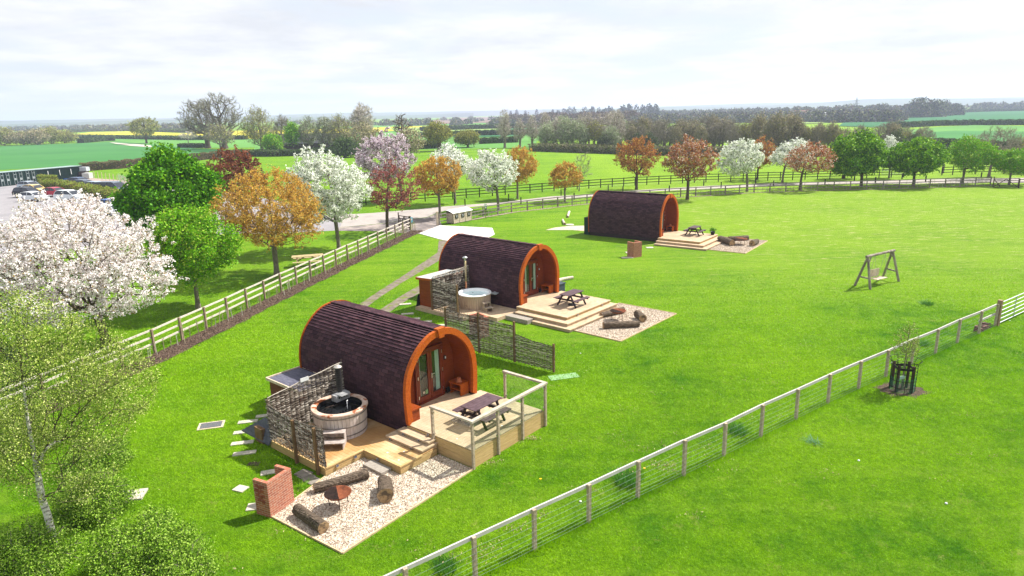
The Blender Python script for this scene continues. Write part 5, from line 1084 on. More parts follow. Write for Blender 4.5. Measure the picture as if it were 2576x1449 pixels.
t = thing('notice_post', 'small white and black notice on a thin post beside the bin store', 'sign', G(*kS(1690, 405)), .1); MB().box((0, 0, .72), (.05, .05, 1.44)).build('post', BROWNPOST, t); b = MB().box((0, -.04, 1.22), (.26, .03, .36)).build('lower_board', BLACK, t); MB().box((0, -.058, 1.26), (.18, .005, .20)).build('notice', WHITEPAINT, b); MB().box((0, -.04, 1.55), (.27, .03, .28)).build('upper_board', WHITEPAINT, t)
k5 = lambda x, y: ((3300 + x * .5175) / 1.59006, (950 + y * .5175) / 1.59006)
L_ = [GG(k5, 230, 372), GG(k5, 349, 402), GG(k5, 447, 306), GG(k5, 570, 342)]
T0 = GG(k5, 325, 148, 2.08); T1 = GG(k5, 532, 100, 2.12); sc_ = (np.array(T0) + T1) / 2; o0 = np.array([sc_[0], sc_[1], 0]); t = thing('garden_swing', 'weathered round pole swing seat standing on the open lawn', 'swing seat', o0)
SW = M('swing_poles', (.34, .29, .25), (.14, .115, .10), sc=4, st=(1, 1, .6), rough=.9, bmp=.4); dd = (T1 - T0) / np.linalg.norm(T1 - T0)
MB().tube([T0 - o0 - dd * .08, T1 - o0 + dd * .08], .085, 10).build('top_beam', SW, t)
for a, b in ((L_[0], T0 + dd * .12), (L_[1], T0 + dd * .10), (L_[2], T1 - dd * .16), (L_[3], T1 - dd * .12)): MB().tube([a - o0, b - o0], [.085, .075], 8).build('leg', SW, t)
for a, b, T in ((L_[0], L_[1], T0), (L_[2], L_[3], T1)): A_ = a + (T - a) * .33; B_ = b + (T - b) * .33; MB().bar(A_ - o0, B_ - o0, .07, .08).build('cross_bar', SW, t)
for a, T, q in ((L_[1], T0, 1), (L_[3], T1, -1)):
    A_ = a + (T - a) * .72 - o0; B_ = T - o0 + dd * q * .5; B_[2] -= .05; MB().tube([A_, B_], .04, 6).build('brace', SW, t)
sa = math.atan2(dd[1], dd[0]); so = thing('x', '', '', (0, 0, 0)); D.objects.remove(so)
m = MB(); cc = sc_ - o0; cc = Vector((cc[0] - .0, cc[1] - .0, 0)); Rz = Matrix.Rotation(sa, 3, 'Z')
def loc_(x, y, z): v = Rz @ Vector((x, y, z)); return (v.x + cc.x, v.y + cc.y, v.z)
for j in range(5): m.box(loc_(0, -.28 + j * .105, .46), (1.15, .095, .03), rz=sa)
st_ = m.build('seat', PALEWOOD, t); m = MB()
for j in range(7): m.box(loc_(-.50 + j * .165, .31, .74), (.15, .03, .52), rz=sa)
m.box(loc_(0, .33, .92), (1.15, .03, .07), rz=sa); m.build('backrest', PALEWOOD, t)
for x in (-.55, .55): m = MB(); m.tube([loc_(x, -.25, .47), loc_(x * 1.02, 0, 2.06)], .010, 5, False); m.tube([loc_(x, .30, .52), loc_(x * 1.02, 0, 2.06)], .010, 5, False); m.build('rope', M('pale_rope', (.55, .52, .46)), t)
# guarded sapling
gb = GG(k5, 590, 1178); t = thing('tree_guard', 'round black metal guard with green netting round a sapling', 'tree guard', gb); IR = M('black_iron', (.02, .018, .018), rough=.6)
for k in range(9):
    a = 2 * math.pi * k / 9 + .2; ca, sa_ = math.cos(a), math.sin(a); MB().tube([(.48 * ca, .48 * sa_, 0), (.48 * ca, .48 * sa_, 1.15), (.53 * ca, .53 * sa_, 1.3), (.60 * ca, .60 * sa_, 1.36)], .012, 5).build('upright_bar', IR, t)
for z, rr in ((.22, .48), (.52, .48), (.82, .48), (1.1, .48), (1.36, .60)): MB().tube([(rr * math.cos(2 * math.pi * k / 24), rr * math.sin(2 * math.pi * k / 24), z) for k in range(25)], .011, 5, False).build('hoop', IR, t)
for a in (.6, 2.2, 3.7, 5.2): MB().box((.40 * math.cos(a), .40 * math.sin(a), .58), (.09, .09, 1.16), rz=a).build('stake', M('dark_stake', (.09, .06, .04), (.05, .035, .025), sc=5, rough=.9), t)
m = MB()
for a, b in ((.6, 2.2), (2.2, 3.7), (3.7, 5.2), (5.2, 6.88)): m.bar((.43 * math.cos(a), .43 * math.sin(a), 1.0), (.43 * math.cos(b), .43 * math.sin(b), 1.0), .03, .09)
m.build('top_slat', IR, t)
m = MB()
for k in range(60):
    a = 2 * math.pi * k / 60; m.tube([(.455 * math.cos(a), .455 * math.sin(a), .02), (.455 * math.cos(a), .455 * math.sin(a), .62)], .0035, 3, False)
for z in np.arange(.05, .64, .05): m.tube([(.455 * math.cos(2 * math.pi * k / 30), .455 * math.sin(2 * math.pi * k / 30), z) for k in range(31)], .0035, 3, False)
m.build('netting', M('green_net', (.03, .22, .14), (.02, .18, .12)), t); MB().box((-.12, -.15, .62), (.28, .02, .14), rz=.3).build('tag_plate', M('pale_green_plate', (.45, .62, .55)), t)
struct('soil_patch', MB().add([(gb[0] + (.95 + .2 * math.sin(k * 2.1) + .12 * math.sin(k * 5)) * math.cos(k * .2094), gb[1] + (.72 + .15 * math.sin(k * 1.7)) * math.sin(k * .2094), .012) for k in range(30)], [tuple(range(30))]), SOIL)
t = thing('young_tree', 'thin budding sapling growing inside the black metal guard', 'tree', gb); tree_meshes(t, 77, 3.05, .72, .6, 1.35, .035, 260, 2600, .024, LM['birch'], BARK_G, cl=.03, shell=.2, leader=.75, tipr=.004, step=.15, sag=.02)
# brick stack behind the fence
sb = GG(k5, 1215, 715); t = thing('brick_stack', 'untidy stack of old dark bricks behind the pale fence', 'brick stack', sb, .62); m = MB(); rr = random.Random(9); OB = M('old_brick', (.22, .12, .09), (.10, .065, .055), sc=6, rough=.95)
for z in range(4):
    for x in range(5):
        for y in range(3):
            if rr.random() < .9 - z * .10: m.box((x * .235 - .5 + rr.uniform(-.02, .02), y * .13 - .13, .04 + z * .075), (.215, .105, .066), rz=rr.uniform(-.15, .15))
m.build('bricks', OB, t)

# ------------------------------------------------------------------ hedges and bushes made of leaves
def hedge(name, label, path, w, h, leaf, n, lsize, seed, z0=0, core=(.05, .05, .02), group=None, cat='hedge', rough=.12):
    r = np.random.default_rng(seed); Q = resample(path, .6); o = Q[0]; Q = Q - o; T = np.gradient(Q, axis=0); T /= np.linalg.norm(T, axis=1, keepdims=True); Nn = np.stack([-T[:, 1], T[:, 0]], 1); t = thing(name, label, cat, (o[0], o[1], 0), 0, group)
    m = MB(); prev = None; K = len(Q); sec = [(-.42, 0), (-.46, .5), (-.40, .88), (0, .93), (.40, .88), (.46, .5), (.42, 0)]; vs = []
    for i in range(K):
        e = .6 if i in (0, K - 1) else 1; hh = h * (1 + r.uniform(-.05, .05)) * (.9 if e < 1 else 1)
        for a, b in sec: vs.append((*(Q[i] + Nn[i] * a * w * e), b * hh))
    ns = len(sec); fs = [(i * ns + j, i * ns + j + 1, (i + 1) * ns + j + 1, (i + 1) * ns + j) for i in range(K - 1) for j in range(ns - 1)] + [tuple(range(ns))[::-1], tuple((K - 1) * ns + j for j in range(ns))]
    m.add(vs, fs); m.build('inner_core', M('hedge_core_' + leaf, core, tuple(c * .6 for c in core), sc=3, rough=1), t)  # solid dark core behind the leaf quads
    f = r.uniform(0, K - 1.001, n); i = f.astype(int); g_ = (f - i)[:, None]; P = Q[i] * (1 - g_) + Q[i + 1] * g_; NN = Nn[i]; u = r.uniform(0, 1, n) * (2 * .9 + 1.0); side = np.where(u < .9, -1, np.where(u < 1.8, 1, 0)); zz = np.where(side != 0, np.where(u < .9, u / .9, (u - .9) / .9), 1.0); lat = np.where(side != 0, side * .5, r.uniform(-.48, .48, n))
    C = np.c_[P + NN * (lat * w)[:, None], zz * h] + r.normal(0, rough * min(1, h), (n, 3)) * .6; C[:, 2] = np.abs(C[:, 2]) + .03; C[:, 2] *= 1 + .07 * np.sin(f * .9 + seed) + .04 * np.sin(f * 2.3)
    leafmesh('foliage', C, lsize, LM[leaf], t, r); return t
kP = lambda x, y: (x * .2174 / 1.59006, (640 + y * .2174) / 1.59006)
hedge('hedge', 'clipped yellow green hedge nearest the containers', [G(*kP(720, 440)), G(*kP(1060, 420))], 2.6, 1.5, 'hedge', 5000, .11, 1)
hedge('hedge', 'long clipped yellow green hedge between the parked cars', [G(*kP(850, 540)), G(*kP(1250, 600)), G(*kP(1700, 690)), G(*kP(2150, 790)), G(*kP(2600, 880))], 2.0, 1.75, 'hedge', 14000, .10, 2)
hedge('hedge', 'brown trimmed field hedge behind the yard and maple', [G(205, 431), G(300, 424), G(360, 418), G(440, 410), G(520, 401), G(600, 394)], 1.8, 1.9, 'brownh', 16000, .12, 3)
hedge('hedge', 'dark low hedge left of the big oaks across the field', [G(455, 371), G(520, 372)], 3, 1.6, 'dark', 3500, .3, 4)
# bin area in the wood edge
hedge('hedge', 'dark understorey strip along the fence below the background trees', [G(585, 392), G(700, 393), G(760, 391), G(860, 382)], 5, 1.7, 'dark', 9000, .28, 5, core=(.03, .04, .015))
for i, (a, b, h) in enumerate((((860, 478), (990, 498), 1), )): pass
# leafy band of the whips farther right

# ------------------------------------------------------------------ planted trees round the site (pixel columns: base, crown left/right, top, crown bottom)
pxtree('big white cherry in full blossom left of the pale rail fence', 270, 875, -4, 442, 470, 812, 'cherry', BARK, 95000, .052, 11, tr=.22, ntar=1500, shape=1.0, cl=.13, clump=11, step=.42, shell=.22, leader=.35, sag=.05)
pxtree('large dense dark green maple behind the white cherry', 458, 655, 338, 570, 363, 610, 'green', BARK, 60000, .12, 12, tr=.25, ntar=700, peak=.45, shape=.98, cl=.28, shell=.5, aspect=.9)
pxtree('smaller bright green maple with slim trunk by the rail fence', 499, 775, 388, 612, 512, 725, 'lgreen', BARK_G, 26000, .075, 13, tr=.13, ntar=480, cl=.20, shape=.9, aspect=.85, shell=.3, droop=.3)
pxtree('big orange leaved maple above the light picnic table', 697, 692, 556, 846, 408, 640, 'orange', BARK_G, 52000, .055, 14, tr=.19, ntar=1100, cl=.13, clump=6, shape=.9, shell=.3)
pxtree('dark copper maple half hidden behind the orange maple', 625, 560, 528, 690, 366, 520, 'dcopper', BARK, 14040, 0.101, 15, tr=.18, ntar=420, cl=.16, clump=5)
pxtree('white blossoming pear between the orange maple and the gate', 853, 626, 724, 948, 362, 580, 'pear', BARK_G, 60000, .070, 16, tr=.17, ntar=1100, cl=.12, clump=8, shape=.9, shell=.3)
pxtree('tall lilac pink blossom tree behind the purple leaved one', 1012, 506, 890, 1060, 318, 470, 'lilac', BARK_G, 36000, 0.101, 17, tr=.2, ntar=560, cl=.16, clump=8, shape=.95, shell=.35)
pxtree('purple leaved plum at the lane entrance with pruned trunk', 975, 583, 905, 1078, 392, 545, 'purple', BARK, 10800, 0.066, 18, tr=.16, ntar=600, cl=.10, clump=4, shape=.9)
pxtree('orange tree rising behind the bin store', 1107, 548, 1036, 1172, 384, 502, 'orange', BARK_G, 23400, 0.074, 19, tr=.15, ntar=560, cl=.11, clump=5, shape=.85)
pxtree('white blossom tree behind the orange one across the lane', 1145, 512, 1072, 1196, 356, 470, 'pear', BARK_G, 21600, 0.101, 20, tr=.16, ntar=420, cl=.16, clump=7)
pxtree('round white blossom tree above the notice post', 1254, 530, 1166, 1312, 372, 492, 'pear', BARK_G, 27000, 0.086, 21, tr=.16, ntar=520, cl=.13, clump=7)
pxtree('orange tree half hidden by the round white blossom tree', 1302, 500, 1262, 1358, 364, 470, 'orange', BARK_G, 14400, 0.086, 22, tr=.14, ntar=420, cl=.14, clump=5)
pxtree('small low orange tree beside the leafless sapling', 1421, 507, 1371, 1470, 402, 478, 'orange', BARK_G, 13500, 0.078, 23, tr=.12, ntar=420, cl=.11, clump=5)
pxtree('thin leafless sapling behind the small orange tree', 1457, 481, 1438, 1494, 374, 466, None, BARK_G, 0, .1, 24, tr=.08, ntar=160, twig=(500, .28, .02, LM['twig']), shell=.2, leader=.8)
pxtree('copper leaved tree left of the farthest pod roof', 1601, 477, 1536, 1660, 337, 452, 'copper', BARK, 14040, 0.094, 25, tr=.19, ntar=560, cl=.15, clump=5, shape=.85)
pxtree('copper tree dotted with pale flowers behind the farthest pod', 1729, 502, 1655, 1803, 336, 465, 'copperw', BARK, 18360, 0.094, 26, tr=.19, ntar=620, cl=.14, clump=5, shape=.9)
pxtree('white blossom tree right of the farthest pod arch', 1879, 482, 1804, 1920, 345, 450, 'pear', BARK_G, 25200, 0.094, 27, tr=.16, ntar=500, cl=.14, clump=7)
pxtree('copper tree mostly hidden behind the right white tree', 1905, 452, 1862, 1958, 338, 430, 'copper', BARK, 7560, 0.101, 28, tr=.14, ntar=300, cl=.16, clump=5)
pxtree('white blossom tree with copper tree in front of it', 1968, 459, 1932, 2042, 344, 432, 'pear', BARK_G, 19800, 0.101, 29, tr=.15, ntar=400, cl=.15, clump=7)
pxtree('copper tree in front of the white blossom at right', 2012, 478, 1962, 2088, 350, 446, 'copperw', BARK, 9720, 0.094, 30, tr=.15, ntar=460, cl=.14, clump=4)
pxtree('widest dense green maple of the right hand row', 2166, 470, 2082, 2222, 324, 452, 'rgreen', BARK, 22950, 0.140, 31, tr=.2, ntar=480, cl=.28, shape=.95, aspect=.9)
pxtree('second green maple trunk close behind the widest one', 2123, 449, 2090, 2165, 352, 432, 'rgreen', BARK, 5400, 0.140, 32, tr=.17, ntar=220, cl=.3)
pxtree('slim white blossom tree between two green maples', 2236, 448, 2202, 2264, 338, 430, 'pear', BARK_G, 12600, 0.101, 33, tr=.12, ntar=300, cl=.15, clump=7)
pxtree('green maple second from the right end gate', 2297, 468, 2224, 2368, 344, 447, 'rgreen', BARK, 18900, 0.133, 34, tr=.17, ntar=460, cl=.26, shape=.9, aspect=.9)
pxtree('thin leaved green maple before the leafless grey tree', 2421, 462, 2376, 2482, 340, 440, 'lgreen', BARK_G, 11700, 0.109, 35, tr=.15, ntar=400, cl=.22, aspect=.85)
pxtree('leafless grey tree among the green ones at right', 2487, 447, 2428, 2568, 314, 425, None, BARK_G, 0, .1, 36, tr=.2, ntar=620, twig=(4200, .42, .022, LM['twig']), shell=.25, leader=.5)
pxtree('young green tree at the right edge of the photo', 2538, 465, 2492, 2584, 372, 440, 'lgreen', BARK_G, 11700, 0.109, 37, tr=.13, ntar=340, cl=.2, aspect=.85)
pxtree('yellowish budding tree just entering at right edge', 2585, 432, 2560, 2640, 308, 405, 'olive', BARK_G, 5000, .16, 38, tr=.15, ntar=340, cl=.25)
# background trees
pxtree('solitary budding tree standing in the left field', 369, 361, 332, 407, 292, 346, 'sparse', BARK, 6000, .30, 50, tr=.55, ntar=420, cl=.4, step=1.3, tipr=.02)
pxtree('left one of the two huge leafless oaks', 524, 373, 463, 566, 246, 350, 'olive', BARK, 900, .2, 51, tr=1.0, ntar=560, cl=.5, twig=(9000, .75, .022, LM['twig']), step=1.6, tipr=.03, leader=.45)
pxtree('tallest leafless oak in the middle of the left skyline', 566, 374, 486, 632, 228, 350, 'olive', BARK, 1200, .2, 52, tr=1.15, ntar=800, cl=.5, twig=(13000, .75, .022, LM['twig']), step=1.6, tipr=.03, leader=.45)
pxtree('small grey budding tree under the two huge oaks', 556, 379, 518, 594, 312, 365, 'sparse', BARK_G, 1200, .25, 53, tr=.35, ntar=260, cl=.4, twig=(3000, .7, .04, LM['twig']), step=1.2, tipr=.02)
pxtree('small pale shrub tree left of the huge oaks', 474, 361, 455, 497, 331, 352, None, BARK_G, 0, .2, 54, tr=.2, ntar=140, twig=(1500, .6, .05, LM['twigp']), step=1, tipr=.02)
pxtree('tall loose yellow green willow right of the oaks', 660, 380, 612, 702, 262, 362, 'sparse', BARK_G, 5500, .20, 55, tr=.6, ntar=520, cl=.5, twig=(2500, .8, .04, LM['twig']), step=1.4, tipr=.02, shell=.2)
pxtree('bright green bush before the tall willow', 690, 390, 664, 712, 340, 382, 'lgreen', BARK, 5000, .26, 56, tr=.25, ntar=160, cl=.5, step=1, tipr=.02)
pxtree('grey leafless tree right of the willow', 712, 382, 690, 744, 288, 362, None, BARK_G, 0, .2, 57, tr=.35, ntar=260, twig=(3500, .8, .04, LM['twig']), step=1.4, tipr=.02)
pxtree('bright green narrow tree near the barn', 738, 386, 720, 758, 306, 368, 'lgreen', BARK, 4000, .24, 58, tr=.25, ntar=200, cl=.5, step=1.2, tipr=.02)
for i, (bx, xl, xr, yt, lf, lb) in enumerate(((780, 748, 808, 290, 'sage', 'grey green tree with forked trunk left of the barn roof'), (822, 795, 846, 292, 'sage', 'grey green tree before the barn roof'), (858, 832, 886, 285, 'sparse', 'open forked tree right of the barn roof'))):
    pxtree(lb, bx, 384, xl, xr, yt, 362, lf, BARK_G, 2600, .19, 60 + i, tr=.4, ntar=300, cl=.5, twig=(1800, .8, .04, LM['twig']), step=1.4, tipr=.02)
pxtree('tall pale leafless poplar above the pink blossom', 912, 374, 876, 952, 258, 352, None, BARK_G, 0, .2, 64, tr=.6, ntar=620, twig=(8000, .9, .045, LM['twigp']), step=1.4, tipr=.02, shell=.2, leader=.75)
pxtree('brown bushy tree under the pale poplar', 920, 388, 868, 968, 305, 378, 'brown', BARK, 4200, .22, 65, tr=.4, ntar=360, cl=.6, step=1.4, tipr=.02)
pxtree('dark green bushy tree left of the brown one', 868, 396, 835, 905, 350, 390, 'dark', BARK, 5000, .28, 66, tr=.3, ntar=200, cl=.6, step=1.2, tipr=.02)
pxtree('gnarled half dead tree above the lilac blossom', 1013, 380, 988, 1042, 284, 345, None, BARK, 0, .2, 67, tr=.6, ntar=70, twig=(500, .8, .06, LM['twig']), step=1.4, tipr=.05, shell=.1, leader=.9)
pxtree('brown scrub tree beneath the gnarled dead tree', 1020, 394, 985, 1075, 318, 385, 'brown', BARK, 3000, .22, 68, tr=.35, ntar=300, cl=.6, step=1.3, tipr=.02)
pxtree('round olive oak with dark trunk behind the white tree', 1106, 380, 1060, 1142, 301, 358, 'olive', BARK, 6000, .22, 69, tr=.7, ntar=420, cl=.5, step=1.4, tipr=.02)
pxtree('round yellow green tree right of the olive oak', 1177, 371, 1143, 1208, 330, 362, 'olive', BARK, 9000, .24, 70, tr=.35, ntar=260, cl=.5, step=1.2, tipr=.02)
for i, (bx, by, xl, xr, yt, lf, lb) in enumerate(((12, 366, -20, 45, 320, 'sparse', 'first budding bush of the left edge row'), (60, 365, 30, 92, 330, 'brown', 'brown bush second in the left edge row'), (95, 364, 70, 122, 325, 'brown', 'brown tree third in the left edge row'), (130, 362, 108, 152, 322, 'sparse', 'pale budding tree fourth in the left edge row'), (163, 360, 142, 190, 328, 'sparse', 'last pale bush at the right end of the left edge row'), (-30, 368, -70, 0, 322, 'dark', 'dark scrub tree cut by the left photo edge'))):
    pxtree(lb, bx, by, xl, xr, yt, by - 4, lf, BARK_G, 3500, .38, 80 + i, tr=.4, ntar=160, cl=.9, step=1.6, tipr=.03, twig=(900, .9, .06, LM['twig']))
pxtree('small gnarled tree beside the farm track', 489 * 0 + 488 - 0, 362, 478, 502, 340, 356, None, BARK, 0, .2, 90, tr=.3, ntar=60, twig=(300, .6, .06, LM['twig']), step=1.2, tipr=.04) if False else None
# the wood belt: bare trees one can tell apart, copies of a few shapes
def proto(seed, h, rx, leaf, nleaf, twm, ntw, tr=.45, zb=.22, ls=.25, **k):
    t = thing('bare_tree', 'x', 'tree', (0, 0, 0)); tree_meshes(t, seed, h, rx, rx, h * zb, tr, 360, nleaf, ls, LM[leaf] if leaf else None, BARK_G, cl=.5, twig=(int(ntw * .55), .60, .035, LM[twm]), step=1.2, tipr=.018, leader=.55, shell=.25, **k); return t
PR = [proto(101, 12, 4.2, None, 0, 'twig', 5200), proto(102, 13, 3.6, 'brown', 1800, 'twig', 4200), proto(103, 11, 4.6, 'olive', 1500, 'twig', 4200), proto(104, 13, 3.4, None, 0, 'twigp', 5600), proto(105, 10, 4.0, 'sage', 2600, 'twigp', 2600), proto(106, 9, 4.4, 'dark', 3000, 'twig', 3000)]
pused = set()
def putproto(k, loc, sc, label, group, h=None):
    w = PR[k]; s = (sc, sc, sc * (h or 1))
    if k not in pused: pused.add(k); w.location = loc; w.scale = s; w['label'] = label; w['group'] = group; w.rotation_euler.z = rng.uniform(0, 6); return
    copytree(w, loc, rng.uniform(0, 6), label, s, group)
LB_ = ['bare brown grey tree standing in the long wood belt', 'bare twiggy tree with brown buds in the wood belt', 'bare oak with olive buds in the wood belt', 'pale silvery bare tree at the wood edge', 'grey green budding tree in the wood belt', 'low dark scrubby tree in the wood belt']
GR_ = ['brown grey bare trees of the wood belt', 'brown budding trees of the wood belt', 'olive budding trees of the wood belt', 'pale silvery trees of the wood belt', 'grey green trees of the wood belt', 'scrubby trees of the wood belt']
x = 1268
while x < 2330:
    for row in range(3 if x < 1800 else 2):
        pale = x < 1400 or (1330 < x < 1560 and rng.random() < .6)
        by = 374 + (6 if x > 1500 else 0) + (4 if x > 1900 else 0) - row * 7 + rng.uniform(-2, 2) - (24 if x < 1330 else 0) * (0 if row else 0)
        if x < 1345 and row != 1: continue
        if 1345 > x: by = 372
        if x > 2120: by = 396 - row * 12 - (x - 2120) * .05
        k = int(rng.choice([3, 3, 4]) if pale else rng.choice([0, 0, 1, 1, 2, 5, 0])); 
        xx = x + rng.uniform(-9, 9); sc = (rng.uniform(.75, .98) if pale else rng.uniform(.52, .80)) * (1.0 if x < 2000 else .8)
        if k == 5: by += 3
        putproto(k, G(xx, by), sc, LB_[k], GR_[k], rng.uniform(.95, 1.1))
    x += rng.uniform(15, 24) if x > 1345 else 34
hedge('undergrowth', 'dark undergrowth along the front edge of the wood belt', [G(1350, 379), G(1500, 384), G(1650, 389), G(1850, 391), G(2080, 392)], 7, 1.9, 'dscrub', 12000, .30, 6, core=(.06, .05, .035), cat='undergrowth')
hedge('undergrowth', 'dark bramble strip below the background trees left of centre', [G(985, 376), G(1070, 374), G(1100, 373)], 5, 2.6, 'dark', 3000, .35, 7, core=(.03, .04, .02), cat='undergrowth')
# far woods: one mass
def woods(name, label, spots, leaf, seed, q=1.5, per=110):
    r = np.random.default_rng(seed); Cs = []
    per = int(per * 2.6); q = q * .58
    for x, y, w, h in spots:
        c = G(x, y); n = per; v = r.normal(size=(n, 3)); v /= np.linalg.norm(v, axis=1, keepdims=True); v *= r.uniform(.75, 1.05, (n, 1)); v[:, 2] = np.abs(v[:, 2]) * 1.0; P = v * np.array([w, w, h]) + np.array([c[0], c[1], 0]); P[: n // 4, 2] *= r.uniform(0, .6, n // 4); Cs.append(P)
    C = np.concatenate(Cs); o = leafmesh(name, C, q, LM[leaf], None, r, aspect=.9); return tag(o, label, 'woodland', kind='stuff')
r_ = np.random.default_rng(21)
def band(x0, x1, yf, n, wh=(6, 9), jy=1.5):
    out = []
    for i in range(n):
        x = r_.uniform(x0, x1); y = yf(x) + r_.uniform(-jy, jy); out.append((x, y, r_.uniform(5, 9), r_.uniform(*wh)))
    return out
LM['farw'] = leafmat('distant_wood_leaves', [(.36, (.13, .14, .12)), (.30, (.075, .085, .095)), (.22, (.20, .22, .10)), (.12, (.20, .15, .12))], .9, .1)  # bluish distance haze is put into some of these leaf colours
LM['fard'] = leafmat('distant_conifers', [(.6, (.03, .045, .055)), (.4, (.05, .06, .06))], .9, .1)  # the blue of distance haze is put into the conifer colours
LM['farb'] = leafmat('distant_brown_wood', [(.5, (.17, .12, .09)), (.5, (.12, .09, .07))], .9, .1)
woods('distant_woods', 'brownish far woods below the dark conifers left of centre', band(1285, 1600, lambda x: 312 - (x - 1285) * .01, 110, (9, 12), 3), 'farb', 1, 1.6)
woods('distant_woods', 'dark conifers on the ridge above the brown woods', [(x, 297 + r_.uniform(-1, 1), r_.uniform(4, 8), r_.uniform(13, 22)) for x in list(r_.uniform(1390, 1660, 46)) + [1350, 1300, 1322, 1285]], 'fard', 2, 2.2)
woods('distant_woods', 'long far wood along the horizon right of centre', band(1630, 2330, lambda x: 293 - (x - 1630) * .006, 260, (7, 12), 3), 'farw', 3, 2.0)
woods('distant_woods', 'scattered far woodland beyond the wood belt', band(1560, 2260, lambda x: 309 - (x - 1560) * .006, 190, (6, 9), 3), 'farw', 4, 1.4)
woods('distant_woods', 'far wooded skyline along the upper right fields', band(2330, 2900, lambda x: 281 - (x - 2330) * .018, 150, (8, 12), 1.2), 'farw', 5, 2.2)
woods('distant_woods', 'blue woodland plain at the far left', band(-250, 480, lambda x: 325, 200, (5, 9), 6), 'farw', 6, 2.6, 80)
woods('distant_woods', 'far hedgerow trees of the central plain', band(700, 1300, lambda x: 309, 110, (4, 8), 8), 'farw', 7, 2.2, 70)
for i, (x, y, w, h) in enumerate(((2310, 296, 13, 17), (2345, 295, 12, 15), (2365, 292, 12, 15), (2400, 290, 9, 11), (2215, 291, 8, 13), (2135, 292, 12, 13), (2195, 289, 9, 12))): woods('distant_grove', ['tall bare grove on the skyline left of right fields', 'second tall grove on the skyline at right', 'third grove touching the upper green field', 'small grove right of the skyline groves', 'dark tree clump right of the pylon', 'wood clump behind the pylon', 'pale clump between pylon and skyline groves'][i], [(x + dx, y, w * .6, h) for dx in (-10, 0, 10)], 'farw', 30 + i, 1.3, 260)['kind'] = 'stuff'
def hline(label, P, w, h, leaf, n, ls, seed): hedge('field_hedge', label, [G(*p) for p in P], w, h, leaf, n, ls, seed, core=(.04, .055, .03))
hline('hedge along the lower edge of the blue green field at right', [(2235, 322), (2283, 320.5), (2360, 316.5), (2449, 314.8), (2576, 314.5), (2720, 314)], 3.5, 2.4, 'dark', 6000, .6, 11)
hline('hedge along the upper edge of the blue green field at right', [(2383, 285.5), (2470, 281.5), (2576, 279.2), (2720, 276)], 4, 2.6, 'dark', 3000, .9, 12)
hline('hedge at the foot of the bright right field', [(2230, 366), (2330, 371), (2400, 375), (2480, 380), (2640, 386)], 3, 2.2, 'dark', 6000, .4, 13)
hline('hedge line between the yellow and bright fields at left', [(170, 346.5), (300, 349), (470, 352.5), (620, 351)], 4, 2.2, 'dark', 4000, .7, 14)
hline('hedge line behind the yellow rape field at left', [(170, 333.5), (232, 331), (330, 329.5), (480, 334)], 5, 3.0, 'dark', 3000, 1.0, 15)
hline('long hedge in the middle fields right of the oaks', [(1060, 346), (1200, 341), (1400, 337)], 4, 2.5, 'dark', 4000, .6, 16)
hline('upper hedge in the middle fields', [(1060, 331), (1200, 325), (1420, 320)], 4, 3, 'dark', 4000, .8, 17)
hline('short hedge before the round yellow green tree', [(1208, 362), (1300, 358)], 3, 2.0, 'dark', 2500, .4, 18)
hline('low dark bush row beside the farm track', [(203, 360), (262, 355), (290, 354)], 4, 2.4, 'dark', 2500, .5, 19)
# farmstead, pylon, barn
def house(label, x, y, w, d, h, rf, rz, wall, roof, win=3):
    c = G(x, y); t = thing('farmhouse', label, 'building', c, rz); MB().box((0, 0, h / 2), (w, d, h)).build('wall', wall, t)
    m = MB(); m.add([(-w / 2 - .3, -d / 2 - .3, h), (w / 2 + .3, -d / 2 - .3, h), (w / 2 + .3, d / 2 + .3, h), (-w / 2 - .3, d / 2 + .3, h), (-w / 2 - .3, 0, h + rf), (w / 2 + .3, 0, h + rf)], [(0, 1, 5, 4), (2, 3, 4, 5), (0, 4, 3), (1, 2, 5), (3, 2, 1, 0)]); ro = m.build('roof', roof, t)
    if win:
        MB().box((w * .3, 0, h + rf), (.9, .7, 1.6)).build('chimney', wall, ro)
        for i in range(win): MB().box((-w / 2 + w * (i + .5) / win, -d / 2 - .02, h * .55), (1.0, .1, 1.2)).build('window', WHITEPAINT, t)
    return t
RB = M('far_brick', (.30, .12, .085), (.22, .085, .06)); RR = M('far_clay_roof', (.22, .12, .095)); WR = M('pale_barn_roof', (.75, .77, .80))
house('red brick farmhouse in the far middle distance', 2017, 301, 15, 8, 5, 3.4, .1, RB, RR, 4); house('long pale roofed barn right of the far farmhouse', 2047, 300, 22, 10, 3.5, 3.2, .05, RB, WR, 0); house('small pale roofed outbuilding left of the far farmhouse', 1992, 297, 7, 6, 4, 2.4, .2, RB, WR, 0)
house('dark roofed long barn behind trees at centre left', 790, 377, 26, 9, 2.6, 3.4, .08, M('barn_dark', (.06, .045, .04)), M('barn_roof', (.085, .085, .10), (.06, .06, .075), sc=1)  , 0)
pb = G(2150, 304); t = thing('pylon', 'thin steel pylon rising behind the far trees at right', 'pylon', pb, .3); PM = M('pylon_steel', (.25, .28, .33), rough=.5); PHt = 17.5
for sx in (-1, 1):
    for sy in (-1, 1): MB().tube([(sx * 1.9, sy * 1.9, 0), (sx * .7, sy * .7, 9), (sx * .12, sy * .12, PHt)], .10, 4).build('leg', PM, t)
m = MB()
for k in range(9):
    z0_, z1_ = k * 1.9, (k + 1) * 1.9; w0 = 1.9 - 1.75 * min(1, z0_ / PHt); w1_ = 1.9 - 1.75 * min(1, z1_ / PHt)
    for s in (-1, 1): m.tube([(-w0 * s, -w0, z0_), (w1_ * s, -w1_, z1_)], .05, 3); m.tube([(-w0, -w0 * s, z0_), (-w1_, w1_ * s, z1_)], .05, 3)
m.build('lattice', PM, t)
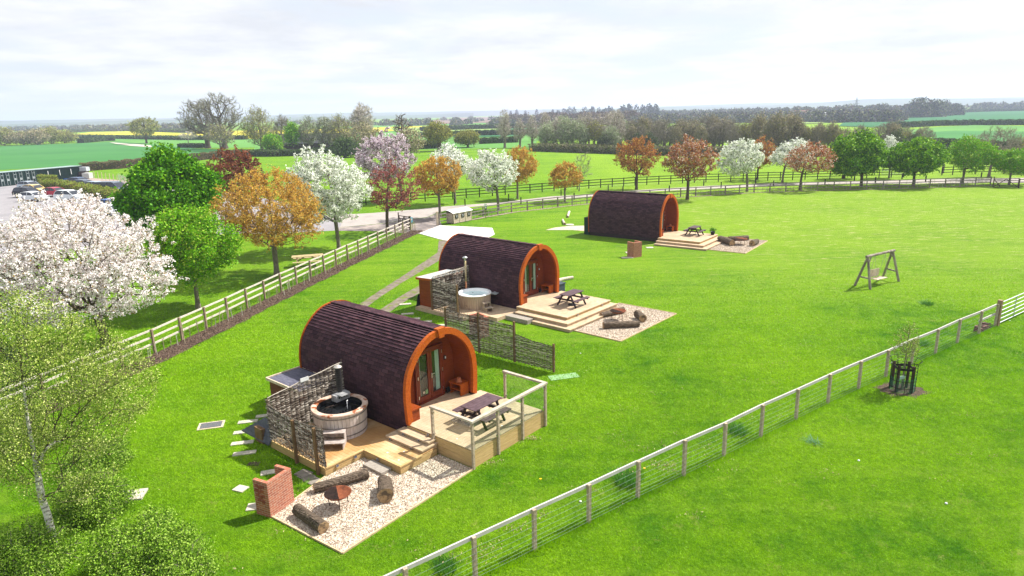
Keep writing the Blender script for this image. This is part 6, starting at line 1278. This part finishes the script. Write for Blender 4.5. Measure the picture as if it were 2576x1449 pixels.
for z in (10.5, 13, 15.5): MB().bar((-2.8, 0, z), (2.8, 0, z), .12, .2).build('cross_arm', PM, t)

# ------------------------------------------------------------------ foreground birch and shrubs
bb = G(146, 1402); t = thing('birch_tree', 'white barked birch with sparse young leaves in the left foreground', 'tree', bb)
BIRCHB, t_, b_ = newmat('birch_bark'); b_.inputs['Roughness'].default_value = .8
f_ = noise(t_, coords(t_, scale=(2, 2, 5)), 4, 5, .8, .50, .58); L(t_, mixc(t_, f_, (.62, .58, .54), (.07, .055, .045)), b_.inputs['Base Color'])
def sub(pts, n=9):
    return cr(np.array(pts, float), n)[0]
def rel(x, y, dist):        # world point on the ray of the pixel at horizontal distance dist, relative to the birch foot
    d = ray(x, y); k = dist / math.hypot(d[0], d[1]); return np.array([k * d[0], k * d[1], CAM_H + k * d[2]]) - bb
d0 = math.hypot(bb[0], bb[1])
stems = [[(146, 1402), (118, 1290), (104, 1249), (90, 1160), (70, 1060), (58, 960), (45, 860), (30, 780)], [(120, 1300), (124, 1220), (138, 1130), (145, 1010), (170, 930), (190, 860), (215, 790)], [(140, 1000), (190, 960), (260, 900), (330, 930)]]
r = np.random.default_rng(301); T = []
cloud = [((60, 830), 120, 95, 170), ((190, 900), 130, 95, 230), ((300, 960), 90, 80, 200), ((110, 1010), 130, 100, 220), ((30, 1080), 90, 120, 160), ((230, 1060), 90, 70, 150), ((150, 1180), 130, 80, 120)]
for (cx, cy), sx, sy, n in cloud:
    for _ in range(n):
        q = r.normal(size=2); q *= min(1, 1.4 / np.linalg.norm(q)) * .75; T.append(rel(cx + q[0] * sx, cy + q[1] * sy, d0 + r.normal(0, .9) + .2))
trunk = [rel(x, y, d0 + .0) for x, y in stems[0]]; trunk = cr(np.array(trunk), 16)[0]; trunk[0] = (0, 0, -.05)
P, par, cnt, nt0 = skeleton(302, trunk, .30, np.array(T), .45, .28, .04, .05); rad = .0030 + .085 * (cnt / cnt[0]) ** .66
th_ = rad > .028; keepi = [0] + [i for i in range(1, len(P)) if th_[i]]
def subset(mask):
    idx = np.where(mask)[0]; idx = idx[idx > 0]; Pn = np.concatenate([P[par[idx]], P[idx]]); m_ = len(idx); pp = np.concatenate([np.full(m_, -1), np.arange(m_)]); rr_ = np.concatenate([np.minimum(rad[par[idx]], rad[idx] * 1.35 + .004), rad[idx]]); return Pn, pp, rr_
def limbs2(name, mask, mat):
    Pn, pp, rr_ = subset(mask); m_ = len(Pn) // 2; Q = np.zeros((m_ * 2 + 1, 3)); Q[1:] = Pn; q = np.concatenate([[-1], np.zeros(m_, int), np.arange(1, m_ + 1)]); ra = np.concatenate([[.01], rr_]); 
    sel_ = np.arange(m_ + 1, 2 * m_ + 1); limbmesh(name, np.concatenate([Q[:1], Q[1:]]), q, ra, mat, t) if False else _limb(name, Pn[:m_], Pn[m_:], rr_[:m_], rr_[m_:], mat)
def _limb(name, A, B, RA, RB, mat):
    m = MB()
    for a, b, c_, d_ in zip(A, B, RA, RB): m.tube([a, b + (b - a) * .08], [c_, d_], 8 if d_ > .028 else 3, False)
    m.build(name, mat, t, smooth=True)
limbs2('trunk', th_, BIRCHB); limbs2('branches', ~th_, M('dark_twig_bark', (.10, .075, .055), (.05, .04, .03))); sel = np.where(cnt <= 3)[0]; pk = r.choice(sel, 60000); A = P[par[pk]]; C = A + (P[pk] - A) * r.random((len(pk), 1)) + r.normal(0, .11, (len(pk), 3)); leafmesh('crown', C, .023, LM['birch'], t, r, aspect=.8)
def shrub(label, cx, cy, rx, h, n, ls, seed, leaf='bush', depth=None, name='shrub', z=0):
    c = G(cx, cy); t = thing(name, label, 'shrub', c); r = np.random.default_rng(seed); T = []
    for _ in range(260):
        v = r.normal(size=3); v /= np.linalg.norm(v); v *= r.uniform(.5, 1) * (1 + .18 * math.sin(v[0] * 6 + seed) * math.cos(v[1] * 5)); T.append((v[0] * rx, v[1] * (depth or rx), abs(v[2]) * h + .08))
    P, par, cnt, _ = skeleton(seed, np.array([(0, 0, -.02), (0, 0, .1), (.02, 0, .2)]), .5, np.array(T), .5, .25, .02); limbmesh('stems', P, par, .006 + .05 * (cnt / cnt[0]) ** .6, BARK_G, t)
    n = int(n * 2.4); sel = np.where(cnt <= 3)[0]; pk = r.choice(sel, n); A = P[par[pk]]; C = A + (P[pk] - A) * r.random((n, 1)) + r.normal(0, .13, (n, 3)); C[:, 2] = np.abs(C[:, 2]); leafmesh('leaves', C, ls, LM[leaf], t, r, aspect=.75); return t
shrub('broad leafy shrub spreading along the bottom left edge', 370, 1440, 1.55, 1.35, 15000, .030, 401)
shrub('upright leafy shrub behind the birch trunk', 240, 1290, 1.15, 1.25, 10000, .028, 402)
shrub('dense shrub in the bottom left corner under the birch', 60, 1440, 1.3, 1.2, 10000, .028, 403)
shrub('pale twiggy shrub right of the birch foot', 455, 1475, .9, 1.0, 6000, .028, 404)
shrub('yellow green shrub left of the birch below the cherry', 30, 1130, 1.7, 1.9, 11000, .034, 405, 'birch')
shrub('leafy shrub by the yellow hose end', 250, 1175, 1.2, .95, 6000, .030, 406)
shrub('dark leaved shrub under the cherry at the left edge', -40, 990, 2.2, 2.6, 9000, .05, 407, 'dark')
pxtree('purple leaved tree cut by the left photo edge', -25, 905, -110, 30, 655, 860, 'purple', BARK, 3000, 0.070, 408, tr=.1, ntar=260, cl=.12)
def grasstuft(label, x, y, n, h, rx, mat, seed, loc=None, name='grass_clump', flowers=0):
    c = G(x, y); r = np.random.default_rng(seed); V = []; Fq = []
    for i in range(n):
        a = r.uniform(0, 6.28); q = rx * math.sqrt(r.random()); px_, py_ = q * math.cos(a), q * math.sin(a); hh = h * r.uniform(.5, 1); lx, ly = r.normal(0, .12, 2); w = .008; b = len(V)
        V += [(px_ - w, py_, 0), (px_ + w, py_, 0), (px_ * 1.3 + lx * 1.5 + w * .4, py_ * 1.3 + ly * 1.5, hh * .8), (px_ * 1.3 + lx * 1.5 - w * .4, py_ * 1.3 + ly * 1.5, hh * .8)]; Fq.append((b, b + 1, b + 2, b + 3))
    t = thing(name, label, 'plant', c, 0, 'tall leaf clumps along the foreground fence' if name == 'daffodil_clump' else None); rawmesh('blades', np.array(V), np.array(Fq), mat, t)
    if flowers: C = np.c_[r.uniform(-rx, rx, flowers), r.uniform(-rx, rx, flowers), np.full(flowers, h * .95)]; leafmesh('faded_flowers', C, .03, STRAW, t, r)
    return t
DG = leafmat('daffodil_leaves', [(.5, (.11, .29, .035)), (.5, (.07, .20, .03))], .5, .3)
grasstuft('dark daffodil leaf clump nearest the bottom edge by fence', 1120, 1430, 240, .42, .28, DG, 1, name='daffodil_clump', flowers=10); grasstuft('largest daffodil leaf clump in the middle of the wire fence', 1578, 1212, 380, .45, .40, DG, 2, name='daffodil_clump', flowers=14); grasstuft('daffodil leaf clump farther up the wire fence', 1856, 1088, 260, .42, .32, DG, 3, name='daffodil_clump', flowers=8)
grasstuft('daffodil leaf clump nearest the iron tree guard', 2320, 868, 160, .35, .3, DG, 4, name='daffodil_clump'); grasstuft('round dark tuft on the open lawn below the swing', 2332, 766, 260, .30, .30, DG, 5); grasstuft('blue green thistle tuft in the near paddock grass', 2047, 1112, 120, .12, .22, leafmat('thistle', [(1, (.12, .25, .12))], .7, .2), 6)
grasstuft('yellow green tuft behind the nearest paving trio', *k3(710, 570), 90, .2, .12, LM['lgreen'], 7)
grasstuft('small fern tuft beside the middle deck slab', (1500 + 470 * .24155) / 1.59 * 0 + 1318, 0 + 903 * 0 + 868, 0 + 90, .18, .15, LM['lgreen'], 8)
for i, (x, y) in enumerate(((2160, 1150 + 10), (2380, 1268), (2243, 913), (1460, 1263), (1460, 890), (2540, 808))):
    o = MB().lathe([(0, .05), (.03, .045), (.045, .02), (.02, 0)], n=8).build('puffball', WHITEPAINT, None, smooth=True, loc=G((3300 + 0) / 1.59 if False else x, y)); tag(o, 'tiny white fungus ball in the grass', 'fungus', 'tiny white fungi dotted over the grass')
FOX = M('bright_yellow', (.8, .5, .02))
for i, (x, y) in enumerate(((1621, 1184), (1360, 1211))): o = MB().lathe([(0, .09), (.04, .10), (.02, .07), (.004, .06), (.004, 0)], n=10).build('dandelion', FOX, None, loc=G(x, y)); tag(o, ['yellow dandelion just behind the wire fence', 'single yellow dandelion on the lawn by the deck'][i], 'flower')

# ------------------------------------------------------------------ car park
def car(label, x, y, rz, paint, kind='hatch', sc=1.0, loc=None):
    c = G(x, y) if loc is None else loc; t = thing('parked_car', label, 'car' if kind != 'van' else 'van', c, rz); Ln, Wd = (4.2, 1.78) if kind != 'van' else (4.95, 1.95)
    if kind == 'hatch': body = [(-2.05, .35), (-2.1, .75), (-2.0, .98), (-.2, 1.0), (.75, .98), (1.75, .80), (2.08, .62), (2.1, .35)]; roof = [(-1.95, .96), (-1.55, 1.38), (-1.1, 1.47), (-.1, 1.48), (.45, 1.38), (1.15, .94)]
    elif kind == 'van': body = [(-2.42, .35), (-2.45, .95), (-2.42, 1.12), (.4, 1.14), (1.45, 1.08), (2.2, .88), (2.45, .65), (2.45, .35)]; roof = [(-2.40, 1.10), (-2.32, 1.80), (-2.15, 1.93), (.5, 1.95), (.95, 1.82), (1.75, 1.05)]
    else: body = [(-2.2, .38), (-2.25, .85), (-2.15, 1.06), (-.2, 1.08), (.9, 1.05), (1.9, .88), (2.2, .68), (2.2, .38)]; roof = [(-2.1, 1.04), (-1.8, 1.55), (-1.5, 1.64), (.1, 1.64), (.6, 1.52), (1.3, 1.02)]
    def ext(P, w0, w1, mat, nm, par, zt=None):
        m = MB(); n = len(P); zmin = min(z for _, z in P); zmax = max(z for _, z in P)
        W_ = lambda z: w0 + (w1 - w0) * (z - zmin) / (zmax - zmin)
        vs = [(a, -W_(z) / 2, z) for a, z in P] + [(a, W_(z) / 2, z) for a, z in P]; m.add(vs, [tuple(range(n)), tuple(range(n, 2 * n))[::-1]] + [(k, n + k, n + (k + 1) % n, (k + 1) % n) for k in range(n)]); o = m.build(nm, mat, par); b = o.modifiers.new('b', 'BEVEL'); b.width = .06; b.segments = 2; b.limit_method = 'ANGLE'; b.angle_limit = .5; return o
    ext(body, Wd, Wd - .06, paint, 'body', t); ext(roof, Wd - .12, Wd - .48, CARGLASS, 'windows', t)
    zr = roof[2][1]; rp = [(roof[1][0] + .02, roof[1][1] + .0), (roof[2][0], zr + .012), (roof[3][0], roof[3][1] + .012), (roof[4][0] + .02, roof[4][1] + .01), (roof[4][0] - .05, roof[4][1] - .05), (roof[3][0], roof[3][1] - .045), (roof[2][0], zr - .045), (roof[1][0] + .06, roof[1][1] - .05)]
    ext(rp, Wd - .40, Wd - .40, paint, 'roof', t)
    m = MB()
    for s in (-1, 1):
        for a, b in ((roof[0], roof[1]), (roof[4], roof[5])): m.bar((a[0], s * (Wd / 2 - .08), a[1]), (b[0], s * (Wd / 2 - .22 if b[1] > a[1] else Wd / 2 - .08), b[1]), .06, .05)
        xm = -.35; m.bar((xm, s * (Wd / 2 - .07), roof[0][1]), (xm, s * (Wd / 2 - .21), zr - .02), .05, .09)
    m.build('pillars', paint, t)
    for a in (-1.3, 1.32):
        for s in (-1, 1):
            w = MB().tube([(a, s * (Wd / 2 - .22), .33), (a, s * (Wd / 2 + .01), .33)], .33, 18).build('wheel', TYRE, t); MB().tube([(a, s * (Wd / 2 + .005), .33), (a, s * (Wd / 2 + .025), .33)], .21, 12).build('rim', STEEL, w)
    for s in (-1, 1): MB().box((body[-1][0] - .03, s * (Wd / 2 - .28), .68), (.10, .36, .14)).build('headlight', GALV, t); MB().box((body[1][0] + .03, s * (Wd / 2 - .16), .82), (.12, .24, .24)).build('tail_light', M('tail_red', (.6, .02, .03), rough=.3), t); MB().box((.85, s * (Wd / 2 + .06), 1.0), (.14, .16, .12)).build('mirror', paint, t)
    MB().box((body[-1][0] + .0, 0, .48), (.03, .52, .11)).build('number_plate', WHITEPAINT, t); MB().box((body[0][0] - .03, 0, .60), (.03, .52, .11)).build('number_plate', M('yellow_plate', (.75, .6, .1)), t); return t
def paint(n, c, metal=.3): return M('car_paint_' + n, c, tuple(x * .97 for x in c), rough=.25, metal=metal, spec=.6)
P_SIL = paint('silver', (.50, .56, .64), .5); P_YEL = paint('yellow', (.70, .50, .18), 0); P_BLK = paint('black', (.015, .017, .025)); P_WHT = paint('white', (.72, .75, .78), 0); P_RED = paint('red', (.45, .02, .05)); P_NAV = paint('navy', (.05, .09, .18)); P_GRY = paint('grey', (.13, .16, .21)); P_BLU = paint('blue', (.06, .17, .50)); P_PBL = paint('pale_blue', (.42, .52, .66), .3)
h_ = R(-14)
car('silver hatchback nearest the containers', 77, 476, h_, P_SIL); car('pale yellow car between silver and black ones', 89, 485, h_, P_YEL, loc=G(89, 486)); car('black car with red tail lights at the lane edge', 72, 496, h_, P_BLK, 'suv'); car('white and glass hatchback in front of the black car', 87, 506, h_, P_WHT)
car('dark car with red bonnet beside the long hedge', 142, 494, R(-14), P_RED); car('white saloon half hidden by cherry blossom', 178, 505, R(-14), P_WHT, 'suv')
car('navy estate car farthest back beyond the hedge', 202, 468, h_, P_NAV, 'suv'); car('dark blue car second back beyond the hedge', 216, 475, h_, P_GRY, 'suv'); car('pale blue people carrier beside the campervan', 247, 480, h_, P_PBL, 'suv'); car('grey campervan with long dark side window', 287, 489, h_, P_GRY, 'van').scale = (1.18, 1.1, 1.08); car('grey blue car in front of the campervan', 320, 500, h_, P_NAV, 'suv')
car('bright blue hatchback right of the cherry top', 283, 528, h_, P_BLU); car('white hatchback nearest the camera beyond the cherry', 283, 542, h_, P_WHT)
car('silver car parked behind the orange maple', 420, 520, h_, P_SIL); car('white car parked behind the big green maple', 372, 512, h_, P_WHT, 'suv')
ca = G(0, 470); cb_ = G(211, 447.8); dr = (cb_ - ca); ln = np.linalg.norm(dr); dr /= ln; caz = math.atan2(dr[1], dr[0]); nC = 7; wC = 2.45
CLB = ['leftmost green container with white locking bars', 'second green container with white locking bars', 'green container third from the left of the row', 'green container in the middle of the row', 'green container third from the right of the row', 'green container second from the right of the row', 'rightmost green container beside the brown hedge']
for i in range(nC):
    c = cb_ - dr * (wC * 1.03) * (nC - i); stg = .0; t = thing('shipping_container', CLB[i], 'container', c, caz, 'row of green storage containers'); hC = 2.6; dC = 3.2
    m = MB(); m.box((wC / 2, dC / 2, hC / 2), (wC - .08, dC - .08, hC - .08)); k = 14
    for j in range(k): m.box((wC / 2 - wC * .5 + (j + .5) * wC / k, .02, hC / 2), (wC / k * .5, .06, hC - .2))
    for j in range(18): m.box((wC - .02, (j + .5) * dC / 18, hC / 2), (.06, dC / 18 * .5, hC - .2)); m.box((.02, (j + .5) * dC / 18, hC / 2), (.06, dC / 18 * .5, hC - .2))
    m.build('walls', CONT_G, t); m = MB()
    for x in (.05, wC - .05):
        for y in (.02, dC - .05): m.box((x, y, hC / 2), (.12, .12, hC))
    m.box((wC / 2, 0, .08), (wC, .12, .16)); m.box((wC / 2, -.01, hC - .07), (wC, .12, .14)); m.box((wC / 2, dC - .04, .08), (wC - .01, .11, .15)); m.box((.04, dC / 2, .085), (.11, dC, .14)); m.box((wC - .04, dC / 2, .085), (.11, dC, .14)); m.build('frame', CONT_G, t); MB().box((wC / 2, dC / 2, hC + .03), (wC + .06, dC + .1, .05)).build('roof', CONT_ROOF, t)
    if i < 3:
        for s in (0, 1):
            d_ = MB().box((wC * (.27 + .46 * s), -.045, hC / 2), (wC * .43, .05, hC - .35)).build('door', CONT_G, t)
            for q in (-.28, .22): MB().tube([(wC * (.27 + .46 * s) + q, -.10, .15), (wC * (.27 + .46 * s) + q, -.10, hC - .12)], .035, 6).build('locking_bar', GALV, d_)
            m = MB(); m.box((wC * (.27 + .46 * s), -.08, 1.15), (.55, .012, .42)); m.box((wC * (.27 + .46 * s) + .1, -.08, 2.05), (.5, .012, .10)); m.build('label_plate', M('faded_plate', (.40, .45, .45), (.12, .16, .16), sc=5), d_)
    else: MB().box((wC - .10, -.06, hC * .62), (.10, .03, 1.1)).build('white_stripe', WHITEPAINT, t)
q = G(222, 449.5); t = thing('liquid_tank', 'white square liquid tank on pallet at the yard edge', 'tank', q, -.1); MB().box((0, 0, .68), (1.5, 1.3, 1.1)).build('tank', M('ibc_white', (.75, .76, .74), (.6, .62, .6), sc=3, rough=.5), t); m = MB()
for k in range(7):
    m.box((-.75 + k * .25, -.67, .68), (.03, .03, 1.12)); m.box((0, -.67, .18 + k * .17), (1.52, .03, .03)); m.box((.77, -.6 + k * .2, .68), (.03, .03, 1.12))
m.build('cage', GALV, t); MB().box((0, 0, .06), (1.5, 1.3, .12)).build('pallet', GREYWOOD, t)
q = G(205, 449); t = thing('loaded_trailer', 'trailer with tarpaulin rolls and grey tank beside the white one', 'trailer', q, -.1); MB().box((0, .6, .6), (2.6, 1.4, .25)).build('bed', DARKRAIL, t)
for s in (-.7, .7): MB().tube([(s, -.25, .35), (s, -.05, .35)], .34, 14).build('wheel', TYRE, t)
MB().box((.4, .9, 1.95), (1.55, 1.1, .85)).build('grey_tank', M('grey_tank', (.5, .53, .57), (.35, .38, .42), sc=3), t); MB().tube([(-1.5, .5, 1.45), (-.35, .5, 1.45)], .28, 12).build('green_roll', M('green_tarp', (.12, .42, .33)), t); MB().box((.0, .7, 1.1), (2.2, 1.1, .75)).build('scrap_load', M('scrap', (.14, .11, .09), (.05, .04, .04), sc=6, rough=.9), t)
fivebar('old wooden gate leaning by the containers', G(158, 452), G(180, 451), 1.4, BROWNPOST)
o = MB().box((0, 0, .16), (1.0, .5, .3)).build('blue_crate', P_BLU, None, loc=G(167, 453)); tag(o, 'small blue crate on the ground before the old gate', 'crate')

# ------------------------------------------------------------------ grass blades near the camera
EX = [P1.poly([(-6.9, -1.9), (3.3, -1.9), (3.3, 2.2), (-6.9, 2.2)]), P1.poly([(.30, -7.6), (3.5, -7.35), (3.3, -1.8), (-3.7, -1.8), (-3.7, -5.2), (-.3, -5.2), (.1, -6.7)]), P2.poly([(-7, -5.2), (4.5, -5.2), (7.5, -2.7), (7.5, 3.5), (-7, 3.5)]), P1.poly([(-6.7, -3.4), (-4.5, -3.4), (-4.5, -1.7), (-6.7, -1.7)]), offpoly(LQd, .0, 1.3)]
EX += [[tuple(G(*k)[:2]) for k in RUT1], [tuple(G(*k)[:2]) for k in RUT2]]
n = 1500000; r = np.random.default_rng(55); yy = r.uniform(12, 50, n); keep = r.random(n) < np.clip((24 / yy) ** 2.0, 0, 1) * np.clip((50 - yy) / 16, 0, 1) ; yy = yy[keep]; xx = r.uniform(-1, 1, len(yy)) * (yy * .80 + 2)
lim = (xx > -yy * .80 - 1) & (xx < yy * .80 + 1); xx, yy = xx[lim], yy[lim]; bad = np.zeros(len(xx), bool)
for e_ in EX: bad |= inpoly(e_, xx, yy)
bad |= ((xx - gb[0]) / .9) ** 2 + ((yy - gb[1]) / .68) ** 2 < 1
xx, yy = xx[~bad], yy[~bad]; n = len(xx); an = r.uniform(0, 6.28, n); sc = (.8 + .5 * r.random(n)) * np.clip(yy / 22, .8, 1.9); w = .010 * sc; h = .045 * sc * r.uniform(.5, 1.3, n) / np.clip(yy / 30, 1, 2); lx = r.normal(0, .03, n) * sc; ly = r.normal(0, .03, n) * sc
V = np.zeros((n, 3, 3)); V[:, 0] = np.c_[xx - w * np.cos(an), yy - w * np.sin(an), np.zeros(n)]; V[:, 1] = np.c_[xx + w * np.cos(an), yy + w * np.sin(an), np.zeros(n)]; V[:, 2] = np.c_[xx + lx, yy + ly, h]
tag(rawmesh('grass', V.reshape(-1, 3), np.arange(3 * n).reshape(n, 3), BLADE, None, 3), 'short mown grass blades covering the near lawn', 'grass', kind='stuff')
nf_ = 26000; DQa = np.array(DQ); sg = r.integers(0, len(DQa) - 1, nf_); f_ = r.random((nf_, 1)); Pf_ = DQa[sg] * (1 - f_) + DQa[sg + 1] * f_ + r.normal(0, .13, (nf_, 2)); an = r.uniform(0, 6.28, nf_); hh_ = r.uniform(.06, .17, nf_); V = np.zeros((nf_, 3, 3)); V[:, 0] = np.c_[Pf_[:, 0] - .007 * np.cos(an), Pf_[:, 1] - .007 * np.sin(an), np.zeros(nf_)]; V[:, 1] = np.c_[Pf_[:, 0] + .007 * np.cos(an), Pf_[:, 1] + .007 * np.sin(an), np.zeros(nf_)]; V[:, 2] = np.c_[Pf_ + r.normal(0, .04, (nf_, 2)), hh_]
tag(rawmesh('long_grass', V.reshape(-1, 3), np.arange(3 * nf_).reshape(nf_, 3), BLADE, None, 3), 'longer unmown grass along the foot of the wire fence', 'grass', kind='stuff')
# dry clippings
Cs = []
for (x, y, n_, s) in [(1230, 1375, 60, .25), (1300, 1330, 80, .3), (1350, 1298, 60, .2), (1480, 1235, 60, .25), (1210, 1405, 70, .3), (1668, 1170, 150, .28), (1690, 1190, 60, .3), (1600, 1130, 40, .4), (1240, 1165, 90, .16), (1300, 1112, 40, .15), (1340, 1105, 90, .12), (1730, 1140, 60, .4), (1080, 1390, 40, .3), (1780, 1125, 40, .3), (1130, 1410, 60, .3)] + [(r.uniform(900, 2500), r.uniform(800, 1300), 14, .25) for _ in range(60)] + [(r.uniform(300, 1000), r.uniform(1100, 1440), 10, .2) for _ in range(16)]:
    c = G(x, y); Cs.append(np.c_[c[0] + r.normal(0, s, n_), c[1] + r.normal(0, s * .6, n_), r.uniform(.03, .09, n_)])
C = np.concatenate(Cs); b_ad = np.zeros(len(C), bool)
for e_ in EX: b_ad |= inpoly(e_, C[:, 0], C[:, 1])
tag(leafmesh('dry_clippings', C[~b_ad], .035, STRAW, None, r, aspect=.35, up=.5), 'wisps of dry grass clippings lying on the lawn', 'clippings', kind='stuff')

# ------------------------------------------------------------------ air
HZ, t_, b_ = newmat('air'); t_.nodes.remove(b_); pv = N(t_, 'ShaderNodeVolumePrincipled'); pv.inputs['Color'].default_value = (.68, .72, 1.0, 1); pv.inputs['Density'].default_value = .00028; pv.inputs['Anisotropy'].default_value = .2; L(t_, pv.outputs[0], t_.nodes['Material Output'].inputs['Volume'])
tag(MB().box((0, 0, 59), (32000, 32000, 122)).build('haze', HZ), kind='stuff')
